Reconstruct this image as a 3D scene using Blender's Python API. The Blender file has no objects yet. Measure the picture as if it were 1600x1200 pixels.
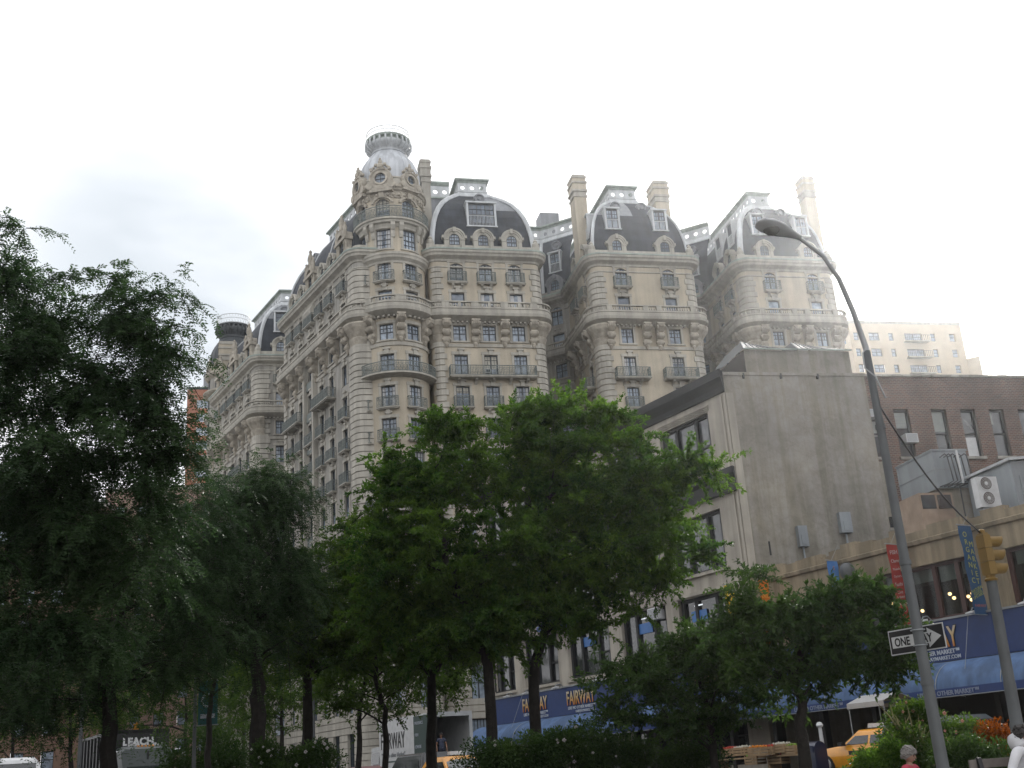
import bpy, math, random
import numpy as np
from mathutils import Matrix, Vector
random.seed(7)
PI = math.pi
D2R = math.radians
scene = bpy.context.scene
COL = scene.collection

# ------------------------------------------------------------------ camera constants
F_PX, PITCH, ROLL, EYE = 1780.0, D2R(18.8545), D2R(-3.9603), 1.5
_F = Vector((0, math.cos(PITCH), math.sin(PITCH)))
_U0 = Vector((0, -math.sin(PITCH), math.cos(PITCH)))
_R0 = Vector((1, 0, 0))
CAM_R = _R0 * math.cos(ROLL) + _U0 * math.sin(ROLL)
CAM_U = -_R0 * math.sin(ROLL) + _U0 * math.cos(ROLL)

def at(px, py, Y):
    """point seen in the photograph at (px, py), at world depth Y"""
    d = CAM_R * (px - 800) - CAM_U * (py - 600) + _F * F_PX
    return Vector((0, 0, EYE)) + d * (Y / d.y)

def gz(y):
    """ground level: the street climbs gently away from the camera"""
    y = min(max(y, -5.0), 50.0)
    return .003 * y if y < 20 else .06 + .028 * (y - 20)

# street grid directions in plan
UB = Vector((-0.51977, 0.85430))      # away along the avenue
UN = Vector((0.97327, 0.22968))       # along the side street
NI = Vector((-0.22968, 0.97327))      # into the block, square to the side street
N2 = Vector((0.85430, 0.51977))       # into the block, square to the avenue
P0 = Vector((-2.331, 112.0))          # apartment block, side-street front
CC = Vector((-15.663, 108.854))       # apartment block, avenue corner
F0 = Vector((16.263, 47.5))           # shop front reference point

def uv(u, v): return P0 + UN * u + NI * v
def sb(s, w=0.0): return CC + UB * s + N2 * w
def fs(s, w=0.0): return F0 + UB * s + N2 * w

# ------------------------------------------------------------------ object helpers
def tag(o, label=None, cat=None, group=None, kind=None):
    if label: o['label'] = label
    if cat: o['category'] = cat
    if group: o['group'] = group
    if kind: o['kind'] = kind
    return o

def link(o, parent=None, world=None):
    COL.objects.link(o)
    if world is not None: o.matrix_basis = world
    if parent is not None:
        o.parent = parent
        o.matrix_parent_inverse = parent.matrix_basis.inverted()
    return o

def empty(name, loc, label=None, cat=None, group=None, rz=0.0):
    o = bpy.data.objects.new(name, None)
    o.empty_display_size = 0.3
    link(o, None, Matrix.Translation(Vector(loc)) @ Matrix.Rotation(rz, 4, 'Z'))
    return tag(o, label, cat, group)

def copy_tree(o, world=None, parent=None):
    c = o.copy(); COL.objects.link(c)
    if parent is not None: c.parent = parent
    if world is not None: c.matrix_basis = world
    for ch in list(o.children): copy_tree(ch, None, c)
    return c

class MB:
    """collects polygons and links them as one mesh object"""
    def __init__(s): s.v = []; s.f = []; s.m = []; s.uv = {}
    def add(s, vs, fs_, m=0, uvs=None):
        b = len(s.v); s.v.extend([tuple(p) for p in vs])
        for k, f in enumerate(fs_):
            if uvs: s.uv[len(s.f)] = uvs[k]
            s.f.append(tuple(i + b for i in f)); s.m.append(m)
    def quad(s, a, b, c, d, m=0, uv=None):
        s.add((a, b, c, d), ((0, 1, 2, 3),), m, [uv] if uv else None)
    def box(s, x0, x1, y0, y1, z0, z1, m=0, M=None):
        vs = [Vector((x, y, z)) for z in (z0, z1) for y in (y0, y1) for x in (x0, x1)]
        if M is not None: vs = [M @ p for p in vs]
        s.add(vs, ((0, 2, 3, 1), (4, 5, 7, 6), (0, 1, 5, 4), (2, 6, 7, 3), (0, 4, 6, 2), (1, 3, 7, 5)), m)
    def tube(s, pts, rad, m=0, n=6, caps=True):
        pts = [Vector(p) for p in pts]
        if not hasattr(rad, '__len__'): rad = [rad] * len(pts)
        ref = None; vs = []
        for i, p in enumerate(pts):
            t = (pts[min(i + 1, len(pts) - 1)] - pts[max(i - 1, 0)])
            t = t.normalized() if t.length > 1e-9 else Vector((0, 0, 1))
            if ref is None: ref = t.orthogonal().normalized()
            ref = (ref - t * ref.dot(t))
            ref = ref.normalized() if ref.length > 1e-6 else t.orthogonal().normalized()
            b = t.cross(ref)
            for k in range(n):
                a = 2 * PI * k / n
                vs.append(p + (ref * math.cos(a) + b * math.sin(a)) * rad[i])
        fs_ = [(i * n + k, i * n + (k + 1) % n, (i + 1) * n + (k + 1) % n, (i + 1) * n + k)
               for i in range(len(pts) - 1) for k in range(n)]
        if caps:
            fs_.append(tuple(reversed(range(n)))); fs_.append(tuple(range((len(pts) - 1) * n, len(pts) * n)))
        s.add(vs, fs_, m)
    def lathe(s, prof, c=(0, 0), n=24, m=0, M=None, caps=True, a0=0.0, a1=2 * PI):
        full = abs(a1 - a0 - 2 * PI) < 1e-6
        k_n = n if full else n + 1
        vs = []
        for r, z in prof:
            for k in range(k_n):
                a = a0 + (a1 - a0) * k / n
                p = Vector((c[0] + r * math.cos(a), c[1] + r * math.sin(a), z))
                vs.append(M @ p if M is not None else p)
        fs_ = []
        for i in range(len(prof) - 1):
            for k in range(n):
                k2 = (k + 1) % k_n
                fs_.append((i * k_n + k, i * k_n + k2, (i + 1) * k_n + k2, (i + 1) * k_n + k))
        if caps and full:
            fs_.append(tuple(reversed(range(n)))); fs_.append(tuple(range((len(prof) - 1) * n, len(prof) * n)))
        s.add(vs, fs_, m)
    def prism(s, poly, axis_pts, m=0):
        """polygon (list of 3-D points) swept by an offset vector"""
        n = len(poly); off = Vector(axis_pts)
        vs = [Vector(p) for p in poly] + [Vector(p) + off for p in poly]
        fs_ = [tuple(reversed(range(n))), tuple(range(n, 2 * n))]
        fs_ += [(i, (i + 1) % n, n + (i + 1) % n, n + i) for i in range(n)]
        s.add(vs, fs_, m)
    def mesh(s, name, mats, smooth=False, origin=None):
        me = bpy.data.meshes.new(name)
        o = Vector(origin) if origin is not None else Vector((0, 0, 0))
        me.from_pydata([(p[0] - o.x, p[1] - o.y, p[2] - o.z) for p in s.v], [], s.f)
        for mt in mats: me.materials.append(mt)
        me.polygons.foreach_set('material_index', s.m)
        if s.uv:
            l = me.uv_layers.new(name='UVMap'); arr = np.zeros(len(me.loops) * 2, dtype=np.float32)
            for pi, uvs in s.uv.items():
                st = me.polygons[pi].loop_start
                for k, q in enumerate(uvs): arr[2 * (st + k)] = q[0]; arr[2 * (st + k) + 1] = q[1]
            l.data.foreach_set('uv', arr)
        if smooth:
            me.polygons.foreach_set('use_smooth', [True] * len(me.polygons))
            if smooth != 'all':
                try: me.set_sharp_from_angle(angle=D2R(40))
                except Exception: pass
        me.update()
        return me
    def build(s, name, mats, parent=None, smooth=False, world=None):
        if world is None:
            xs = [p[0] for p in s.v]; ys = [p[1] for p in s.v]; zs = [p[2] for p in s.v]
            org = Vector(((min(xs) + max(xs)) / 2, (min(ys) + max(ys)) / 2, min(zs)))
            me = s.mesh(name, mats, smooth, org); world = Matrix.Translation(org)
        else:
            me = s.mesh(name, mats, smooth)
        return link(bpy.data.objects.new(name, me), parent, world)

class Path:
    """a line in plan; the outside lies to its right"""
    def __init__(s, pts, r=0.0, seg=5):
        P = [Vector(p) for p in pts]
        if r:
            Q = [P[0]]
            for i in range(1, len(P) - 1):
                a = (P[i - 1] - P[i]).normalized(); b = (P[i + 1] - P[i]).normalized()
                ang = a.angle(b); tl = r / math.tan(ang / 2)
                c = P[i] + (a + b).normalized() * (r / math.sin(ang / 2))
                p1 = P[i] + a * tl; p2 = P[i] + b * tl
                a1 = math.atan2((p1 - c).y, (p1 - c).x); a2 = math.atan2((p2 - c).y, (p2 - c).x)
                da = (a2 - a1 + PI) % (2 * PI) - PI
                for k in range(seg + 1):
                    t = a1 + da * k / seg
                    Q.append(c + Vector((math.cos(t), math.sin(t))) * r)
            Q.append(P[-1]); P = Q
        s.init(P)
    def init(s, P):
        s.P = P; s.T = [0.0]
        for i in range(len(P) - 1): s.T.append(s.T[-1] + (P[i + 1] - P[i]).length)
        seg = [(P[i + 1] - P[i]).normalized() for i in range(len(P) - 1)]
        nr = [Vector((d.y, -d.x)) for d in seg]; s.N = []
        for i in range(len(P)):
            a = nr[max(i - 1, 0)]; b = nr[min(i, len(nr) - 1)]
            m = (a + b).normalized(); s.N.append(m / max(m.dot(a), 0.3))
        s.len = s.T[-1]
    def loc(s, t):
        t = min(max(t, 0), s.len)
        i = 0
        while i < len(s.T) - 2 and t > s.T[i + 1]: i += 1
        L = s.T[i + 1] - s.T[i]; k = (t - s.T[i]) / L if L else 0
        return s.P[i].lerp(s.P[i + 1], k), s.N[i].lerp(s.N[i + 1], k), (s.P[i + 1] - s.P[i]).normalized()
    def pt(s, t, d, z):
        p, n, _ = s.loc(t); q = p + n * d
        return Vector((q.x, q.y, z))
    def stops(s, t0, t1):
        return [t0] + [t for t in s.T if t0 + 1e-4 < t < t1 - 1e-4] + [t1]
    def near(s, p):
        """t of the path point nearest to p"""
        best = None; p = Vector(p)
        for i in range(len(s.P) - 1):
            d = s.P[i + 1] - s.P[i]; L2 = d.length_squared
            k = min(max((p - s.P[i]).dot(d) / L2, 0), 1); q = s.P[i] + d * k
            e = (q - p).length
            if best is None or e < best[0]: best = (e, s.T[i] + k * math.sqrt(L2))
        return best[1]
    def frame(s, t, d, z):
        """local x along the wall, y into it, z up"""
        p, n, tg = s.loc(t); n = Vector((tg.y, -tg.x)); q = p + n * d
        return Matrix(((tg.x, -n.x, 0, q.x), (tg.y, -n.y, 0, q.y), (0, 0, 1, z), (0, 0, 0, 1)))

def arc_path(c, r, a0, a1, n):
    """counter-clockwise arc seen from outside left to right"""
    p = Path([(0, 0), (1, 0)])
    p.init([Vector((c[0] + r * math.cos(a0 + (a1 - a0) * k / n), c[1] + r * math.sin(a0 + (a1 - a0) * k / n))) for k in range(n + 1)])
    return p

def sweep(mb, path, prof, t0=0.0, t1=None, m=0, closed=True, caps=True):
    if t1 is None: t1 = path.len
    st = path.stops(t0, t1); n = len(prof)
    vs = [path.pt(t, d, z) for t in st for d, z in prof]
    fs_ = []; uvs = []
    for i in range(len(st) - 1):
        for k in range(n if closed else n - 1):
            k2 = (k + 1) % n
            fs_.append((i * n + k, (i + 1) * n + k, (i + 1) * n + k2, i * n + k2))
            uvs.append(((st[i], prof[k][1]), (st[i + 1], prof[k][1]), (st[i + 1], prof[k2][1]), (st[i], prof[k2][1])))
    if closed and caps:
        fs_.append(tuple(range(n))); uvs.append([(0, 0)] * n)
        fs_.append(tuple(reversed(range((len(st) - 1) * n, len(st) * n)))); uvs.append([(0, 0)] * n)
    mb.add(vs, fs_, m, uvs)

def pbox(mb, path, t0, t1, z0, z1, d0, d1, m=0):
    sweep(mb, path, [(d0, z0), (d1, z0), (d1, z1), (d0, z1)], t0, t1, m)

def wall(mb, path, t0, t1, z0, z1, ops, m=0, rev=0.28, mr=None, d=0.0):
    """wall skin with real openings (ta, tb, za, zb, rise)"""
    if mr is None: mr = m
    tb = set(path.stops(t0, t1))
    for o in ops: tb.add(o[0]); tb.add(o[1])
    tb = sorted(t for t in tb if t0 - 1e-6 <= t <= t1 + 1e-6)
    for a, b in zip(tb, tb[1:]):
        if b - a < 1e-5: continue
        mid = (a + b) / 2
        blk = sorted((o[2], o[3]) for o in ops if o[0] < mid < o[1])
        z = z0
        for za, zb in blk + [(z1, z1)]:
            if za > z + 1e-5:
                mb.quad(path.pt(a, d, z), path.pt(b, d, z), path.pt(b, d, za), path.pt(a, d, za), m,
                        ((a, z), (b, z), (b, za), (a, za)))
            z = max(z, zb)
    for o in ops:
        a, b, za, zb = o[:4]; rise = o[4] if len(o) > 4 else 0
        st = path.stops(a, b)
        for t, sgn in ((a, 1), (b, -1)):
            q = [path.pt(t, d, za), path.pt(t, d - rev, za), path.pt(t, d - rev, zb), path.pt(t, d, zb)]
            if sgn < 0: q.reverse()
            mb.quad(*q, mr)
        for i in range(len(st) - 1):
            p, q = st[i], st[i + 1]
            mb.quad(path.pt(p, d, za), path.pt(q, d, za), path.pt(q, d - rev, za), path.pt(p, d - rev, za), mr)
            mb.quad(path.pt(p, d - rev, zb), path.pt(q, d - rev, zb), path.pt(q, d, zb), path.pt(p, d, zb), mr)
        if rise:
            n = 8; w = b - a
            for i in range(n):
                x0 = -1 + 2 * i / n; x1 = -1 + 2 * (i + 1) / n
                f = (lambda x: zb - rise + rise * math.sqrt(max(0, 1 - x * x))) if rise > w * .45 else (lambda x: zb - rise * x * x)
                p, q = a + w * (x0 + 1) / 2, a + w * (x1 + 1) / 2
                mb.quad(path.pt(p, d + .004, f(x0)), path.pt(q, d + .004, f(x1)), path.pt(q, d + .004, zb), path.pt(p, d + .004, zb), m)
                mb.quad(path.pt(p, d - rev, f(x0)), path.pt(q, d - rev, f(x1)), path.pt(q, d + .004, f(x1)), path.pt(p, d + .004, f(x0)), mr)

# ------------------------------------------------------------------ materials
def new_mat(name):
    m = bpy.data.materials.new(name); m.use_nodes = True
    nt = m.node_tree; nt.nodes.clear()
    out = nt.nodes.new('ShaderNodeOutputMaterial')
    return m, nt, out

def principled(nt, out, **kw):
    b = nt.nodes.new('ShaderNodeBsdfPrincipled')
    for k, v in kw.items(): b.inputs[k].default_value = v
    nt.links.new(b.outputs['BSDF'], out.inputs['Surface'])
    return b

def noise(nt, scale, detail=4, vec=None, rough=.55):
    n = nt.nodes.new('ShaderNodeTexNoise'); n.inputs['Scale'].default_value = scale
    n.inputs['Detail'].default_value = detail; n.inputs['Roughness'].default_value = rough
    if vec is not None: nt.links.new(vec, n.inputs['Vector'])
    return n

def ramp(nt, fac, stops):
    r = nt.nodes.new('ShaderNodeValToRGB'); e = r.color_ramp.elements
    while len(e) < len(stops): e.new(0.5)
    for k, (p, c) in enumerate(stops): e[k].position = p; e[k].color = (*c, 1)
    nt.links.new(fac, r.inputs['Fac']); return r

def geo(nt, sx=1, sy=1, sz=1):
    g = nt.nodes.new('ShaderNodeNewGeometry'); mp = nt.nodes.new('ShaderNodeMapping')
    mp.inputs['Scale'].default_value = (sx, sy, sz)
    nt.links.new(g.outputs['Position'], mp.inputs['Vector']); return mp.outputs['Vector']

def sc(c, k): return tuple(min(1, x * k) for x in c)

def surf(name, c, rough=.8, var=.18, scale=.6, streak=0.0, metal=0.0, bump=0.0, bscale=8, spec=.4):
    """weathered surface: broad blotches, fine grain and rain streaks"""
    m, nt, out = new_mat(name)
    b = principled(nt, out, Roughness=rough, Metallic=metal)
    b.inputs['Specular IOR Level'].default_value = spec
    n1 = noise(nt, scale, 5, geo(nt))
    r1 = ramp(nt, n1.outputs['Fac'], [(.3, sc(c, 1 - var)), (.7, sc(c, 1 + var))])
    col = r1.outputs['Color']
    if streak:
        n2 = noise(nt, 1.0, 4, geo(nt, 1.6, 1.6, .12))
        r2 = ramp(nt, n2.outputs['Fac'], [(.42, (1 - streak,) * 3), (.62, (1, 1, 1))])
        mx = nt.nodes.new('ShaderNodeMix'); mx.data_type = 'RGBA'; mx.blend_type = 'MULTIPLY'; mx.inputs['Factor'].default_value = 1
        nt.links.new(col, mx.inputs['A']); nt.links.new(r2.outputs['Color'], mx.inputs['B']); col = mx.outputs['Result']
    nt.links.new(col, b.inputs['Base Color'])
    if bump:
        n3 = noise(nt, bscale, 5, geo(nt)); bp = nt.nodes.new('ShaderNodeBump')
        bp.inputs['Strength'].default_value = bump; bp.inputs['Distance'].default_value = .05
        nt.links.new(n3.outputs['Fac'], bp.inputs['Height']); nt.links.new(bp.outputs['Normal'], b.inputs['Normal'])
    return m

def brick(name, c1, c2, mortar, rough=.85, bw=.21, bh=.075, ms=.012, stain=.25):
    m, nt, out = new_mat(name)
    b = principled(nt, out, Roughness=rough)
    uvn = nt.nodes.new('ShaderNodeUVMap')
    t = nt.nodes.new('ShaderNodeTexBrick'); nt.links.new(uvn.outputs['UV'], t.inputs['Vector'])
    t.inputs['Scale'].default_value = 1; t.inputs['Brick Width'].default_value = bw; t.inputs['Row Height'].default_value = bh
    t.inputs['Mortar Size'].default_value = ms; t.inputs['Color1'].default_value = (*c1, 1)
    t.inputs['Color2'].default_value = (*c2, 1); t.inputs['Mortar'].default_value = (*mortar, 1)
    n = noise(nt, .5, 5, geo(nt)); r = ramp(nt, n.outputs['Fac'], [(.35, (1 - stain,) * 3), (.65, (1, 1, 1))])
    mx = nt.nodes.new('ShaderNodeMix'); mx.data_type = 'RGBA'; mx.blend_type = 'MULTIPLY'; mx.inputs['Factor'].default_value = 1
    nt.links.new(t.outputs['Color'], mx.inputs['A']); nt.links.new(r.outputs['Color'], mx.inputs['B'])
    nt.links.new(mx.outputs['Result'], b.inputs['Base Color'])
    return m

def glass_mat(name, lo, hi, rough=.06):
    """window pane: blinds, dark rooms and any reflected sky as colour, different for every window"""
    m, nt, out = new_mat(name)
    b = principled(nt, out, Roughness=rough, IOR=1.5)
    b.inputs['Specular IOR Level'].default_value = .9
    oi = nt.nodes.new('ShaderNodeObjectInfo')
    r = ramp(nt, oi.outputs['Random'], [(0, lo), (.35, tuple((a * .6 + c * .4) for a, c in zip(lo, hi))), (1, hi)])
    n = noise(nt, 1.3, 2, geo(nt)); r2 = ramp(nt, n.outputs['Fac'], [(.35, (.55, .55, .55)), (.65, (1.2, 1.2, 1.2))])
    mx = nt.nodes.new('ShaderNodeMix'); mx.data_type = 'RGBA'; mx.blend_type = 'MULTIPLY'; mx.inputs['Factor'].default_value = 1
    nt.links.new(r.outputs['Color'], mx.inputs['A']); nt.links.new(r2.outputs['Color'], mx.inputs['B'])
    nt.links.new(mx.outputs['Result'], b.inputs['Base Color'])
    n3 = noise(nt, 2.2, 2, geo(nt)); bp = nt.nodes.new('ShaderNodeBump'); bp.inputs['Strength'].default_value = .06
    nt.links.new(n3.outputs['Fac'], bp.inputs['Height']); nt.links.new(bp.outputs['Normal'], b.inputs['Normal'])
    return m

def paint(name, c, rough=.4, metal=0.0, spec=.5, coat=0.0):
    m, nt, out = new_mat(name)
    b = principled(nt, out, Roughness=rough, Metallic=metal); b.inputs['Specular IOR Level'].default_value = spec
    b.inputs['Coat Weight'].default_value = coat; b.inputs['Coat Roughness'].default_value = .08
    n = noise(nt, 3.5, 4, geo(nt)); r = ramp(nt, n.outputs['Fac'], [(.3, sc(c, .88)), (.7, sc(c, 1.08))])
    nt.links.new(r.outputs['Color'], b.inputs['Base Color'])
    return m

def leaf_mat(name, c_lo, c_hi, trans=.45, rough=.5, scale=1.1):
    m, nt, out = new_mat(name)
    at_ = nt.nodes.new('ShaderNodeAttribute'); at_.attribute_name = 'tone'
    n = noise(nt, scale, 3, geo(nt))
    ad = nt.nodes.new('ShaderNodeMath'); ad.operation = 'ADD'; ad.use_clamp = True
    ml = nt.nodes.new('ShaderNodeMath'); ml.operation = 'MULTIPLY_ADD'; ml.inputs[1].default_value = .8; ml.inputs[2].default_value = -.25
    nt.links.new(n.outputs['Fac'], ml.inputs[0]); nt.links.new(ml.outputs[0], ad.inputs[0])
    m2 = nt.nodes.new('ShaderNodeMath'); m2.operation = 'MULTIPLY'; m2.inputs[1].default_value = .7
    nt.links.new(at_.outputs['Fac'], m2.inputs[0]); nt.links.new(m2.outputs[0], ad.inputs[1])
    r = ramp(nt, ad.outputs[0], [(.15, c_lo), (.85, c_hi)])
    b = nt.nodes.new('ShaderNodeBsdfPrincipled'); b.inputs['Roughness'].default_value = rough
    b.inputs['Specular IOR Level'].default_value = .13
    nt.links.new(r.outputs['Color'], b.inputs['Base Color'])
    tr = nt.nodes.new('ShaderNodeBsdfTranslucent')
    hs = nt.nodes.new('ShaderNodeHueSaturation'); hs.inputs['Hue'].default_value = .495; hs.inputs['Saturation'].default_value = 1.15; hs.inputs['Value'].default_value = 1.5
    nt.links.new(r.outputs['Color'], hs.inputs['Color']); nt.links.new(hs.outputs['Color'], tr.inputs['Color'])
    mx = nt.nodes.new('ShaderNodeMixShader'); mx.inputs['Fac'].default_value = trans
    nt.links.new(b.outputs['BSDF'], mx.inputs[1]); nt.links.new(tr.outputs['BSDF'], mx.inputs[2])
    nt.links.new(mx.outputs['Shader'], out.inputs['Surface'])
    return m

def emit_mat(name, c, s):
    m, nt, out = new_mat(name); e = nt.nodes.new('ShaderNodeEmission')
    e.inputs['Color'].default_value = (*c, 1); e.inputs['Strength'].default_value = s
    nt.links.new(e.outputs['Emission'], out.inputs['Surface']); return m

M = {}
M['stone'] = surf('limestone', (.425, .40, .345), .85, .16, .35, .22)
M['stone_grey'] = surf('sooty_limestone', (.355, .338, .30), .85, .2, .35, .3)
M['tanbrick'] = surf('buff_brick', (.455, .40, .31), .85, .12, .5, .14)
M['terra'] = surf('carved_terracotta', (.40, .36, .295), .85, .3, 1.5, .2, bump=.8, bscale=3)
M['copper'] = surf('verdigris_copper', (.31, .36, .32), .7, .2, .8, .2)
M['iron'] = surf('weathered_iron_railing', (.135, .155, .145), .6, .2, 2)
M['slate'] = surf('dark_roof_slate', (.036, .042, .052), .75, .3, .8, .3, spec=.25)
M['lead'] = surf('lead_sheet', (.215, .225, .24), .55, .15, .6, .2)
M['leadpale'] = surf('pale_lead', (.52, .54, .55), .5, .12, .6, .2)
M['dome'] = surf('pale_dome_metal', (.50, .52, .545), .5, .1, .5, .25)
M['domedark'] = surf('dark_dome_metal', (.04, .046, .05), .5, .2, .5, .25)
M['pane'] = glass_mat('old_window_glass', (.05, .075, .11), (.30, .36, .43))  # blue-grey of the reflected sky is mixed into the pane colour
M['panedark'] = glass_mat('dark_window_glass', (.008, .009, .01), (.06, .065, .07))
M['sash'] = paint('dark_sash_paint', (.025, .032, .038), .5)
M['redbrick'] = brick('red_brick', (.165, .066, .036), (.066, .03, .019), (.2, .165, .14), bw=.25, bh=.1, ms=.018, stain=.45)
M['chimbrick'] = surf('chimney_brick', (.36, .27, .2), .9, .25, 1.2, .2)
def patched_render(name, c):
    m, nt, out = new_mat(name); b = principled(nt, out, Roughness=.92)
    def mul(a, bb, k=1.0):
        mx = nt.nodes.new('ShaderNodeMix'); mx.data_type = 'RGBA'; mx.blend_type = 'MULTIPLY'; mx.inputs['Factor'].default_value = k
        nt.links.new(a, mx.inputs['A']); nt.links.new(bb, mx.inputs['B']); return mx.outputs['Result']
    col = ramp(nt, noise(nt, .22, 6, geo(nt), .62).outputs['Fac'], [(.32, sc(c, .8)), (.5, c), (.68, (c[0] * 1.16, c[1] * 1.14, c[2] * 1.08))]).outputs['Color']
    col = mul(col, ramp(nt, noise(nt, 1.5, 6, geo(nt), .7).outputs['Fac'], [(.3, (.82, .81, .78)), (.65, (1.06, 1.06, 1.05))]).outputs['Color'])
    col = mul(col, ramp(nt, noise(nt, 1.0, 5, geo(nt, 2.2, 2.2, .1), .6).outputs['Fac'], [(.4, (.78, .77, .72)), (.58, (1, 1, 1))]).outputs['Color'])
    u_ = nt.nodes.new('ShaderNodeUVMap'); t = nt.nodes.new('ShaderNodeTexBrick'); nt.links.new(u_.outputs['UV'], t.inputs['Vector']); t.inputs['Scale'].default_value = 1; t.inputs['Brick Width'].default_value = 2.7; t.inputs['Row Height'].default_value = 1.9; t.inputs['Mortar Size'].default_value = .012
    t.inputs['Color1'].default_value = (1, 1, 1, 1); t.inputs['Color2'].default_value = (.9, .89, .87, 1); t.inputs['Mortar'].default_value = (.83, .82, .8, 1); col = mul(col, t.outputs['Color'], .6)
    mu = nt.nodes.new('ShaderNodeTexMusgrave') if hasattr(bpy.types, 'ShaderNodeTexMusgrave') else nt.nodes.new('ShaderNodeTexVoronoi')
    if mu.bl_idname.endswith('Voronoi'): mu.feature = 'DISTANCE_TO_EDGE'; mu.inputs['Scale'].default_value = .45; nz = noise(nt, 1.2, 4, geo(nt)); nt.links.new(nz.outputs['Color'], mu.inputs['Vector'])
    cr_ = ramp(nt, mu.outputs[0], [(.0, (.8, .79, .77)), (.03, (1, 1, 1))]); col = mul(col, cr_.outputs['Color'], .5)
    nt.links.new(col, b.inputs['Base Color'])
    n3 = noise(nt, 6, 5, geo(nt)); bp = nt.nodes.new('ShaderNodeBump'); bp.inputs['Strength'].default_value = .35; bp.inputs['Distance'].default_value = .05
    nt.links.new(n3.outputs['Fac'], bp.inputs['Height']); nt.links.new(bp.outputs['Normal'], b.inputs['Normal']); return m
M['stucco'] = patched_render('grey_stucco', (.305, .287, .26))
M['white_brick'] = surf('painted_white_brick', (.43, .395, .335), .8, .12, .8, .28, bump=.3, bscale=9)
M['blackmetal'] = surf('black_cornice_paint', (.014, .015, .016), .6, .3, 1.2)
M['tanstucco'] = surf('tan_parapet_stucco', (.30, .245, .165), .9, .25, .55, .4, bump=.3, bscale=6)
M['brownframe'] = paint('dark_red_wood', (.05, .016, .012), .5)
M['shade'] = paint('pale_roller_shade', (.32, .34, .32), .8)
M['signblue'] = paint('blue_sign_panel', (.007, .031, .125), .55)
M['awning'] = surf('blue_awning_cloth', (.085, .155, .30), .75, .22, .9, .35)
M['valance'] = paint('dark_blue_valance', (.01, .035, .14), .6)
M['white'] = paint('white_paint', (.6, .61, .61), .4)
M['black'] = paint('black_paint', (.012, .012, .013), .45)
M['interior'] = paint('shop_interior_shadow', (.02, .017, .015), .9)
M['glaregrey'] = surf('glare_lightened_grey', (.42, .43, .435), .55, .1, 3, .15)  # glare on the lamp arm and head, put into their colour
M['steel'] = surf('galvanised_steel', (.29, .31, .32), .55, .14, 2.5, .15, metal=.35)
M['pole'] = surf('painted_grey_pole', (.12, .128, .132), .6, .14, 3, .3)
M['duct'] = surf('sheet_metal_duct', (.30, .33, .35), .45, .1, .7, .15, metal=.3)
M['sigyellow'] = paint('signal_yellow', (.19, .11, .016), .5)
M['taxi'] = paint('cab_yellow', (.72, .30, .012), .3, coat=.5)
M['carglass'] = paint('car_glass', (.02, .024, .027), .08, spec=.8)
M['rubber'] = paint('tyre_rubber', (.015, .015, .015), .85)
M['chrome'] = paint('chrome', (.55, .56, .57), .25, metal=.9)
M['asphalt'] = surf('asphalt', (.05, .05, .052), .9, .2, 1.5)
M['pavement'] = surf('concrete_pavement', (.25, .245, .23), .9, .15, 1)
M['bark'] = surf('tree_bark', (.02, .017, .014), .95, .35, 6, bump=.8, bscale=14)
M['wood'] = surf('weathered_bench_wood', (.16, .14, .125), .8, .25, 5)
def proj(P):
    d = Vector(P) - Vector((0, 0, EYE)); z = d.dot(_F)
    return 800 + F_PX * d.dot(CAM_R) / z, 600 - F_PX * d.dot(CAM_U) / z

def hit(px, py, p2, n2):
    """where the sight line through (px, py) meets the upright plane through p2 with plan normal n2"""
    d = CAM_R * (px - 800) - CAM_U * (py - 600) + _F * F_PX
    t = (p2.x * n2.x + p2.y * n2.y) / (d.x * n2.x + d.y * n2.y)
    return Vector((0, 0, EYE)) + d * t

def v3(p, z): return Vector((p.x, p.y, z))

def basis(o, x, z, n=None):
    """matrix with local x along x, local z along z and local y = z cross x"""
    x = Vector((x[0], x[1], x[2] if len(x) > 2 else 0)).normalized(); z = Vector(z).normalized(); y = z.cross(x)
    return Matrix(((x.x, y.x, z.x, o[0]), (x.y, y.y, z.y, o[1]), (x.z, y.z, z.z, o[2]), (0, 0, 0, 1)))

def text_mesh(s, size, depth=.008, align='LEFT', bold=0.0, squeeze=1.0, spacing=1.0):
    cu = bpy.data.curves.new('lettering', 'FONT'); cu.body = s; cu.size = size; cu.extrude = depth; cu.align_x = align
    cu.offset = bold; cu.space_character = spacing; cu.resolution_u = 3
    ob = bpy.data.objects.new('lettering_tmp', cu); COL.objects.link(ob)
    dg = bpy.context.evaluated_depsgraph_get(); dg.update()
    me = bpy.data.meshes.new_from_object(ob.evaluated_get(dg))
    bpy.data.objects.remove(ob)
    if squeeze != 1.0:
        co = np.empty(len(me.vertices) * 3); me.vertices.foreach_get('co', co); co[0::3] *= squeeze; me.vertices.foreach_set('co', co); me.update()
    return me

def text(parent, s, size, o, xdir, up, mat, name='lettering', **kw):
    """raised lettering: local x reads along xdir, local y points up"""
    me = text_mesh(s, size, **kw); me.materials.clear(); me.materials.append(mat)
    x = Vector(xdir).normalized(); y = Vector(up).normalized(); n = x.cross(y)
    W = Matrix(((x.x, y.x, n.x, o[0]), (x.y, y.y, n.y, o[1]), (x.z, y.z, n.z, o[2]), (0, 0, 0, 1)))
    return link(bpy.data.objects.new(name, me), parent, W)
# ================================================================== the stone apartment block
AB = empty('apartment_block', (P0.x, P0.y, gz(60)),
           'huge cream stone apartment block with round domed corner tower, slate mansard roofs and iron balconies', 'building')
WIN_Q = []       # (weight, path frame, w, h, kind, name)
_pc = {}

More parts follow.
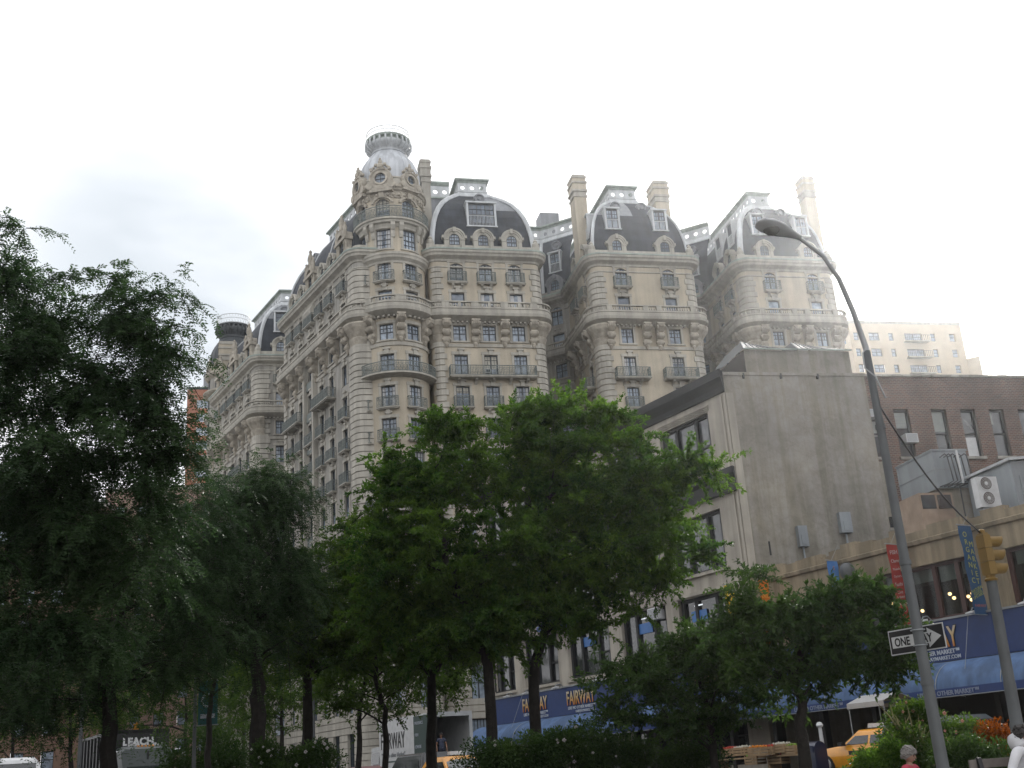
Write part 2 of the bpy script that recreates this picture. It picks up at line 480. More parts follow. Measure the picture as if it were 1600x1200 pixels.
def pane_frame(w, h, kind):
    k = (round(w, 2), round(h, 2), kind)
    if k in _pc: return _pc[k]
    p = MB(); p.box(-w / 2, w / 2, 0, .03, 0, h)
    f = MB(); e = .085; y0, y1 = -.07, -.002
    f.box(-w / 2, -w / 2 + e, y0, y1, 0, h); f.box(w / 2 - e, w / 2, y0, y1, 0, h)
    f.box(-w / 2 + e, w / 2 - e, y0, y1, 0, e); f.box(-w / 2 + e, w / 2 - e, y0, y1, h - e, h)
    def vbar(x, b, z0=e, z1=None):
        f.box(x - b / 2, x + b / 2, y0 - .003, y1, z0, (h - e) if z1 is None else z1)
    def hbar(z, b): f.box(-w / 2 + e, w / 2 - e, y0 - .006, y1, z - b / 2, z + b / 2)
    if kind == 'pair':
        vbar(0, .13); hbar(h * .5, .06)
        for x in (-w / 4, w / 4): vbar(x, .028, h * .5)
        hbar(h * .76, .028)
    elif kind == 'sash':
        hbar(h * .48, .1)
    elif kind == 'grid':
        hbar(h * .5, .1); vbar(0, .05)
        for x in (-w / 4, w / 4): vbar(x, .028)
        for z in (h * .26, h * .75): hbar(z, .028)
    elif kind == 'french':
        vbar(0, .09); hbar(h * .62, .09)
        for x in (-w / 4, w / 4): vbar(x, .028)
        for z in (h * .8, h * .4, h * .2): hbar(z, .028)
    elif kind == 'wide':
        for x in (-w / 6, w / 6): vbar(x, .1)
        hbar(h * .5, .08)
        for x in (-w / 3, 0, w / 3): vbar(x, .028)
        hbar(h * .75, .028)
    r = (p, f, p.mesh('window_glass', [M['pane']]), f.mesh('window_frame', [M['sash']]))
    _pc[k] = r; return r

def put_window(parent, world, w, h, kind, name='window'):
    p, f, pm, fm = pane_frame(w, h, kind)
    o = link(bpy.data.objects.new(name, pm), parent, world)
    link(bpy.data.objects.new('window_frame', fm), o, world)
    return o

def queue_window(path, t, za, zb, w, kind, wt, d=-.22):
    WIN_Q.append((wt, path.frame(t, d, za), w, zb - za, kind))

def railing_mb(W, D, H, curved=None):
    """front and two short sides of an iron balcony; local x along, -y outward"""
    mb = MB(); b = .035
    def side(p, q):
        p, q = Vector(p), Vector(q); L = (q - p).length; dx = (q - p) / L
        n = max(2, int(L / .17))
        nrm = Vector((dx.y, -dx.x, 0))
        def bar(a, c, wd): # flat bar
            mb.tube([a, c], wd, 0, 4)
        bar(p + Vector((0, 0, H)), q + Vector((0, 0, H)), .05)
        bar(p + Vector((0, 0, .08)), q + Vector((0, 0, .08)), .035)
        bar(p + Vector((0, 0, H * .8)), q + Vector((0, 0, H * .8)), .022)
        for i in range(n + 1):
            x = p + dx * (L * i / n)
            mb.tube([x + Vector((0, 0, .0)), x + Vector((0, 0, H))], .024 if i % 4 else .045, 0, 4)
        for i in range(0, n - 1, 2):
            a = p + dx * (L * i / n); c = p + dx * (L * (i + 2) / n)
            mb.tube([a + Vector((0, 0, .15)), c + Vector((0, 0, H * .78))], .018, 0, 3)
            mb.tube([a + Vector((0, 0, H * .78)), c + Vector((0, 0, .15))], .018, 0, 3)
    side((-W / 2, 0, 0), (-W / 2, -D, 0)); side((-W / 2, -D, 0), (W / 2, -D, 0)); side((W / 2, -D, 0), (W / 2, 0, 0))
    return mb
_bc = {}
def balcony(path, t, z, W=1.95, D=.5, H=1.15, d=.0, brk=2):
    k = (W, D, H, brk)
    if k not in _bc:
        s = MB()
        s.box(-W / 2 - .1, W / 2 + .1, -D - .1, .05, -.1, 0, 0); s.box(-W / 2, W / 2, -D, .05, -.2, -.1, 0)
        for i in range(brk):
            x = -W / 2 + W * (i + .5) / brk
            s.prism([(x - .13, 0, -.2), (x - .13, -D * .8, -.2), (x - .13, -D * .72, -.36), (x - .13, -D * .3, -.45), (x - .13, 0, -.75)], (.26, 0, 0), 0)
        _bc[k] = (s.mesh('balcony_slab', [M['stone']]), railing_mb(W, D, H).mesh('railing', [M['iron']]))
    w = path.frame(t, d, z)
    o = link(bpy.data.objects.new('balcony', _bc[k][0]), AB, w)
    link(bpy.data.objects.new('railing', _bc[k][1]), o, w)
    return o

def console_mesh():
    mb = MB()
    prof = [(0, 2.45), (1.12, 2.45), (1.15, 2.2), (1.05, 1.9), (.78, 1.62), (.62, 1.55), (.8, 1.35), (.78, 1.1), (.55, .85), (.34, .78), (.45, .55), (.38, .25), (.18, .05), (0, -.25)]
    mb.prism([(-.36, -d, z) for d, z in prof], (.72, 0, 0))
    mb.box(-.46, .46, -1.2, .05, 2.3, 2.47)
    for sx in (-1, 1):
        for (d, z, r) in ((.85, 2.0, .3), (.58, 1.15, .24), (.3, .4, .18)):
            mb.lathe([(r, -.05), (r, .05), (r * .5, .09)], n=10, M=Matrix.Translation((sx * .4, -d, z)) @ Matrix.Rotation(PI / 2 * sx, 4, 'Y'))
    for x in (-.2, 0, .2): mb.box(x - .04, x + .04, -1.2, -1.1, 1.95, 2.3)
    mb.lathe([(.05, -.42), (.2, -.2), (.24, .05), (.1, .2)], c=(0, -.16), n=8)
    return mb.mesh('console', [M['terra']], True)
CONSOLE = console_mesh()
def console(path, t, z, d=0.0):
    link(bpy.data.objects.new('console', CONSOLE), AB, path.frame(t, d, z))

CORNICE = [(0, 53.75), (.14, 53.8), (.2, 54.0), (.32, 54.08), (.7, 54.28), (.78, 54.5), (.92, 54.62), (.95, 54.86), (.2, 54.98), (0, 54.98)]
DECK = [(0, 46.75), (.35, 46.85), (.75, 47.05), (1.05, 47.2), (1.12, 47.5), (.98, 47.56), (.98, 47.95), (1.05, 48.0), (1.05, 48.1), (0, 48.1)]

def quoins(mb, path, t0, t1, z0, z1, m=1, d=.15, ch=.66):
    z = z0; k = 0
    while z < z1 - .2:
        e = .22 if k % 2 else 0
        pbox(mb, path, max(0, t0 + e), min(path.len, t1 - e), z + .1, min(z + ch, z1), -.02, d, m); z += ch; k += 1

def balustrade(name, path, t0, t1, z=48.1, d=.98, peds=(), h=.72, parent=None):
    """stone balustrade: rails, pedestals and turned balusters"""
    mb = MB(); m = 0
    pbox(mb, path, t0, t1, z, z + .12, d - .22, d, m)
    pbox(mb, path, t0, t1, z + h - .14, z + h, d - .26, d + .05, m)
    edges = []
    for c, w in peds:
        pbox(mb, path, c - w / 2, c + w / 2, z + .1, z + h - .1, d - .24, d + .02, m); edges.append((c - w / 2, c + w / 2))
    t = t0 + .12
    while t < t1:
        if not any(a - .06 < t < b + .06 for a, b in edges):
            F = path.frame(t, d - .11, z + .12)
            hh = h - .26
            p, n, tg = path.loc(t); q = path.pt(t, d - .11, 0)
            mb.lathe([(.05, z + .12), (.085, z + .12 + hh * .3), (.04, z + .12 + hh * .75), (.06, z + .12 + hh)], c=(q.x, q.y), n=5, m=m, caps=False)
        t += .27
    return mb.build(name, [M['stone']], parent or AB)

def surround(mb, path, t, w, za, zb, m=1, key=True, sill=True, ears=True):
    e = .24
    for s in (-1, 1):
        a = t + s * w / 2; lo, hi = min(a, a + s * e), max(a, a + s * e)
        pbox(mb, path, lo, hi, za, zb + .05, -.02, .07, m)
    pbox(mb, path, t - w / 2 - e - .06, t + w / 2 + e + .06, zb + .05, zb + .36, -.02, .1, m)
    if key:
        pbox(mb, path, t - .22, t + .22, zb + .0, zb + .62, -.02, .2, m)
        pbox(mb, path, t - .36, t + .36, zb + .5, zb + .7, -.02, .26, m)
    if sill: pbox(mb, path, t - w / 2 - e - .1, t + w / 2 + e + .1, za - .16, za, -.02, .16, m)

ROWS = [  # (bottom, top, arch rise, balcony, sash)
    (51.35, 53.62, .32, 'small', 'pair'), (48.25, 50.15, 0, None, 'sash'), (44.65, 46.42, 0, None, 'pair'),
    (41.0, 43.1, 0, 'wide', 'pair'), (37.35, 39.65, 0, 'small', 'pair'), (33.95, 36.2, 0, 'small', 'pair'),
    (30.5, 32.8, 0, 'small', 'pair'), (27.1, 29.35, 0, None, 'pair'), (23.6, 25.9, 0, 'small', 'pair'),
    (20.2, 22.45, 0, None, 'pair'), (16.8, 19.0, 0, None, 'pair'), (13.3, 15.6, 0, None, 'pair'),
    (8.2, 11.6, .75, None, 'pair'), (2.2, 6.6, 0, None, 'wide')]

def block(name, path, cols, wt, zoff=0.0, mats=('tanbrick', 'stone'), quo=(), deck=True, wide=None, cons=(), peds=(), brk_low=9, wallz=55.0, corb=(), min_row=99):
    """one wing of the block: wall with openings, string courses, cornice and balconies.
    cols: (t, width, balconies?)"""
    mb = MB(); ops = []
    for ri, (za, zb, rise, bal, kind) in enumerate(ROWS):
        za += zoff; zb += zoff
        for (t, w, hasb) in cols:
            ww = w * (1.25 if ri == 13 else 1)
            rz = ww / 2 if (rise > .5) else rise
            ops.append((t - ww / 2, t + ww / 2, za, zb, rz))
            if ri < min_row: queue_window(path, t, za, zb, ww, kind if kind != 'pair' or w < 1.7 else 'wide', wt + (za - 30) * .02)
            if ri < 12: surround(mb, path, t, ww, za, zb, 1, key=ri not in (0, 2), sill=not bal)
            if bal and hasb and ri < min_row and ri < brk_low:
                if bal == 'wide' and wide is not None: continue
                W, D = (w + .55, .5)
                balcony(path, t, za - .05, round(W, 2), D)
    wall(mb, path, 0, path.len, .5, 55.0 + zoff, ops, 0, .26, 1)
    # rusticated base
    z = 1.0
    while z < 13.0:
        tb = sorted([0.0, path.len] + [x for o in ops if o[2] < z + .3 and o[3] > z + .3 for x in (o[0] - .05, o[1] + .05)])
        for a, b in zip(tb[0::2], tb[1::2]):
            if b - a > .1: pbox(mb, path, max(0, a), min(path.len, b), z + .07, z + .62, -.03, .12, 1)
        z += .62
    L = path.len
    sweep(mb, path, [(-.05, 12.9), (.25, 13.0), (.3, 13.3), (-.05, 13.4)], 0, L, 1)
    sweep(mb, path, [(-.05, 53.05 + zoff), (.1, 53.1 + zoff), (.1, 53.22 + zoff), (-.05, 53.3 + zoff)], 0, L, 1) if not any(0 for _ in ()) else None
    sweep(mb, path, [(d - .02, z_ + zoff) for d, z_ in CORNICE], 0, L, 1)
    sweep(mb, path, [(-.02, 54.99 + zoff), (.97, 54.88 + zoff), (.97, 55.06 + zoff), (-.02, 55.2 + zoff)], 0, L, 2)
    pbox(mb, path, 0, L, 55.2 + zoff, 55.85 + zoff, -.45, -.12, 1)          # attic kerb
    sweep(mb, path, [(-.02, 43.95 + zoff), (.12, 43.98 + zoff), (.16, 44.3 + zoff), (-.02, 44.36 + zoff)], 0, L, 1)
    if deck:
        sweep(mb, path, [(d - .02, z_ + zoff) for d, z_ in DECK], 0, L, 1)
        t = .3                                                                # dentils
        while t < L:
            pbox(mb, path, t, t + .2, 46.62 + zoff, 46.8 + zoff, .0, .42, 1); t += .48
        balustrade('balustrade', path, .05, L - .05, 48.1 + zoff, .98, peds)
    for a, b in quo: quoins(mb, path, a, b, 13.5, 53.0 + zoff)
    for a, b in corb:   # swelling corner corbels beneath the balcony
        sweep(mb, path, [(-.02, 43.9 + zoff), (.12, 44.4 + zoff), (.3, 45.0 + zoff), (.35, 45.2 + zoff), (.22, 45.3 + zoff), (.5, 45.8 + zoff), (.8, 46.2 + zoff), (.95, 46.55 + zoff), (.95, 46.72 + zoff), (-.02, 46.74 + zoff)], a, b, 3)
    if wide:
        for t, W in wide: balcony(path, t, 40.55 + zoff, W, .95, 1.1, brk=max(2, int(W / 1.6)))
    for t in cons: console(path, t, 44.3 + zoff)
    mb.build('wall', [M[mats[0]], M[mats[1]], M['copper'], M['terra']], AB)
    return mb

# ---------------------------------------------------------------- side-street wings
def wing_path(uL, uR, dep, r=.95, v0=0.0):
    p = Path([uv(uL, v0 + dep), uv(uL, v0), uv(uR, v0), uv(uR, v0 + dep)], r, 6)
    cut = 2 * r - PI * r / 2
    p.tu = lambda u: dep + (u - uL) - cut
    p.tl = lambda v: dep - (v - v0)
    p.tr = lambda v: p.len - dep + (v - v0)
    p.cl = dep - r + PI * r / 4; p.cr = p.len - dep + r - PI * r / 4
    return p

def pedestals(path, a, b, centres, gap=.0):
    return [(c, .55) for c in centres]

W1 = wing_path(-5.75, 6.4, 24)
c1 = [W1.tu(u) for u in (-2.85, .32, 3.5)]
block('wing', W1, [(t, 1.42, True) for t in c1], 3.0,
      quo=[(W1.tu(-5.75), W1.tu(-4.35)), (W1.tu(5.1), W1.cr + 1.6)],
      wide=[(W1.tu(.38), 9.1)], cons=[W1.tu(u) for u in (-4.35, -1.25, 1.9, 5.05)],
      peds=[(W1.tu(u), .8) for u in (-4.35, -1.25, 1.9, 5.05)] + [(W1.tu(u), .3) for u in (-2.85, .32, 3.5)],
      corb=[(W1.cl - .9, W1.cl + 1.1), (W1.cr - 1.0, W1.cr + 1.0)])
W2 = wing_path(12.3, 24.35, 12)
block('wing', W2, [(W2.tu(15.6), 1.36, True), (W2.tu(21.1), 1.36, True), (W2.tl(3.4), 1.2, True), (W2.tl(6.9), 1.2, True)], 2.6,
      quo=[(W2.tl(1.75), W2.tu(13.75)), (W2.tu(22.95), W2.tr(1.6))],
      wide=[(W2.tu(15.6), 3.7), (W2.tu(21.1), 3.7), (W2.tl(5.2), 5.4)],
      cons=[W2.tu(u) for u in (13.6, 17.7, 19.2, 23.1)] + [W2.tl(v) for v in (1.9, 5.2, 8.4)],
      peds=[(W2.tu(u), .6) for u in (13.6, 17.7, 19.2, 23.1)] + [(W2.tl(v), .6) for v in (1.9, 5.2, 8.4)],
      corb=[(W2.cl - 1.0, W2.cl + 1.0), (W2.cr - 1.0, W2.cr + 1.0)])
W3 = wing_path(30.0, 41.4, 12)
block('wing', W3, [(W3.tu(33.4), 1.36, True), (W3.tu(38.7), 1.36, True), (W3.tl(3.4), 1.2, True), (W3.tl(6.9), 1.2, True)], 2.2,
      quo=[(W3.tl(1.75), W3.tu(31.5)), (W3.tu(39.95), W3.tr(1.6))],
      wide=[(W3.tu(33.4), 3.7), (W3.tu(38.7), 3.7), (W3.tl(5.2), 5.4)],
      cons=[W3.tu(u) for u in (31.4, 35.3, 36.8, 40.2)] + [W3.tl(v) for v in (1.9, 5.2, 8.4)],
      peds=[(W3.tu(u), .6) for u in (31.4, 35.3, 36.8, 40.2)] + [(W3.tl(v), .6) for v in (1.9, 5.2, 8.4)],
      corb=[(W3.cl - 1.0, W3.cl + 1.0), (W3.cr - 1.0, W3.cr + 1.0)])
# recessed courts between the wings
K1 = Path([uv(6.4, 12.3), uv(9.9, 12.3), uv(12.3, 10.2)])
block('court', K1, [(1.2, 1.25, False), (K1.T[1] + 1.6, 1.5, False)], 1.2, mats=('stone_grey', 'stone_grey'), peds=[(2.6, .5), (K1.T[1], .5)])
K2 = Path([uv(24.35, 12.3), uv(27.6, 12.3), uv(30.0, 10.2)])
block('court', K2, [(1.5, 1.25, False), (K2.T[1] + 1.6, 1.5, False)], 1.0, mats=('stone_grey', 'stone_grey'), peds=[(2.6, .5), (K2.T[1], .5)])

# ---------------------------------------------------------------- avenue front
def ave_block(s0, s1, ret, rows_cols, zoff, wt, big, dbl, retcols=(), r=.95):
    """s0 near end, s1 far end, ret = return direction at the near corner"""
    A = Path([sb(s1, 10), sb(s1), sb(s0), sb(s0) + ret], r, 6)
    ts = lambda s: A.near(sb(s))
    cols = [(ts(s), w, True) for s, w in rows_cols] + list(retcols(A) if retcols else [])
    cor = A.near(sb(s0) + (UB + ret.normalized()) * .25)
    far = ts(s1 - .4)
    block('front', A, cols, wt, zoff, mats=('stone_grey', 'stone'), quo=[(ts(s0 + 1.7), cor + 1.7), (far - .9, far + 1.3)],
          wide=[(ts(s), W) for s, W in dbl],
          cons=[ts(s) for s, _ in big], peds=[(ts(s), .55) for s, _ in big], corb=[(cor - 1.0, cor + 1.0), (far - .8, far + .8)])
    return A, ts

A1, ts1 = ave_block(0, 22.3, UN * 2.4, [(3.1, 1.25), (6.7, 1.2), (9.6, 1.2), (12.75, 2.0), (16.0, 1.2), (18.9, 1.2)], -.35, 2.4,
                    [(1.8, 1), (4.9, 1), (8.15, 1), (11.2, 1), (14.4, 1), (17.4, 1), (20.4, 1)], [(8.15, 4.8), (17.4, 4.8)])
A2, ts2 = ave_block(32.4, 51.4, UN * 12, [(35.5, 1.25), (38.6, 1.2), (41.9, 2.0), (45.2, 1.2), (48.4, 1.25)], -.8, 1.6,
                    [(34.2, 1), (37.0, 1), (40.3, 1), (43.5, 1), (46.8, 1)], [(38.6, 4.4)],
                    retcols=lambda A: [(A.near(sb(32.4)) + 3.0, 1.3, True), (A.near(sb(32.4)) + 7.4, 1.3, True)])
# full-height shallow bay lining the avenue front
bay = MB()
for s in (11.35, 14.15):
    pbox(bay, A1, ts1(s) - .22, ts1(s) + .22, 13.5, 46.3, -.02, .5, 0)
for k in range(9):
    za = ROWS[2 + k][0] - .35
    pbox(bay, A1, ts1(12.75) - 1.1, ts1(12.75) + 1.1, za - 1.0, za, -.02, .22, 1)
sweep(bay, A1, [(0, 51.9), (.5, 52.0), (.65, 52.5), (.3, 53.2), (0, 53.3)], ts1(12.75) - 1.3, ts1(12.75) + 1.3, 0)
bay.build('bay_shaft', [M['stone'], M['iron']], AB)

# ---------------------------------------------------------------- corner tower
TC = uv(-9.45, 2.0); TR = 3.45
a_un = math.atan2(UN.y, UN.x)
TP = arc_path(TC, TR, a_un - PI * 1.12, a_un + .18, 44)
tt = lambda u_: TP.near(uv(u_, 2.0 - math.sqrt(max(.0, TR * TR - (u_ + 9.45) ** 2))))
t_a, t_b = tt(-10.72), tt(-7.86)
t_c = t_a - (t_b - t_a)
tw = MB(); ops = []
TROWS = [(50.75, 52.95, .3, 'small'), (48.2, 49.7, 0, None), (44.2, 45.95, 0, None), (40.5, 42.63, 0, None)] + \
        [(ROWS[i][0] - .4, ROWS[i][1] - .4, ROWS[i][2], ROWS[i][3]) for i in range(4, 14)]
def tbal(path, t, z, W, D=.45, H=1.1):
    s = MB(); r = MB()
    pbox(s, path, t - W / 2 - .1, t + W / 2 + .1, z - .1, z, -.03, D + .12, 0); pbox(s, path, t - W / 2, t + W / 2, z - .2, z - .1, -.03, D, 0)
    pbox(s, path, t - .2, t + .2, z - .7, z - .2, -.03, .3, 0)
    n = max(4, int(W / .16))
    def P(i, h, dd=D): return path.pt(t - W / 2 + W * i / n, dd, z + h)
    for h, rad in ((H, .05), (.08, .035), (H * .8, .022)):
        r.tube([P(0, h, 0)] + [P(i, h) for i in range(n + 1)] + [P(n, h, 0)], rad, 0, 4)
    for i in range(n + 1): r.tube([P(i, 0), P(i, H)], .024 if i % 4 else .045, 0, 4)
    for i in range(0, n - 1, 2):
        r.tube([P(i, .15), P(i + 2, H * .78)], .018, 0, 3); r.tube([P(i, H * .78), P(i + 2, .15)], .018, 0, 3)
    o = s.build('balcony', [M['stone']], AB); r.build('railing', [M['iron']], o); return o
for ri, (za, zb, rise, bal) in enumerate(TROWS):
    for t in (t_a, t_b, t_c):
        w = 1.5 if ri < 12 else 1.6
        rz = w / 2 if rise > .5 else rise
        ops.append((t - w / 2, t + w / 2, za, zb, rz))
        queue_window(TP, t, za, zb, w, 'pair' if ri != 1 else 'sash', (3.4 if t != t_c else 1.0) + (za - 30) * .02, d=-.3)
        if ri < 12: surround(tw, TP, t, w, za, zb, 1, key=ri not in (0, 2), sill=not bal)
        if bal == 'small' and ri < 9: tbal(TP, t, za - .05, 2.0)
# upper storeys of the tower
for t in (t_a, t_b, t_c):
    ops.append((t - .8, t + .8, 54.45, 56.75, 0)); queue_window(TP, t, 54.45, 56.75, 1.6, 'grid', 5, d=-.3)
    ops.append((t - .78, t + .78, 57.95, 60.35, .45)); queue_window(TP, t, 57.95, 60.35, 1.56, 'french', 5, d=-.35)
    surround(tw, TP, t, 1.6, 54.45, 56.75, 1, key=False)
wall(tw, TP, 0, TP.len, .5, 61.4, ops, 0, .38, 1)
L = TP.len
sweep(tw, TP, [(d * .62, z - 1.0) for d, z in CORNICE], 0, L, 1)
sweep(tw, TP, DECK, 0, L, 1)
sweep(tw, TP, [(-.02, 43.5), (.12, 43.55), (.16, 43.9), (-.02, 43.96)], 0, L, 1)
sweep(tw, TP, [(-.02, 13.0), (.25, 13.05), (.3, 13.3), (-.02, 13.4)], 0, L, 1)
t = .2
while t < L: pbox(tw, TP, t, t + .22, 46.6, 46.8, 0, .45, 1); t += .5
z = 1.0
while z < 13:
    tb = sorted([0.0, L] + [x for o in ops if o[2] < z + .3 and o[3] > z + .3 for x in (o[0] - .05, o[1] + .05)])
    for a, b in zip(tb[0::2], tb[1::2]): pbox(tw, TP, a, b, z + .07, z + .62, -.03, .12, 1)
    z += .62
# gallery ring and frieze
sweep(tw, TP, [(-.02, 56.9), (.1, 57.0), (.2, 57.3), (.45, 57.4), (.5, 57.62), (.66, 57.7), (.66, 57.9), (-.02, 57.95)], 0, L, 1)
for tm in ((t_a + t_b) / 2, (t_a + t_c) / 2, t_b + (t_b - t_a) / 2):
    for dt in (-.42, .42):
        sweep(tw, TP, [(-.02, 55.7), (.14, 55.75), (.22, 56.1), (.2, 56.45), (.34, 56.6), (.52, 57.0), (.5, 57.35), (-.02, 57.4)], tm + dt - .2, tm + dt + .2, 1)
sweep(tw, TP, [(-.02, 60.35), (.08, 60.4), (.16, 60.7), (.1, 61.2), (.3, 61.3), (.35, 61.5), (.5, 61.6), (.5, 61.85), (.1, 62.0), (-.02, 62.0)], 0, L, 3)
sweep(tw, TP, [(-.02, 62.0), (.12, 62.0), (.12, 62.75), (.2, 62.8), (.2, 62.95), (-.15, 63.0)], 0, L, 1)
for k in range(22):     # swags and masks of the frieze
    t = L * (k + .5) / 22
    for dz, rr in ((60.75, .2), (60.5, .12), (61.0, .14)):
        q = TP.pt(t + (.15 if dz != 60.75 else 0), .16, dz)
        tw.lathe([(.02, -rr), (rr * .8, -rr * .5), (rr, 0), (rr * .8, rr * .5), (.02, rr)], n=6, m=3, M=Matrix.Translation(q), caps=False)
for t in (t_a, t_b, t_c):   # hoods over the arched windows
    for k in range(10):
        a0, a1 = PI * k / 10, PI * (k + 1) / 10
        f = lambda a, r_: (t + r_ * math.cos(a), 59.85 + r_ * .62 * math.sin(a))
        (ta, za), (tb_, zb) = f(a1, .92), f(a0, .92); (tc, zc), (td, zd) = f(a0, 1.2), f(a1, 1.2)
        q = [TP.pt(x, .2, zz) for x, zz in ((ta, za), (tb_, zb), (tc, zc), (td, zd))]; q2 = [TP.pt(x, -.02, zz) for x, zz in ((ta, za), (tb_, zb), (tc, zc), (td, zd))]
        tw.add(q + q2, ((0, 1, 2, 3), (0, 4, 5, 1), (3, 2, 6, 7)), 3)
    sweep(tw, TP, [(-.02, 60.3), (.3, 60.4), (.35, 61.0), (-.02, 61.2)], t - .25, t + .25, 3)
tw.build('tower_wall', [M['tanbrick'], M['stone'], M['copper'], M['terra']], AB)
balustrade('balustrade', TP, .05, L - .05, 48.1, .98, [((t_a + t_b) / 2, .9), ((t_a + t_c) / 2, .9)])
for tm in ((t_a + t_b) / 2, (t_a + t_c) / 2, t_b + (t_b - t_a) / 2): console(TP, tm, 44.3)
# ring galleries: iron rails all round
def ring_rail(name, z, H, d, slab=None):
    r = MB(); n = 90
    P = lambda i, h: TP.pt(L * i / n, d, z + h)
    for h, rad in ((H, .055), (.08, .04), (H * .8, .022)): r.tube([P(i, h) for i in range(n + 1)], rad, 0, 4)
    for i in range(n + 1): r.tube([P(i, 0), P(i, H)], .024 if i % 6 else .05, 0, 4)
    for i in range(0, n - 1, 2):
        r.tube([P(i, .15), P(i + 2, H * .78)], .02, 0, 3); r.tube([P(i, H * .78), P(i + 2, .15)], .02, 0, 3)
    o = r.build(name, [M['iron']], AB)
    if slab:
        s = MB(); sweep(s, TP, slab, 0, L, 0); s.build('gallery_slab', [M['stone']], o)
ring_rail('gallery_railing', 57.95, 1.25, .6)
ring_rail('gallery_railing', 40.5, 1.1, .85, [(-.02, 40.1), (.5, 40.2), (.95, 40.3), (.95, 40.48), (-.02, 40.5)])
ring_rail('gallery_railing', 26.4, 1.1, .85, [(-.02, 26.0), (.5, 26.1), (.95, 26.2), (.95, 26.38), (-.02, 26.4)])

# dome, neck and lookout
def tower_top(c, z0, ztop, mdome, r0=3.35, mrail='white', light=True):
    k = (ztop - z0) / (68.0 - 62.9); Z = lambda z: z0 + (min(z, 68.0) - 62.9) * k + max(0, z - 68.0) * k * .78
    d = MB()
    prof = [(r0, Z(62.9)), (r0, Z(63.9)), (r0 - .05, Z(64.7)), (r0 - .2, Z(65.5)), (r0 - .5, Z(66.3)), (r0 - .85, Z(66.9)), (r0 - 1.2, Z(67.45)), (r0 - 1.42, Z(67.9))]
    d.lathe(prof, c, 40, 0)
    for i in range(20):      # standing seams
        a = 2 * PI * i / 20
        d.tube([(c[0] + (r + .02) * math.cos(a), c[1] + (r + .02) * math.sin(a), z) for r, z in prof], .035, 0, 4)
    d.lathe([(r0 - 1.4, Z(67.88)), (r0 - 1.32, Z(67.95)), (r0 - 1.32, Z(68.0)), (r0 - 1.47, Z(68.06))], c, 32, 0)
    o = d.build('dome', [M[mdome]], AB, True)
    n = MB()
    n.lathe([(r0 - 1.47, Z(68.0)), (r0 - 1.5, Z(68.3)), (r0 - 1.4, Z(68.7)), (r0 - 1.0, Z(69.2)), (r0 - .92, Z(69.5)), (r0 - .95, Z(69.75))], c, 32, 0)
    for i in range(24):
        a = 2 * PI * i / 24
        pr = [(r0 - 1.42, 68.5), (r0 - 1.0, 69.0), (r0 - .8, 69.4), (r0 - .8, 69.8), (r0 - .86, 70.2), (r0 - 1.1, 70.25)]
        n.tube([(c[0] + r * math.cos(a), c[1] + r * math.sin(a), Z(z)) for r, z in pr], .11, 0, 5)
    n.lathe([(r0 - 1.05, Z(69.7)), (r0 - 1.15, Z(69.9)), (r0 - 1.1, Z(70.15)), (r0 - .85, Z(70.3)), (r0 - .8, Z(70.55)), (r0 - 1.1, Z(70.6)), (.1, Z(70.62))], c, 32, 1)
    n.build('lookout', [M['leadpale' if light else mdome], M['copper' if light else mdome]], o, True)
    r = MB(); R = r0 - .95
    ring = lambda z: [(c[0] + R * math.cos(2 * PI * i / 36), c[1] + R * math.sin(2 * PI * i / 36), z) for i in range(37)]
    H = .95 if light else 1.35
    for h in (.1, H * .55, H): r.tube(ring(Z(70.6) + h), .035 if h < H else .05, 0, 4)
    for i in range(36):
        p = ring(Z(70.6))[i]; r.tube([p, (p[0], p[1], p[2] + H)], .02, 0, 4)
        q = ring(Z(70.6))[i + 1]; r.tube([(p[0], p[1], p[2] + .1), (q[0], q[1], q[2] + H)], .014, 0, 3); r.tube([(p[0], p[1], p[2] + H), (q[0], q[1], q[2] + .1)], .014, 0, 3)
    r.build('lookout_railing', [M[mrail]], o)
    return o
tower_top(TC, 62.9, 67.3, 'dome')
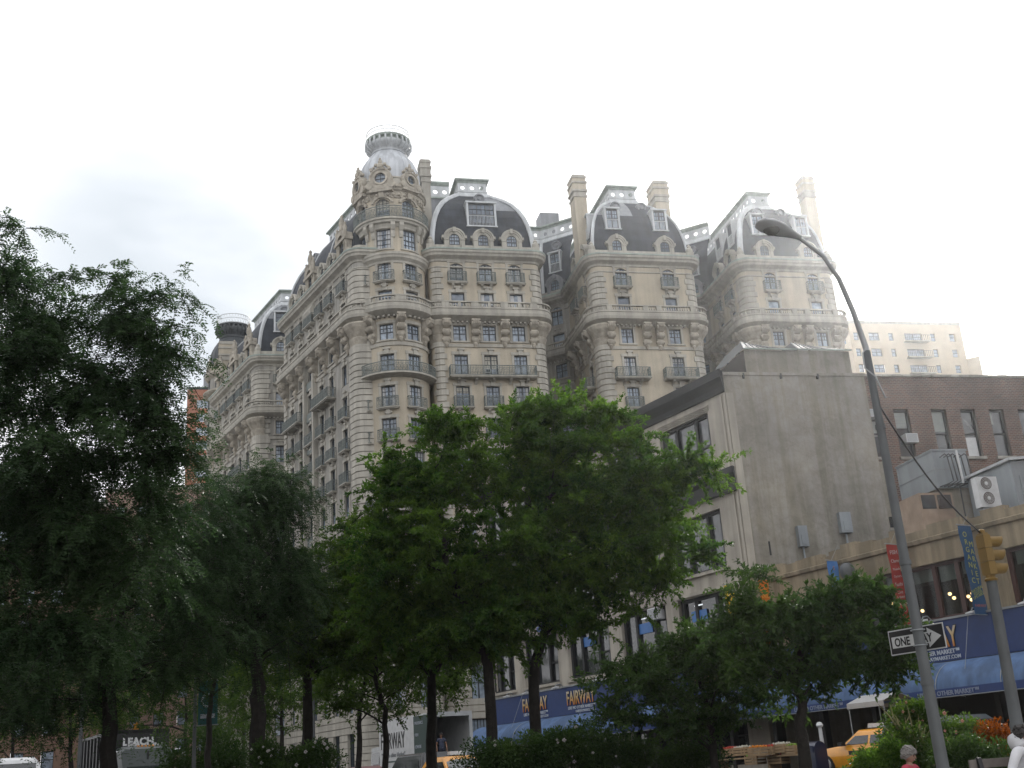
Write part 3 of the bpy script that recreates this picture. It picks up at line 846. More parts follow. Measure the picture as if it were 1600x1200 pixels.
# oculus dormers on the dome
def oculus_dormer(c, R, ang, z, s=1.0):
    q = Vector((c[0] + R * math.cos(ang), c[1] + R * math.sin(ang), z))
    X = Vector((-math.sin(ang), math.cos(ang), 0)); Y = -Vector((math.cos(ang), math.sin(ang), 0))
    W = Matrix(((X.x, Y.x, 0, q.x), (X.y, Y.y, 0, q.y), (X.z, 0, 1, q.z), (0, 0, 0, 1)))
    mb = MB(); n = 20
    for r0, r1, y0, y1 in ((.62 * s, .82 * s, -.28, .5), (.82 * s, 1.12 * s, -.12, .6), (1.12 * s, 1.3 * s, -.22, .6)):
        for k in range(n):
            a, b = 2 * PI * k / n, 2 * PI * (k + 1) / n
            p = lambda r, t, y: (r * math.cos(t), y, r * math.sin(t))
            mb.add([p(r0, a, y0), p(r0, b, y0), p(r1, b, y0), p(r1, a, y0), p(r0, a, y1), p(r0, b, y1), p(r1, b, y1), p(r1, a, y1)],
                   ((0, 3, 2, 1), (0, 1, 5, 4), (3, 7, 6, 2)), 0)
    for sx in (-1, 1):       # scrolls at the foot
        mb.lathe([(.42 * s, -.2), (.42 * s, .25)], n=12, M=Matrix.Translation((sx * 1.25 * s, 0, -.85 * s)) @ Matrix.Rotation(PI / 2, 4, 'X'))
        mb.lathe([(.2 * s, -.2), (.2 * s, .25)], n=10, M=Matrix.Translation((sx * 1.0 * s, 0, 1.15 * s)) @ Matrix.Rotation(PI / 2, 4, 'X'))
    mb.box(-1.3 * s, 1.3 * s, -.2, .5, -1.6 * s, -1.05 * s)
    for x, zz, rr in ((0, 1.55, .42), (0, 2.1, .26), (-.5, 1.75, .22), (.5, 1.75, .22), (-.75, 1.45, .18), (.75, 1.45, .18), (0, 2.45, .15)):
        mb.lathe([(.01, -rr * s), (rr * s * .8, -rr * s * .6), (rr * s, 0), (rr * s * .7, rr * s * .7), (.01, rr * s)], n=8, M=Matrix.Translation((x * s, 0, zz * s)), caps=False)
    o = link(bpy.data.objects.new('oculus_dormer', mb.mesh('oculus_dormer', [M['terra']], True)), AB, W)
    g = MB(); g.lathe([(.66 * s, 0), (.66 * s, .04)], n=20, M=Matrix.Translation((0, .1, 0)) @ Matrix.Rotation(PI / 2, 4, 'X'))
    g.box(-.035, .035, -.02, .06, -.62 * s, .62 * s, 1); g.box(-.62 * s, .62 * s, -.02, .06, -.03, .03, 1)
    link(bpy.data.objects.new('window', g.mesh('round_window', [M['pane'], M['sash']])), o, W)
for t in (t_a, t_b + .1, t_c, t_c - (t_b - t_a)):
    p, n, _ = TP.loc(t); d = p - TC; oculus_dormer(TC, 3.74, math.atan2(d.y, d.x), 62.6, .98 if t in (t_a, t_c) else .8)

# ---------------------------------------------------------------- mansard roofs
INS = [(.45, 55.0), (.5, 56.2), (.62, 57.5), (.85, 58.8), (1.15, 59.9), (1.6, 61.0), (2.2, 62.0), (2.95, 62.9), (3.7, 63.6), (4.3, 64.15)]
def roof(path, zoff=0.0, lead=None, ribs=(), top=4.35, depth=1.0, crest_holes=True, crest=True):
    mb = MB(); ins = [(a * depth, z + zoff) for a, z in INS]
    st = path.stops(0, path.len)
    for i in range(len(st) - 1):
        for k in range(len(ins) - 1):
            n = 6 if lead and lead[0] == i else 1
            for j in range(n):
                fa, fb = j / n, (j + 1) / n
                def P(f, q):
                    a = path.pt(st[i], -ins[q][0], ins[q][1]); b = path.pt(st[i + 1], -ins[q][0], ins[q][1]); return a.lerp(b, f)
                m = 1 if (lead and lead[0] == i and ins[k][1] > lead[1] + zoff and lead[2] <= (fa + fb) / 2 <= lead[3]) else 0
                mb.quad(P(fa, k), P(fb, k), P(fb, k + 1), P(fa, k + 1), m)
    # flat deck behind the cresting
    zt = ins[-1][1]
    q = [path.pt(t, -ins[-1][0], zt) for t in st]
    if len(q) >= 4: mb.add(q, [tuple(range(len(q)))], 1)
    o = mb.build('roof', [M['slate'], M['lead']], AB, True)
    for t, rad in ribs:
        rb = MB(); pts = [path.pt(t, -a + .03, z) for a, z in ins]
        rb.tube(pts, rad, 0, 6); rb.build('hip_rib', [M['leadpale']], o, True)
    if crest:
        base = ins[-1][0]
        cr = MB()
        sweep(cr, path, [(-base + .12, zt - .25), (-base + .2, zt - .1), (-base - .1, zt + .55), (-base - .5, zt + .55), (-base - .5, zt - .25)], 0, path.len, 0)
        z0c, z1c = zt + .55, zt + 1.75; dd = -base - .12
        for i in range(len(st) - 1):
            pa, pb = path.pt(st[i], dd, z0c), path.pt(st[i + 1], dd, z0c); Lg = (pb - pa).length
            if Lg < .3: continue
            holed_plate(cr, pa, pb, z0c, z1c, max(1, int(Lg / 1.05)) if crest_holes else 0, .27)
        sweep(cr, path, [(dd - .2, z1c), (dd + .04, z1c), (dd + .1, z1c + .18), (dd + .32, z1c + .26), (dd + .36, z1c + .42), (dd - .3, z1c + .42)], 0, path.len, 1)
        sweep(cr, path, [(dd - .18, z0c + .0), (dd + .1, z0c), (dd + .1, z0c + .12), (dd - .18, z0c + .12)], 0, path.len, 0)
        cr.build('roof_cresting', [M['leadpale'], M['copper']], o)
    return o

def holed_plate(mb, pa, pb, z0, z1, nh, r, th=.14):
    """plate from pa to pb pierced by nh real round holes, only in its middle part"""
    d = (pb - pa); Lg = d.length; d = d / Lg; nrm = Vector((d.y, -d.x, 0))
    zc = (z0 + z1) / 2; hw = min(.5, Lg / (2 * max(nh, 1)))
    P = lambda x, z, k: Vector((pa.x + d.x * x, pa.y + d.y * x, z)) - nrm * (th * k)
    def face(x0, x1):
        if x1 - x0 < .01: return
        for k in (0, 1): mb.quad(P(x0, z0, k), P(x1, z0, k), P(x1, z1, k), P(x0, z1, k), 0)
    cur = 0
    for h in range(nh):
        c = Lg * (h + .5) / nh; face(cur, c - hw); cur = c + hw
        n = 16; circ = []; sq = []
        for k in range(n):
            a = 2 * PI * k / n; ca, sa = math.cos(a), math.sin(a)
            circ.append((c + r * ca, zc + r * sa))
            m_ = max(abs(ca) / hw, abs(sa) / ((z1 - z0) / 2)); sq.append((c + ca / m_, zc + sa / m_))
        for k in range(n):
            k2 = (k + 1) % n
            for s_ in (0, 1):
                mb.quad(P(*circ[k], s_), P(*circ[k2], s_), P(*sq[k2], s_), P(*sq[k], s_), 0)
            mb.quad(P(*circ[k], 0), P(*circ[k2], 0), P(*circ[k2], 1), P(*circ[k], 1), 0)
        # fill square corners missed between samples
        for sx in (-1, 1):
            for sz in (-1, 1):
                cx, cz = c + sx * hw, zc + sz * (z1 - z0) / 2
                near = sorted(sq, key=lambda q: (q[0] - cx) ** 2 + (q[1] - cz) ** 2)[:2]
                for s_ in (0, 1): mb.add([P(*near[0], s_), P(*near[1], s_), P(cx, cz, s_)], ((0, 1, 2),), 0)
    face(cur, Lg)

R1 = Path([uv(-5.75, 24), uv(-5.75, 0), uv(6.4, 0), uv(6.4, 24)])
ro1 = roof(R1, lead=(1, 60.6, .42, .95), ribs=[(R1.T[1], .3), (R1.T[2], .26)])
R2 = Path([uv(12.3, 24), uv(12.3, 0), uv(24.35, 0), uv(24.35, 24)])
ro2 = roof(R2, lead=(1, 60.2, .0, .52), ribs=[(R2.T[1], .2), (R2.T[2], .12)])
R3 = Path([uv(30.0, 24), uv(30.0, 0), uv(41.4, 0), uv(41.4, 24)])
ro3 = roof(R3, ribs=[(R3.T[1], .34), (R3.T[2], .16)])
RK1 = Path([uv(6.0, 12.3), uv(9.9, 12.3), uv(12.6, 10.0)]); rk1 = roof(RK1, ribs=[(RK1.T[1], .22)], depth=.75)
RK2 = Path([uv(24.0, 12.3), uv(27.6, 12.3), uv(30.3, 10.0)]); rk2 = roof(RK2, ribs=[(RK2.T[1], .22)], depth=.75)
RA1 = Path([sb(22.3, 14), sb(22.3), sb(.6), sb(.6, 6)]); ra1 = roof(RA1, -.35, ribs=[(RA1.T[1], .2), (RA1.T[1] + 7.4, .1), (RA1.T[1] + 14, .1)])
RA2 = Path([sb(51.4, 14), sb(51.4), sb(32.4), sb(32.4) + UN * 12.4, sb(32.4) + UN * 12.4 + UB * 12]); ra2 = roof(RA2, -.8, lead=(2, 60.5, 0, .6), ribs=[(RA2.T[1], .2), (RA2.T[2], .26), (RA2.T[3], .2)])

def stone_dormer(path, t, zb, w=2.35, win=(1.15, 2.0), d0=-.9, d1=-.02, wt=3, parent=None, m='stone'):
    """arched stone dormer standing on the cornice"""
    W = path.frame(t, 0, zb); mb = MB(); hw = w / 2; ww, wh = win; sp = wh - ww / 2
    y0, y1 = -d1, -d0
    for sx in (-1, 1):
        x0, x1 = sorted((sx * ww / 2, sx * (hw - .22)))
        mb.box(x0, x1, y0 + .1, y1, 0, sp + .1, 0)
        a0, a1 = sorted((sx * (ww / 2 + .1), sx * hw)); mb.box(a0, a1, y0 - .04, y1, sp - .1, sp + .14, 0)
        b0, b1 = sorted((sx * (ww / 2 + .16), sx * (hw - .06))); mb.box(b0, b1, y0 + .02, y1, 0, sp - .1, 0)
        c0, c1 = sorted((sx * (hw - .1), sx * (hw + .2))); mb.box(c0, c1, y0 + .0, y1, sp + .14, sp + .45, 0)
    n = 14
    for (r0, r1, ya, yb) in ((ww / 2, hw - .3, y0 + .1, y1 + .6), (hw - .3, hw - .12, y0, y1 + .6), (hw - .12, hw + .06, y0 - .1, y1 + .6)):
        for k in range(n):
            a, b = PI * k / n, PI * (k + 1) / n
            p = lambda r, t_, y: (r * math.cos(t_), y, sp + .1 + r * math.sin(t_))
            mb.add([p(r0, a, ya), p(r0, b, ya), p(r1, b, ya), p(r1, a, ya), p(r0, a, yb), p(r0, b, yb), p(r1, b, yb), p(r1, a, yb)],
                   ((0, 3, 2, 1), (0, 1, 5, 4), (3, 7, 6, 2)), 0)
    mb.box(-.16, .16, y0 - .14, y0 + .3, sp + hw - .35, sp + hw + .22, 0)
    o = link(bpy.data.objects.new('dormer', mb.mesh('dormer', [M[m]], True)), AB, W)
    put_window(o, path.frame(t, d1 - .26, zb), ww, wh + .1, 'french')
    return o

def roof_window(path, t, z0, z1, w, d, m='leadpale', kind='pair'):
    """square-headed window set in the roof slope"""
    W = path.frame(t, d, z0); h = z1 - z0; mb = MB()
    for sx in (-1, 1):
        a, b = sorted((sx * w / 2, sx * (w / 2 + .22))); mb.box(a, b, 0, 1.9, -.1, h + .1, 0)
    mb.box(-w / 2 - .3, w / 2 + .3, -.06, 2.4, h + .1, h + .3, 0); mb.box(-w / 2 - .3, w / 2 + .3, -.1, .6, -.25, -.1, 0)
    n = int(w / .16)
    for i in range(n + 1): mb.box(-w / 2 + w * i / n - .015, -w / 2 + w * i / n + .015, -.02, .01, -.1, h * .42, 1)
    mb.box(-w / 2, w / 2, -.03, .01, h * .42, h * .42 + .06, 1)
    o = link(bpy.data.objects.new('roof_dormer', mb.mesh('roof_dormer', [M[m], M['leadpale']])), AB, W)
    put_window(o, path.frame(t, d - .2, z0), w, h, kind)

def roundel(path, t, z, d, r=.62):
    mb = MB()
    X = Matrix.Rotation(PI / 2, 4, 'X')
    mb.lathe([(r, .3), (r, -.8)], n=20, m=0, M=X, caps=False); mb.lathe([(r, .3), (r * .95, .38), (r * .72, .38), (r * .68, .22), (.02, .2)], n=20, m=0, M=X, caps=False)
    mb.lathe([(r * .35, .2), (r * .3, .3), (.02, .31)], n=12, m=0, M=X, caps=False)
    link(bpy.data.objects.new('roof_roundel', mb.mesh('roof_roundel', [M['lead']], True)), AB, path.frame(t, d, z))

def on(path, i, k): return path.T[i] + k
for u in (-2.85, .32, 3.5): stone_dormer(R1, on(R1, 1, u + 5.75), 55.1)
for path, us, i in ((R2, (15.55, 21.2), 12.3), (R3, (33.3, 38.75), 30.0)):
    for u in us:
        stone_dormer(path, on(path, 1, u - i), 55.1, 2.2, (1.1, 1.95))
        roof_window(path, on(path, 1, u - i), 59.0, 61.3, 1.35, -.72)
    for v in (3.0, 6.6):
        stone_dormer(path, path.T[1] - v, 55.1, 2.2, (1.1, 1.95)); roof_window(path, path.T[1] - v - .2, 58.6, 61.2, 1.3, -.72)
    roundel(path, on(path, 1, us[0] - i + 1.2), 62.75, -2.9); roundel(path, on(path, 1, us[1] - i - 1.3), 62.75, -2.9)
    roundel(path, path.T[1] - 7.5, 62.6, -2.8)
roof_window(R1, on(R1, 1, .45 + 5.75), 58.7, 61.3, 2.9, -.72, kind='wide'); roundel(R1, on(R1, 1, .75 + 5.75), 63.1, -3.1)
for K, tt_ in ((RK1, (1.6, RK1.T[1] + 1.6)), (RK2, (1.8, RK2.T[1] + 1.6))):
    for t in tt_: stone_dormer(K, t, 55.1, 2.2, (1.1, 2.0), m='lead')
    roof_window(K, tt_[1], 58.6, 60.9, 1.2, -.6); roundel(K, tt_[1], 62.3, -1.7)

def aedicule(path, t, z):
    """tall carved dormer with columns and crowning figures"""
    W = path.frame(t, .1, z); mb = MB()
    mb.box(-1.5, 1.5, -.1, 1.2, 0, .5)
    for sx in (-1, 1):
        for x in (.75, 1.2): mb.lathe([(.17, .5), (.19, .6), (.14, .7), (.13, 2.1), (.2, 2.3), (.2, 2.4)], c=(sx * x, .05), n=8)
        a, b = sorted((sx * .55, sx * 1.35)); mb.box(a, b, .15, 1.2, .5, 2.4)
        mb.lathe([(.38, -.2), (.38, .3)], n=12, M=Matrix.Translation((sx * 1.55, .3, .9)) @ Matrix.Rotation(PI / 2, 4, 'X'))
    mb.box(-1.55, 1.55, -.25, 1.2, 2.4, 2.75)
    n = 12
    for k in range(n):
        a, b = PI * k / n, PI * (k + 1) / n
        p = lambda r, q, y: (r * math.cos(q), y, 2.75 + r * .8 * math.sin(q))
        mb.add([p(.7, a, -.2), p(.7, b, -.2), p(1.35, b, -.2), p(1.35, a, -.2), p(.7, a, 1.5), p(.7, b, 1.5), p(1.35, b, 1.5), p(1.35, a, 1.5)], ((0, 3, 2, 1), (0, 1, 5, 4), (3, 7, 6, 2)))
    mb.lathe([(.34, 3.7), (.42, 3.9), (.26, 4.3), (.36, 4.6), (.3, 5.1), (.14, 5.5), (.2, 5.7), (.02, 5.95)], n=9, c=(0, .1))
    for sx in (-1, 1): mb.lathe([(.26, 2.75), (.3, 3.1), (.18, 3.6), (.26, 3.9), (.1, 4.3), (.14, 4.45), (.02, 4.6)], n=8, c=(sx * 1.1, .0))
    o = link(bpy.data.objects.new('carved_dormer', mb.mesh('carved_dormer', [M['terra']], True)), AB, W)
    put_window(o, path.frame(t, -.1, z + .5), 1.1, 2.2, 'french')
ra_t = lambda s: RA1.T[2] - (s - .6)
rb_t = lambda s: RA2.T[2] - (s - 32.4)
for s in (3.2, 12.75): aedicule(RA1, ra_t(s), 54.55)
for s in (6.7, 9.5, 16.0, 18.9): stone_dormer(RA1, ra_t(s), 54.7, 2.2, (1.1, 1.95))
for s in (8.1, 17.4): roundel(RA1, ra_t(s), 62.0, -2.6)
for s in (35.5, 41.9, 48.4): aedicule(RA2, rb_t(s), 54.1)
for s in (38.6, 45.2): stone_dormer(RA2, rb_t(s), 54.25, 2.2, (1.1, 1.95))
for k in (3.1, 7.6):
    stone_dormer(RA2, RA2.T[2] + k, 54.3, 2.3, (1.15, 2.0)); roof_window(RA2, RA2.T[2] + k, 58.2, 60.7, 1.35, -.72)
roundel(RA2, RA2.T[2] + 3.6, 61.9, -2.9)
stone_dormer(R1, R1.T[1] - 4, 55.1)

def finial(path, t, z):
    mb = MB(); q = path.pt(t, -.25, 0)
    mb.box(q.x - .42, q.x + .42, q.y - .42, q.y + .42, z, z + .7); mb.lathe([(.3, z + .7), (.42, z + .95), (.38, z + 1.2), (.2, z + 1.35), (.26, z + 1.5), (.05, z + 1.8)], (q.x, q.y), 10)
    mb.build('corner_finial', [M['stone']], AB, True)
for p_ in (R1, R2, R3): finial(p_, p_.T[1], 55.1); finial(p_, p_.T[2], 55.1)
finial(RA2, RA2.T[2], 54.3)

def chimney(u, v, z0, z1, w=1.2, dd=1.9, mat_='stone', pos=None, tall=False):
    """square chimney stack with moulded cap"""
    mb = MB(); q = pos if pos is not None else uv(u, v)
    Wm = Matrix(((UN.x, NI.x, 0, q.x), (UN.y, NI.y, 0, q.y), (0, 0, 1, 0), (0, 0, 0, 1)))
    cap = 2.9 if not tall else 2.7
    def b(e, a, c, m=0): mb.box(-w / 2 - e, w / 2 + e, -dd / 2 - e, dd / 2 + e, a, c, m, Wm)
    b(0, z0, z1 - cap, 0); b(.1, z1 - cap, z1 - cap + .22, 1); b(.02, z1 - cap + .22, z1 - cap + .7, 1); b(.16, z1 - cap + .7, z1 - cap + .95, 1)
    b(.08, z1 - cap + .95, z1 - 1.15, 0); b(.18, z1 - 1.15, z1 - .9, 1); b(.06, z1 - .9, z1 - .45, 0); b(.14, z1 - .45, z1 - .2, 1); b(.02, z1 - .2, z1, 1)
    mb.build('chimney', [M[mat_], M['stone']], AB)
chimney(-5.35, 3.0, 50, 67.4, 1.0, 1.7)
chimney(12.75, 4.0, 50, 66.9, 1.45, 1.9, 'tanbrick'); chimney(23.7, 6.5, 50, 68.0, 1.7, 2.2, 'tanbrick')
chimney(41.2, 2.6, 46, 67.5, 1.35, 1.6, 'tanbrick')
chimney(0, 0, 50, 63.8, 2.2, 1.7, 'chimbrick', sb(9.6, 5.2)); chimney(0, 0, 50, 63.6, 2.2, 1.7, 'chimbrick', sb(20.0, 5.2))
chimney(0, 0, 50, 62.4, 2.3, 1.8, 'tanbrick', sb(49.4, 1.3))

# far corner tower
FT = sb(53.4, 3.3)
fw = MB(); FP = arc_path(FT, 3.45, a_un - PI * 1.3, a_un + .2, 36); fops = []
fdir = [FP.len * k for k in (.28, .45, .62)]
for za, zb in ((50.0, 52.0), (46.6, 48.6), (43.2, 45.2), (53.4, 55.4), (56.4, 58.0), (39.8, 41.8), (36.4, 38.4), (33.0, 35.0)):
    for t in fdir: fops.append((t - .6, t + .6, za, zb, 0)); queue_window(FP, t, za, zb, 1.2, 'pair', .8, d=-.2)
wall(fw, FP, 0, FP.len, .5, 59.0, fops, 0, .25, 0)
for dz, k in ((-3.3, .62), (-6.9, 0)):
    pass
sweep(fw, FP, [(d * .6, z - 2.4) for d, z in CORNICE], 0, FP.len, 0); sweep(fw, FP, [(d, z - 1.8) for d, z in DECK], 0, FP.len, 0)
sweep(fw, FP, [(-.02, 57.9), (.2, 58.1), (.5, 58.5), (.5, 58.8), (-.02, 59.0)], 0, FP.len, 1)
sweep(fw, FP, [(-.02, 55.3), (.5, 55.6), (.7, 55.8), (.7, 56.0), (-.02, 56.1)], 0, FP.len, 1)
fw.build('tower_wall', [M['stone_grey'], M['terra']], AB)
tower_top(FT, 59.6, 64.6, 'domedark', mrail='leadpale', light=False)
for a in (-2.6, -1.9, -1.2): oculus_dormer(FT, 3.45, a, 59.4, .7)

# solid mass behind the fronts
core = MB()
def slab(pts, z0, z1):
    n = len(pts); core.add([(p.x, p.y, z0) for p in pts] + [(p.x, p.y, z1) for p in pts],
        [tuple(reversed(range(n))), tuple(range(n, 2 * n))] + [(i, (i + 1) % n, n + (i + 1) % n, n + i) for i in range(n)], 0)
slab([uv(-5.6, 24.3), uv(41.3, 24.3), uv(41.3, 30), uv(-12, 30)], 1, 55)
slab([uv(6.6, 12.9), uv(12.0, 12.9), uv(12.0, 24), uv(6.6, 24)], 1, 55); slab([uv(24.6, 12.9), uv(29.7, 12.9), uv(29.7, 24), uv(24.6, 24)], 1, 55)
slab([sb(22.4, 10.2), sb(32.2, 10.2), sb(32.2, 20), sb(22.4, 20)], 1, 54)
slab([sb(.8, 4), sb(22, 4), sb(22, 16), sb(.8, 9)], 1, 54); slab([sb(33, 4), sb(51, 4), sb(51, 16), sb(33, 16)], 1, 53.5)
core.build('core_mass', [M['stone_grey']], AB)
bulk = MB()
q = uv(13.4, 20)
bulk.box(-1.25, 1.25, -1.2, 1.2, 62, 70.2, 0, Matrix(((UN.x, NI.x, 0, q.x), (UN.y, NI.y, 0, q.y), (0, 0, 1, 0), (0, 0, 0, 1))))
bulk.build('roof_bulkhead', [M['lead']], AB)

back = MB()
back.quad(v3(uv(-8.2, 9), 55), v3(uv(-1.5, 9), 55), v3(uv(-1.5, 9), 66.4), v3(uv(-8.2, 9), 66.4), 1)
bp_ = Path([uv(-8.2, 14), uv(-8.2, 9), uv(-1.5, 9)])
for i in (0, 1): holed_plate(back, bp_.pt(bp_.T[i], 0, 66.4), bp_.pt(bp_.T[i + 1], 0, 66.4), 66.4, 67.9, 6, .3)
sweep(back, bp_, [(-.2, 67.9), (.05, 67.9), (.3, 68.15), (.34, 68.35), (-.2, 68.35)], 0, bp_.len, 2); sweep(back, bp_, [(-.2, 66.2), (.15, 66.2), (.15, 66.4), (-.2, 66.4)], 0, bp_.len, 2)
back.build('roof_cresting', [M['leadpale'], M['lead'], M['copper']], AB)
# place the windows: the hundred that show largest one by one, the rest as one part
WIN_Q.sort(key=lambda r: -r[0])
wr = random.Random(12); _bl = {}
blind_m = [paint('cream_blind', (.42, .40, .34), .8), paint('grey_blind', (.3, .31, .31), .8), paint('white_curtain', (.5, .5, .5), .8)]
for i, r in enumerate(WIN_Q[:98]):
    o = put_window(AB, r[1], r[2], r[3], r[4]); w_, h_ = r[2], r[3]
    if wr.random() < .5:
        kind = wr.randrange(3); k = (round(w_, 2), round(h_, 2), kind, wr.choice((.3, .5, .7)))
        if k not in _bl:
            b_ = MB()
            if kind < 2: b_.box(-w_ / 2 + .1, w_ / 2 - .1, -.012, -.001, h_ * (1 - k[3]), h_ - .1)
            else:
                b_.box(-w_ / 2 + .1, -w_ / 2 + .1 + w_ * .3 * k[3] + .1, -.012, -.001, .1, h_ - .1); b_.box(w_ / 2 - w_ * .3 * k[3] - .2, w_ / 2 - .1, -.012, -.001, .1, h_ - .1)
            _bl[k] = b_.mesh('blind', [blind_m[kind]])
        link(bpy.data.objects.new('blind', _bl[k]), o, r[1])
    if wr.random() < .13:
        a_ = MB(); x_ = wr.choice((-.28, .28)) * w_; z_ = .1; a_.box(x_ - .3, x_ + .3, -.42, .0, z_, z_ + .42, 0); a_.box(x_ - .24, x_ + .24, -.43, -.415, z_ + .06, z_ + .36, 1)
        link(bpy.data.objects.new('air_conditioner', a_.mesh('air_conditioner', [M['leadpale'], M['sash']])), o, r[1])
rest = MB()
for r in WIN_Q[98:]:
    p, f, _, _ = pane_frame(r[2], r[3], r[4])
    rest.add([r[1] @ Vector(v) for v in p.v], p.f, 0); rest.add([r[1] @ Vector(v) for v in f.v], f.f, 1)
tag(rest.build('other_windows', [M['pane'], M['sash']], AB), kind='stuff')
# ================================================================== two-storey food market
X_AV = -UB.to_3d(); OUT_AV = -N2.to_3d(); UP = Vector((0, 0, 1))
def glassy(name, tint, k=.86):
    m, nt, out = new_mat(name)
    t = nt.nodes.new('ShaderNodeBsdfTransparent'); t.inputs['Color'].default_value = (*tint, 1)
    g_ = nt.nodes.new('ShaderNodeBsdfGlossy'); g_.inputs['Roughness'].default_value = .03
    mx = nt.nodes.new('ShaderNodeMixShader'); fr = nt.nodes.new('ShaderNodeFresnel'); fr.inputs['IOR'].default_value = 1.22
    nt.links.new(fr.outputs['Fac'], mx.inputs['Fac']); nt.links.new(t.outputs['BSDF'], mx.inputs[1]); nt.links.new(g_.outputs['BSDF'], mx.inputs[2])
    nt.links.new(mx.outputs['Shader'], out.inputs['Surface']); return m
M['shopglass'] = glassy('shop_glass', (.72, .75, .74))
M['bulb'] = emit_mat('lit_bulb', (1, .62, .28), 4.0)
M['tube'] = emit_mat('lit_tube', (1, .55, .25), 1.6)

MK = empty('market_building', v3(fs(-1), gz(47)), 'low tan market building with rough parapet, dark red window band and long blue awning', 'shop')
LP = Path([fs(10.15), fs(-16)])
ls = lambda s: 10.15 - s
mb = MB()
ops = [(ls(3.35), ls(-2.35), 6.25, 8.52), (ls(-4.1), ls(-10), 6.25, 8.45), (ls(6.6), ls(5.7), 7.0, 8.3), (ls(4.75), ls(3.95), 7.0, 8.3), (ls(9.2), ls(7.4), 7.0, 8.3)]
wall(mb, LP, 0, LP.len, 3.3, 9.45, ops, 0, .35)
sweep(mb, LP, [(-.02, 9.36), (.1, 9.4), (.14, 9.55), (.02, 9.6), (-.02, 9.6)], 0, LP.len, 0)
# crumbling parapet top
t = 0.0; rnd = random.Random(3)
while t < LP.len:
    w_ = rnd.uniform(.35, 1.1); h = 10.0 + rnd.uniform(-.14, .12) + (.12 if 6 < t < 9 else 0)
    pbox(mb, LP, t, min(LP.len, t + w_), 9.58, h, -.4, rnd.uniform(-.03, .02), 0); t += w_
mb.box(0, 26.1, .35, 14, 8.7, 9.0, 1, basis(v3(fs(10.15), 0), X_AV, UP))
mb.build('wall', [M['tanstucco'], M['asphalt']], MK)
# interior rooms: floor, ceiling and back wall of both storeys
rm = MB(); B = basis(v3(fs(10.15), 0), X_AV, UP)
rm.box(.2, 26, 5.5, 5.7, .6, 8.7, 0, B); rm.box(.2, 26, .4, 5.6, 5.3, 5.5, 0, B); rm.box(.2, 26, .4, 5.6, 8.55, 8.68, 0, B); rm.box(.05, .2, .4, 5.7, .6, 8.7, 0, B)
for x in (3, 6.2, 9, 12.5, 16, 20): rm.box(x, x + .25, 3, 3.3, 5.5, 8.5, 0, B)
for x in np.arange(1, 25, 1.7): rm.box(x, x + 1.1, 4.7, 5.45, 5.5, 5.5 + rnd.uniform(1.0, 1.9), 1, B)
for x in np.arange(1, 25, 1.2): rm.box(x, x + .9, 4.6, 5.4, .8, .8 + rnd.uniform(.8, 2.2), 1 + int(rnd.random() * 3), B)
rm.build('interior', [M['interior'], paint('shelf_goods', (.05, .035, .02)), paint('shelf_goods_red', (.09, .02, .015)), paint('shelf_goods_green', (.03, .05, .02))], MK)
def shop_window(parent, path, t0, t1, z0, z1, mulls, shade=None, d=-.3):
    W = path.frame((t0 + t1) / 2, d, z0); w = t1 - t0; h = z1 - z0
    g_ = MB(); g_.box(-w / 2, w / 2, 0, .02, 0, h); o = link(bpy.data.objects.new('window', g_.mesh('window', [M['shopglass']])), parent, W)
    f = MB(); e = .14
    f.box(-w / 2, w / 2, -.1, -.003, h - e, h); f.box(-w / 2, w / 2, -.1, -.003, 0, e)
    for x in [t0 + .07, t1 - .07] + mulls: f.box(x - (t0 + t1) / 2 - .1, x - (t0 + t1) / 2 + .1, -.13, -.004, e, h - e)
    link(bpy.data.objects.new('window_frame', f.mesh('window_frame', [M['brownframe']])), o, W)
    if shade:
        s = MB(); ed = sorted([t0 + .15] + [q for q in mulls] + [t1 - .15])
        for i, (a, b) in enumerate(zip(ed, ed[1:])):
            s.box(a - (t0 + t1) / 2 + .12, b - (t0 + t1) / 2 - .12, .06, .08, h - e - shade[i % len(shade)], h - e)
        link(bpy.data.objects.new('roller_shade', s.mesh('roller_shade', [M['shade']])), o, W)
shop_window(MK, LP, ls(3.35), ls(-2.35), 6.25, 8.52, [ls(2.2), ls(.75), ls(-.6), ls(-1.75)], [.55, .75, .5, .62, .5])
shop_window(MK, LP, ls(-4.1), ls(-10), 6.25, 8.45, [ls(-5.6), ls(-7), ls(-8.5)], [.5, .62])
for a, b in ((6.6, 5.7), (4.75, 3.95), (9.2, 7.4)): shop_window(MK, LP, ls(a), ls(b), 7.0, 8.3, [])
for (s, w_, z) in ((2.7, 1.4, 7.35), (2.5, 2.2, 6.95), (1.6, 1.2, 7.2), (.45, 1.6, 7.5), (.2, 1.9, 7.45), (-.15, 2.6, 7.3), (-1.35, 1.5, 7.35), (-2.1, 1.2, 7.2), (1.1, 3.2, 7.55), (-5.4, 1.8, 7.4), (-6.6, 2.6, 7.2)) + tuple((rnd.uniform(-2.1, 3.1), rnd.uniform(.7, 2.6), rnd.uniform(6.9, 7.6)) for _ in range(12)):
    b_ = MB(); q = fs(s, w_); b_.lathe([(.01, -.07), (.06, -.045), (.085, .0), (.055, .06), (.015, .07)], n=8, M=Matrix.Translation(v3(q, z))); b_.tube([v3(q, z + .07), v3(q, 8.56)], .008, 1, 4)
    b_.build('hanging_bulb', [M['bulb'], M['black']], MK)
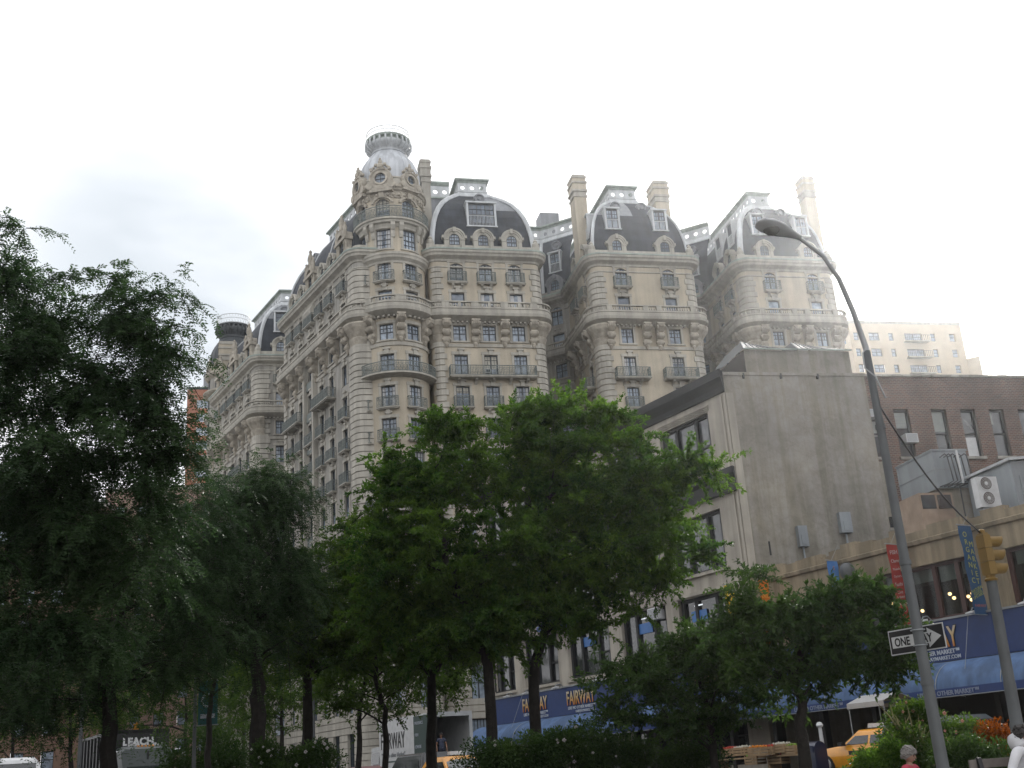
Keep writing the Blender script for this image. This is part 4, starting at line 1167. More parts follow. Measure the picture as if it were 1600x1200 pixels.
# sign band, floodlights and awning run along both shop fronts
SP = Path([fs(37.2), fs(-16)]); sl_ = lambda s: 37.2 - s
sg = MB(); pbox(sg, SP, 0, SP.len, 4.6, 6.18, .02, .24, 0); pbox(sg, SP, 0, SP.len, 6.18, 6.26, .0, .3, 1)
SIGN = sg.build('sign_band', [M['signblue'], M['steel']], MK)
def gradient_mat():
    m, nt, out = new_mat('gold_letter_paint'); b = principled(nt, out, Roughness=.5)
    g_ = nt.nodes.new('ShaderNodeNewGeometry'); sp = nt.nodes.new('ShaderNodeSeparateXYZ'); nt.links.new(g_.outputs['Position'], sp.inputs[0])
    mr = nt.nodes.new('ShaderNodeMapRange'); mr.inputs['From Min'].default_value = 5.02; mr.inputs['From Max'].default_value = 5.95
    nt.links.new(sp.outputs['Z'], mr.inputs['Value'])
    r = ramp(nt, mr.outputs['Result'], [(0, (.38, .07, .02)), (.3, (.5, .22, .04)), (.6, (.5, .36, .18)), (1, (.5, .45, .36))]); nt.links.new(r.outputs['Color'], b.inputs['Base Color']); return m
M['gold'] = gradient_mat(); M['letter'] = paint('pale_lettering', (.42, .46, .52)); M['letterdim'] = paint('valance_lettering', (.19, .23, .32))
def big_sign(s_right, k=1.0):
    """right end of the words at s_right"""
    o = lambda z, d: v3(fs(s_right, -d), z)
    text(SIGN, 'FAIRWAY', 1.12 * k, o(5.14, .27), X_AV, UP, M['black'], depth=.004, align='RIGHT', bold=.045, squeeze=.62)
    text(SIGN, 'FAIRWAY', 1.12 * k, o(5.14, .285), X_AV, UP, M['gold'], depth=.012, align='RIGHT', bold=.012, squeeze=.62)
    text(SIGN, 'LIKE NO OTHER MARKET\u2122', .235 * k, o(4.88, .255), X_AV, UP, M['letter'], align='RIGHT', bold=.006)
    text(SIGN, 'FAIRWAYMARKET.COM', .2 * k, o(4.67, .255), X_AV, UP, M['letter'], align='RIGHT', bold=.004)
for s in (-1.5, 24.1, 29.3, 12, -9): big_sign(s)
for s in (1.35, -.35, -2.75, -5.1, 4.4, 8.3, 19, 23.2, 27.5, 31, 33.4):
    f = MB(); B_ = SP.frame(sl_(s), .3, 6.2)
    f.tube([B_ @ Vector(p) for p in ((0, .2, 0), (0, -.1, .22), (0, -.35, .2), (0, -.45, .08))], .025, 0, 6)
    f.prism([B_ @ Vector(p) for p in ((-.17, -.3, .1), (-.17, -.62, .02), (-.17, -.62, -.02), (-.17, -.32, -.03))], (B_.to_3x3() @ Vector((.34, 0, 0))), 1)
    f.build('sign_floodlight', [M['steel'], M['white']], MK)
aw = MB(); prof = [(.26 + 1.5 * math.sin(PI / 2 * k / 8), 3.48 + 1.1 * math.cos(PI / 2 * k / 8)) for k in range(9)]
n_w = 90
for i in range(n_w):        # slack cloth between the ribs
    t0, t1 = SP.len * i / n_w, SP.len * (i + 1) / n_w
    dd = lambda j: -.045 * abs(math.sin(j * PI / 3)) + .02 * math.sin(j * 1.7)
    vs = [SP.pt(t, d + dd(j) * (d - .26), z + dd(j) * .4) for t, j in ((t0, i), (t1, i + 1)) for d, z in prof]
    aw.add(vs, [(k, 9 + k, 9 + k + 1, k + 1) for k in range(8)], 0)
for t in (.0, SP.len): aw.add([SP.pt(t, d, z) for d, z in prof] + [SP.pt(t, .26, 3.48)], [tuple(range(10))], 0)
AW = aw.build('awning', [M['awning']], MK, 'all')
va = MB(); pbox(va, SP, 0, SP.len, 3.2, 3.49, 1.735, 1.765, 0); pbox(va, SP, 0, SP.len, 3.17, 3.2, 1.72, 1.78, 1)
VA = va.build('valance', [M['valance'], M['steel']], AW)
for s in (-3.25, 3.6, 9.5, 31.2, 26.4, 21): text(VA, 'LIKE NO OTHER MARKET\u2122', .235, v3(fs(s, -1.775), 3.25), X_AV, UP, M['letterdim'], align='RIGHT', bold=.006)
for i in range(19):
    rb = MB(); rb.tube([SP.pt(SP.len * i / 18, d - .04, z - .03) for d, z in prof] + [SP.pt(SP.len * i / 18, .1, 3.2)], .02, 0, 5); rb.build('awning_rib', [M['steel']], AW)
for s in (-2.2, 32.2, 24.6):
    rb = MB(); rb.tube([SP.pt(sl_(s), .28, 6.2), SP.pt(sl_(s) + .35, 1.65, 3.7)], .012, 0, 4); rb.build('awning_stay', [M['steel']], AW)
tb_ = MB(); tb_.tube([v3(fs(-2.6, -.9), 3.32), v3(fs(-3.9, -.9), 3.32)], .035, 0, 6); tb_.build('strip_lamp', [M['tube']], MK)
for s in np.arange(-15, 37, 3.1):
    sf = MB(); sf.box(-.12, .12, -.05, .3, .6, 4.7, 0, SP.frame(sl_(s), 0, 0)); sf.build('shopfront_post', [M['black']], MK)
dl = MB(); B_ = LP.frame(ls(3.7), 0, 9.0); dl.lathe([(.3, .0), (.36, .12), (.34, .3), (.2, .42), (.02, .46)], n=16, M=B_ @ Matrix.Rotation(PI / 2, 4, 'X')); dl.box(-.08, .08, -.05, 0, -.5, .0, 0, B_)
dl.build('wall_lamp', [M['pole']], MK, True)

# hanging banners, each on its own bracket square to the street
def banner(px, ztop, zbot, wd, mat_, name, label, lines, d0=.2):
    s = min(np.arange(-12, 16, .01), key=lambda q: abs(proj(v3(fs(q, -d0 - wd / 2), (ztop + zbot) / 2))[0] - px))
    o = v3(fs(s, -d0 - wd), zbot); h = ztop - zbot
    W = basis(o, N2, UP); e = empty(name, v3(fs(s, -d0), zbot), label, 'banner', 'cloth banners along the market front')
    c = MB(); n = 12
    for i in range(n):
        for j in range(3):
            P = lambda a, b: W @ Vector((wd * a / 3, .03 * math.sin(b * 1.3 + a) + .02 * b / n, h * b / n))
            c.quad(P(j, i), P(j + 1, i), P(j + 1, i + 1), P(j, i + 1), 0)
    cl = c.build('cloth', [mat_], e, 'all')
    b = MB()
    for z in (ztop + .02, zbot - .02): b.tube([v3(fs(s, 0), z), v3(fs(s, -d0 - wd - .1), z + .02)], .018, 0, 6)
    b.tube([v3(fs(s, 0), ztop + .75), v3(fs(s, -d0 - wd * .6), ztop + .03)], .008, 0, 4)
    b.build('bracket', [M['steel']], e)
    for (tx, size, x, z, mt, rot) in lines:
        xx = Vector((N2.x, N2.y, 0)); up = UP
        if rot: a = rot; xx, up = (xx * math.cos(a) + UP * math.sin(a)), (UP * math.cos(a) - xx * math.sin(a))
        text(cl, tx, size, W @ Vector((x * wd, -.035, z)), xx, up, mt, align='CENTER', depth=.002)
    return e
bl = paint('banner_deep_blue', (.008, .062, .155), .7); rd = paint('banner_red', (.30, .025, .018), .7); lb = paint('banner_sky_blue', (.07, .20, .48), .7)
og = paint('banner_orange', (.62, .16, .01), .7); yl = paint('banner_yellow', (.66, .47, .02), .7); yt = paint('banner_yellow_text', (.36, .38, .08), .7); rt = paint('banner_red_text', (.42, .12, .1), .7)
lines = [(ch, .3, .33, 3.0 - .3 * i, yt, 0) for i, ch in enumerate('ORGANIC')] + [(ch, .3, .68, 2.62 - .29 * i, yt, 0) for i, ch in enumerate('MARKET')]
lines += [(w_, .16, .5, .92 - .13 * i, yt, .35) for i, w_ in enumerate(('NATURAL', 'FOODS', 'UPSTAIRS'))] + [('FAIRWAY', .15, .5, .28, rt, 0)]
banner(1520, 9.55, 6.1, .74, bl, 'banner', 'deep blue hanging banner with ORGANIC MARKET in yellow letters', lines)
wt_ = paint('banner_pale_text', (.5, .4, .38), .7)
lines = [(w_, sz, .5, z, wt_, .12) for w_, sz, z in (('FISH', .24, 2.95), ('Clams', .2, 2.6), ('Mussels', .14, 2.28), ('Oysters', .14, 1.98), ('Sushi', .22, 1.62), ('Live', .2, 1.3), ('Lobster', .15, 1.12), ('SALMON', .15, .85), ('Caviar', .14, .55), ('FAIRWAY', .12, .2))]
banner(1404, 9.55, 6.2, .62, rd, 'banner', 'tall red hanging banner lettered in white beside the grey lamp post', lines)
lines = [(ch, .26, .5, 2.7 - .42 * i, paint('banner_rust_text', (.4, .2, .1), .7), 0) for i, ch in enumerate('SALAD')]
banner(1309, 9.5, 6.4, .62, lb, 'banner', 'pale sky blue hanging banner beside the round wall lamp', lines)
banner(1199, 9.45, 6.4, .62, og, 'banner', 'orange hanging banner, half hidden by a small tree', [('DELI', .24, .5, 2.2, paint('banner_gold_text', (.7, .4, .05)), 0)])

banner(1145, 9.6, 6.5, .62, yl, 'banner', 'yellow hanging banner on the corner building pier', [('CAFE', .22, .5, 2.3, paint('banner_rust', (.5, .2, .03)), 0)])

# ================================================================== four-storey corner building
WB = empty('corner_building', v3(fs(24), gz(60)), 'four storey painted brick corner building with black cornices and a blank grey stucco side wall', 'building')
BP = Path([fs(37.5, 18), fs(37.5), fs(10.2), fs(10.2) + UN * .05])
b0 = BP.T[1]; bs = lambda s: b0 + 37.5 - s
bays = [(11.72, 15.95), (17.05, 21.25), (22.5, 26.95), (28.1, 32.2), (33.4, 36.6)]
mb = MB(); ops = []
for a, b in bays:
    for z0, z1 in ((15.9, 18.82), (10.7, 13.66), (6.62, 9.56)): ops.append((bs(b), bs(a), z0, z1))
    ops.append((bs(b), bs(a), 1.2, 4.4))
for v in (3, 7, 11):
    for z0, z1 in ((15.9, 18.8), (10.7, 13.6), (6.6, 9.5)): ops.append((b0 - v - .8, b0 - v + .8, z0, z1))
wall(mb, BP, 0, BP.len, .6, 20.3, ops, 0, .4)
for a, b in bays:           # ribbed heads and sills
    for z in (18.92, 19.02, 19.12): pbox(mb, BP, bs(b) - .1, bs(a) + .1, z, z + .05, -.02, .06, 0)
    for z in (15.72, 10.52, 6.45): pbox(mb, BP, bs(b) - .15, bs(a) + .15, z, z + .16, -.02, .14, 0)
    pbox(mb, BP, bs(b) - .1, bs(a) + .1, 9.62, 9.8, -.02, .1, 0)
for s in (10.25, 10.55): pbox(mb, BP, bs(s) - .1, bs(s) + .06, 5, 19.4, -.02, .06, 0)
mb.build('wall', [M['white_brick']], WB)
c_ = MB()
sweep(c_, BP, [(-.05, 19.45), (.12, 19.5), (.18, 19.75), (.35, 19.95), (.6, 20.1), (.66, 20.5), (.5, 20.58), (-.4, 20.6), (-.4, 20.3)], 0, BP.T[2], 0)
sweep(c_, BP, [(-.05, 14.22), (.22, 14.26), (.26, 14.9), (.4, 15.1), (.42, 15.42), (-.05, 15.48)], 0, BP.T[2], 0)
c_.build('cornice', [M['blackmetal']], WB)
def bay_window(a, b, z0, z1, splits, kind):
    W = BP.frame((bs(a) + bs(b)) / 2, -.32, z0); w = abs(a - b); h = z1 - z0
    p = MB(); p.box(-w / 2, w / 2, 0, .03, 0, h); o = link(bpy.data.objects.new('window', p.mesh('window', [M['panedark']])), WB, W)
    f = MB()
    f.box(-w / 2, w / 2, -.12, -.003, h - .16, h); f.box(-w / 2, w / 2, -.12, -.003, 0, .12)
    for x in [.04] + splits + [.96]: f.box(-w / 2 + w * x - .1, -w / 2 + w * x + .1, -.16, -.004, .12, h - .16)
    f.box(w * .2, w / 2, -.1, -.005, h * .4, h * .4 + .1)
    link(bpy.data.objects.new('window_frame', f.mesh('window_frame', [M['blackmetal']])), o, W); return o
wins = {}
for i, (a, b) in enumerate(bays):
    for z0, z1 in ((15.9, 18.82), (10.7, 13.66), (6.62, 9.56), (1.2, 4.4)): wins[(i, z0)] = bay_window(a, b, z0, z1, [.3, .7], 0)
for v in (3, 7, 11):
    for z0, z1 in ((15.9, 18.8), (10.7, 13.6), (6.6, 9.5)):
        W = BP.frame(b0 - v, -.3, z0); p = MB(); p.box(-.8, .8, 0, .03, 0, z1 - z0); f = MB(); f.box(-.8, .8, -.06, -.003, (z1 - z0) * .48, (z1 - z0) * .48 + .1)
        link(bpy.data.objects.new('window_frame', f.mesh('window_frame', [M['blackmetal']])), link(bpy.data.objects.new('window', p.mesh('window', [M['panedark']])), WB, W), W)
def ac_unit(parent, W, w=.62, h=.42, d=.5):
    a = MB(); a.box(-w / 2, w / 2, -d, .1, 0, h, 0); a.box(-w / 2 + .06, w / 2 - .06, -d - .01, -d + .02, .06, h - .06, 1)
    for i in range(7): a.box(-w / 2 + .06, w / 2 - .06, -d - .02, -d - .008, .07 + i * (h - .14) / 7, .09 + i * (h - .14) / 7, 0)
    return link(bpy.data.objects.new('air_conditioner', a.mesh('air_conditioner', [M['white'], M['steel']])), parent, W)
ac_unit(wins[(1, 6.62)], BP.frame(bs(18.0), -.3, 8.9), .85, .62)
for (i, s) in ((1, 19.3), (2, 24.9), (0, 14.6)):     # small blue signs behind the panes
    q = BP.frame(bs(s), -.26, 8.35); m_ = MB(); m_.box(-.62, .62, -.02, .0, 0, .55, 0)
    o = link(bpy.data.objects.new('window_sign', m_.mesh('window_sign', [paint('window_sign_blue', (.03, .14, .4))])), wins[(i, 6.62)], q)
    tb_ = MB(); tb_.box(-.3, .35, -.03, 0, .78, .84); link(bpy.data.objects.new('window_lamp', tb_.mesh('window_lamp', [emit_mat('cool_tube', (.9, .95, 1), .8)])), wins[(i, 6.62)], q)
# small awning over a first-floor window at the far end
sa = MB(); sa.prism([v3(fs(25.4, -d), z) for d, z in ((.02, 10.5), (.85, 9.95), (.85, 9.7), (.02, 9.7))], UB.to_3d() * 3.6, 0); sa.build('window_awning', [M['awning']], WB)
# blank side wall facing the camera
SW = Path([fs(10.2), fs(10.2) + UN * 8.1, fs(10.2) + UN * 8.1 + NI * 12])
sw = MB(); wall(sw, SW, 0, SW.len, .6, 20.5, [], 0)
pbox(sw, SW, 0, SW.len, 20.38, 20.55, -.3, .05, 0)
pbox(sw, SW, .02, .42, 9.8, 19.4, -.01, .07, 1)
for x in (1.1, 3.2, 5.3): pbox(sw, SW, x, x + .09, 20.2, 20.5, -.01, .06, 2)
pbox(sw, SW, 1.25, 1.33, 10.9, 11.6, -.01, .03, 2)
# pale patches where the render was made good
sw.build('side_wall', [M['stucco'], M['white_brick'], M['black']], WB)
bk = MB(); B_ = basis(v3(fs(10.2), 0), UN, UP)
bk.box(1.62, 7.75, .5, 6.5, 20.3, 22.0, 0, B_)
bk.build('bulkhead', [M['stucco']], WB)
bs_ = MB(); bs_.box(1.58, 1.615, .52, 6.5, 20.5, 21.98, 0, B_); bs_.build('bulkhead_side', [surf('dark_brown_side', (.04, .033, .027), .95, .3, 1)], WB)  # thin dark brown sheet over the bulkhead's left face
sk = MB()
for x0, x1, xm in ((1.55, 4.6, 2.3), (4.7, 7.85, 5.3)):
    P = lambda x, y, z: B_ @ Vector((x, y, z))
    sk.quad(P(x0, .4, 22.02), P(x1, .4, 22.02), P(x1 - .3, 2.2, 22.75), P(xm, 2.2, 23.12), 0)
    sk.quad(P(x0, .4, 22.02), P(xm, 2.2, 23.12), P(xm, 4.5, 23.12), P(x0, 6, 22.02), 1)
    n = 9
    for i in range(n + 1):
        a = P(x0, .38, 22.05).lerp(P(x1, .38, 22.05), i / n); b = P(xm, 2.2, 23.15).lerp(P(x1 - .3, 2.2, 22.78), i / n); sk.tube([a, b], .035, 1, 4)
    sk.tube([P(x0, .36, 22.03), P(x1, .36, 22.03)], .05, 2, 4)
sk.build('skylight', [glass_mat('skylight_glass', (.3, .3, .28), (.5, .5, .45), .15), M['black'], M['copper']], WB)
for (u, z0, z1, w_) in ((3.05, 11.25, 12.3, .5), (5.5, 11.9, 12.95, .62)):
    b = MB(); W = SW.frame(u, .02, z0); b.box(-w_ / 2, w_ / 2, -.3, 0, 0, z1 - z0); b.box(-w_ / 4, w_ / 4, -.33, -.29, .1, (z1 - z0) * .55); b.tube([W.inverted() @ (W @ Vector((0, -.1, 0))), (0, -.1, -.9)], .05, 0, 6)
    link(bpy.data.objects.new('meter_cabinet', b.mesh('meter_cabinet', [M['duct']])), WB, W)

# ================================================================== red brick building behind
RB = empty('brick_building', v3(fs(10.2) + UN * 18 + NI * 1.3, gz(60)), 'dark red brick building with tall narrow windows behind the low market roof', 'building')
RP = Path([fs(10.2) + UN * 8.2 + NI * 1.3, fs(10.2) + UN * 42 + NI * 1.3])
mb = MB(); ops = []; R0 = 8.2
cols = [8.95, 10.75, 13.05, 14.85, 16.65, 18.5, 20.4, 22.3, 24.2, 26, 28]
for u in cols:
    ops.append((u - R0 - .46, u - R0 + .46, 16.25, 18.98)); ops.append((u - R0 - .46, u - R0 + .46, 12.4, 15.1))
wall(mb, RP, 0, RP.len, .6, 20.85, ops, 0, .34)
for o in ops: pbox(mb, RP, o[0] - .12, o[1] + .12, o[2] - .15, o[2], -.02, .1, 1)
mb.build('wall', [M['redbrick'], M['stone_grey']], RB)
cp = MB(); t = 0
while t < RP.len: pbox(cp, RP, t, t + .56, 20.85, 20.97 + rnd.uniform(-.01, .02), -.35, .08, 0); t += .6
cp.build('coping', [M['stone_grey']], RB)
for k, o in enumerate(ops):
    W = RP.frame((o[0] + o[1]) / 2, -.27, o[2]); w, h = o[1] - o[0], o[3] - o[2]; up = k % 2 == 0
    p = MB(); p.box(-w / 2, w / 2, 0, .03, 0, h); wn = link(bpy.data.objects.new('window', p.mesh('window', [M['panedark']])), RB, W)
    f = MB(); f.box(-w / 2, -w / 2 + .09, -.08, -.002, 0, h); f.box(w / 2 - .09, w / 2, -.08, -.002, 0, h); f.box(-w / 2 + .09, w / 2 - .09, -.08, -.002, h - .1, h); f.box(-w / 2 + .09, w / 2 - .09, -.08, -.002, 0, .08); f.box(-w / 2 + .09, w / 2 - .09, -.08, -.002, h * .48, h * .48 + .09)
    link(bpy.data.objects.new('window_frame', f.mesh('window_frame', [M['blackmetal']])), wn, W)
    sh = {4: (.55, 1), 6: (.02, .46), 2: (.62, .98), 0: (.45, .8), 8: (.7, .98)}.get(k)
    if sh:
        s = MB(); x1 = w / 2 - .1 if k != 8 else -w / 2 + .3
        s.box(-w / 2 + .1, x1, -.02, -.004, h * sh[0], h * sh[1] - .1)
        if k == 2:
            for q in range(4): s.box(-w / 2 + .1, w / 2 - .1, -.03, -.018, h * .64 + q * .2, h * .64 + q * .2 + .03, 1)
        link(bpy.data.objects.new('blind', s.mesh('blind', [M['shade'] if k != 6 else M['white'], M['steel']])), wn, W)
    if k == 2: ac_unit(wn, RP.frame((o[0] + o[1]) / 2 + .2, -.2, o[2] + .75), .72, .5)
    if k == 0: ac_unit(wn, RP.frame((o[0] + o[1]) / 2 - .1, -.2, o[3] - .55), .6, .45)
pl = MB(); pbox(pl, RP, 0, 1.35, 13.0, 16.0, -.02, .05, 0); pl.build('plaster_patch', [M['stucco']], RB)

# ================================================================== machinery on the market roof
def roof_pt(px, py, w): return hit(px, py, fs(0, w), N2)
q = roof_pt(1466, 762, 4.0); B_ = basis((q.x, q.y, 9.0), UN, UP)
dz = q.z - 9.0
E_ = empty('duct_housing', (q.x, q.y, 9.0), 'large grey sheet metal duct housing on the market roof, with bent black pipes in front', 'duct')
d = MB(); d.box(0, 1.75, 0, 3.1, dz, dz + 1.75); d.box(-.02, 1.77, -.02, 3.12, dz + .83, dz + .88, 1); d.box(-.04, 1.79, -.04, 3.14, dz + 1.72, dz + 1.8, 0)
d.box(.1, 1.65, .15, 3, 0, dz, 2); d.build('housing', [M['duct'], M['steel'], M['stucco']], E_, world=B_)
pp = MB(); P = lambda x, y, z: B_ @ Vector((x, y, z))
for x in (.55, .75, .95, 1.25, 1.55):
    pp.tube([P(x - .35, -.25, dz + 1.35), P(x - .1, -.3, dz + 1.5), P(x, -.3, dz + 1.42), P(x + .1, -.3, dz + .25), P(x - .15, -.3, dz + .12), P(x - .6, -.25, dz - .02)], .03, 0, 6)
pp.tube([P(1.05, -.4, dz + .1), P(1.0, -.4, dz + 1.65)], .055, 1, 8); pp.tube([P(.2, -.3, dz + .05), P(2.1, -.3, dz + .15)], .03, 0, 6); pp.tube([P(.9, -.3, -.1), P(.9, -.3, dz)], .03, 0, 6)
pp.build('pipe', [M['black'], M['white']], E_)
q = roof_pt(1534, 792, 1.5); zb = 9.0; h = q.z - zb
A_ = empty('condenser', (q.x, q.y, zb), 'white air conditioner condenser with two round fans on the market roof', 'condenser'); B_ = basis((q.x, q.y, zb), UN, UP)
a = MB(); a.box(0, .95, 0, .38, h, h + 1.27); a.box(.1, .9, .05, .33, 0, h, 1); a.build('casing', [M['white'], M['steel']], A_, world=B_)
for z in (h + .36, h + .98):
    f = MB(); W = B_ @ Matrix.Translation((.4, -.01, z)) @ Matrix.Rotation(PI / 2, 4, 'X')
    f.lathe([(.29, 0), (.29, .03), (.26, .03)], n=24, M=W, caps=False); f.lathe([(.26, .012), (.02, .012)], n=24, m=1, M=W, caps=False); f.lathe([(.08, .03), (.02, .04)], n=12, M=W)
    for r in (.1, .15, .2): f.lathe([(r, .03), (r + .012, .034)], n=24, M=W, caps=False)
    f.build('fan_guard', [M['white'], paint('fan_dark', (.09, .07, .06))], A_)
q = roof_pt(1588, 768, 4.2); B_ = basis((q.x, q.y, 9.0), UN, UP); h = q.z - 9.0
S_ = empty('roof_shed', (q.x, q.y, 9.0), 'grey panelled plant shed with pale lid on the market roof', 'shed')
s = MB(); s.box(.0, 3.6, 0, 3.2, 0, h + 1.35); s.box(.3, 1.1, -.03, 0, .2, h + .7, 0); s.box(1.15, 1.3, -.04, 0, 0, h + 1.3, 1); s.build('panel', [M['duct'], M['steel']], S_, world=B_)
s = MB(); s.prism([B_ @ Vector(p) for p in ((-.15, -.15, h + 1.35), (3.8, -.15, h + 1.6), (3.8, -.15, h + 1.72), (-.15, -.15, h + 1.47))], NI.to_3d() * 3.4, 0); s.build('lid', [M['leadpale']], S_)
q = roof_pt(1440, 797, 1.2); B_ = basis((q.x, q.y, 9.0), UN, UP)
K_ = empty('roof_skylight', (q.x, q.y, 9.0), 'low brown rooftop window box below the grey duct', 'skylight'); k = MB(); k.box(0, 1.6, 0, 2, 0, q.z - 9 + .75); k.build('box', [M['chimbrick']], K_, world=B_)
for x in (.08, .85):
    k = MB(); k.box(x, x + .65, -.03, 0, q.z - 9 + .05, q.z - 9 + .65, 0, B_); k.build('window', [M['panedark']], K_)

# ================================================================== distant buildings
def tower_block(name, label, o, xd, w, dep, h, rows, mats, pitch, win, z0, extra=None):
    e = empty(name, (o.x, o.y, gz(99)), label, 'building'); T = Path([o + Vector((-xd.y, xd.x)) * dep, o, o + xd * w, o + xd * w + Vector((-xd.y, xd.x)) * dep])
    mb = MB(); ops = []
    for t, ww in rows:
        z = h - z0
        while z > 4:
            ops.append((T.T[1] + t - ww / 2, T.T[1] + t + ww / 2, z - win, z)); z -= pitch
    for t in np.arange(2, dep - 1, 3.4):
        z = h - z0
        while z > 4: ops.append((t - .7, t + .7, z - win, z)); z -= pitch
    wall(mb, T, 0, T.len, 0, h, ops, 0, .25); pbox(mb, T, 0, T.len, h, h + .5, -.4, .06, 1)
    mb.add([T.pt(t, 0, h) for t in T.T], [(0, 1, 2, 3)], 1); mb.build('wall', mats, e)
    p = MB(); f = MB()
    for o_ in ops:
        W = T.frame((o_[0] + o_[1]) / 2, -.2, o_[2]); hw = (o_[1] - o_[0]) / 2; hh = o_[3] - o_[2]
        p.box(-hw, hw, 0, .02, 0, hh, 0, W)
        for x in (-hw, hw - .12, -.06 if hw > .9 else hw - .12): f.box(x, x + .12, -.06, -.003, 0, hh, 0, W)
        f.box(-hw, hw, -.065, -.004, hh * .5, hh * .5 + .1, 0, W); f.box(-hw, hw, -.065, -.004, 0, .12, 0, W); f.box(-hw, hw, -.065, -.004, hh - .12, hh, 0, W)
    q = p.build('windows', [M['pane']], e); tag(q, kind='stuff'); q2 = f.build('window_frames', [mats[2]], q); tag(q2, kind='stuff')
    return e, T
c0 = at(1325, 505, 188); c1 = at(1500, 510, 193); xd = Vector((c1.x - c0.x, c1.y - c0.y)); wd = xd.length; xd = xd / wd
ba, BT = tower_block('apartment_tower', 'pale beige apartment tower with recessed balconies beyond the brick roof', Vector((c0.x, c0.y)), xd, wd, 18, c0.z,
    [(1.1, 1.0), (4.6, 2.0), (7.9, .9), (12.3, 3.4), (16.2, 1.0), (wd - 2.0, 1.2)], [surf('beige_render', (.50, .42, .31), .85, .08), M['stone'], M['sash']], 3.0, 1.5, 1.7)
bb = MB(); z = c0.z - 3.4
for k in range(12):
    pbox(bb, BT, BT.T[1] + 10.2, BT.T[1] + 14.6, z - .2, z, -.1, 1.0, 0)
    for i in range(14): pbox(bb, BT, BT.T[1] + 10.2 + i * .33, BT.T[1] + 10.24 + i * .33, z, z + 1, .95, 1.0, 1)
    pbox(bb, BT, BT.T[1] + 10.2, BT.T[1] + 14.6, z + 1, z + 1.06, .95, 1.0, 1); z -= 3.0
bb.build('balcony', [M['stone'], M['sash']], ba)
st_ = MB(); pbox(st_, BT, BT.T[2], BT.T[2] + 1.6, 0, c0.z - 6.5, -.1, 1.5, 0); st_.build('wall', [surf('beige_render_side', (.48, .41, .31), .85, .08)], ba)
c0 = at(292, 640, 214); 
rt_, RT = tower_block('apartment_tower', 'tall orange brick tower with wide white windows, left of the dark dome', Vector((c0.x, c0.y)), Vector((.97, .23)), 24, 18, at(300, 608, 214).z,
    [(3.2, 3.0), (9, 2.4), (15, 2.4), (21, 2.4)], [surf('orange_brick', (.30, .125, .075), .9, .12, 2), M['slate'], M['white']], 2.85, 1.75, 2.2)
pr = MB(); pbox(pr, RT, RT.T[1] + 2.2, RT.T[1] + 24, at(300, 608, 214).z, at(300, 578, 214).z, -12, -1, 0); pr.build('roof', [M['lead']], rt_)
c0 = at(165, 770, 150)
tower_block('street_building', 'pale pinkish building glimpsed through the left trees', Vector((c0.x, c0.y)), Vector((.99, .1)), 15, 20, c0.z, [(2, 1.3), (5, 1.3), (8, 1.3), (11, 1.3), (13.5, 1.0)], [surf('pink_brick', (.3, .2, .165), .9, .15, 1), M['stone'], M['sash']], 3.4, 1.8, 2.0)
c0 = at(-160, 800, 120)
tower_block('street_building', 'brown brick building behind the far left trees', Vector((c0.x, c0.y)), Vector((.98, .2)), 22, 20, c0.z, [(2 + 3 * i, 1.3) for i in range(6)], [surf('brown_brick', (.16, .1, .07), .9, .15, 1), M['stone'], M['sash']], 3.4, 1.8, 2.0)
# unseen houses behind and beside the camera, placed to cut sky light and reflections
for i, (s, d, w, h, lab, c) in enumerate(((-48, -36, 34.2, 34, 'unseen grey stone apartment house on the near side of the avenue', (.13, .125, .115)), (-14, -36, 30.2, 44, 'unseen tan brick apartment house on the near side of the avenue', (.12, .1, .075)),
                                   (16, -38, 38.2, 36, 'unseen red brown apartment house on the near side of the avenue', (.1, .06, .045)), (54, -40, 40, 48, 'unseen tall buff apartment house further down the near side of the avenue', (.13, .11, .085)))):
    o = UB * s + N2 * d
    tower_block('street_building', lab, o, UB, w, 16, h, [(2 + 3.2 * k, 1.4) for k in range(int(w / 3.2))], [surf('far_side_brick', c, .9, .12, 1), M['stone'], M['white']], 3.3, 1.8, 1.8)
for s0, w, h, lab in ((-18.5, 30, 27, 'unseen five storey brick building next along from the low market'), (-50, 34, 40, 'unseen tall brick building at the far end of the market block')):  # unseen buildings past the market, placed to darken the street
    tower_block('street_building', lab, fs(s0, .2), -UB, w, 18, h, [(2 + 3.2 * k, 1.4) for k in range(int(w / 3.2))], [surf('next_door_brick', (.16, .1, .075), .9, .12, 1), M['stone'], M['sash']], 3.3, 1.8, 1.8)
# ================================================================== pavements
def strip(name, pts, h, mat_):
    m = MB(); n = len(pts); b = [(p.x, p.y, gz(p.y) - .3) for p in pts]; t = [(p.x, p.y, gz(p.y) + h) for p in pts]
    m.add(b + t, [tuple(range(n, 2 * n))] + [(i, (i + 1) % n, n + (i + 1) % n, n + i) for i in range(n)], 0)
    o = m.build(name, [mat_]); tag(o, kind='structure'); return o
strip('pavement', [fs(-16, -5.5), fs(-16, .3), fs(37, .3), fs(37, -5.5)], .14, M['pavement'])
strip('pavement', [UB * -6 + N2 * 3, UB * -6 + N2 * 19.5, UB * 14 + N2 * 19.5, UB * 14 + N2 * 3], .1, M['pavement'])
strip('pavement', [sb(-1, -5), sb(-1, 0), sb(60, 0), sb(60, -5)], .14, M['pavement'])
lm = MB()
for k in range(14):
    a = fs(-14 + 4.2 * k, -12.2)
    q = [a, a + UB * 2.4, a + UB * 2.4 + N2 * .14, a + N2 * .14]
    lm.quad(*[(p.x, p.y, gz(p.y) + .006) for p in q])
tag(lm.build('road_markings', [M['white']]), kind='structure')

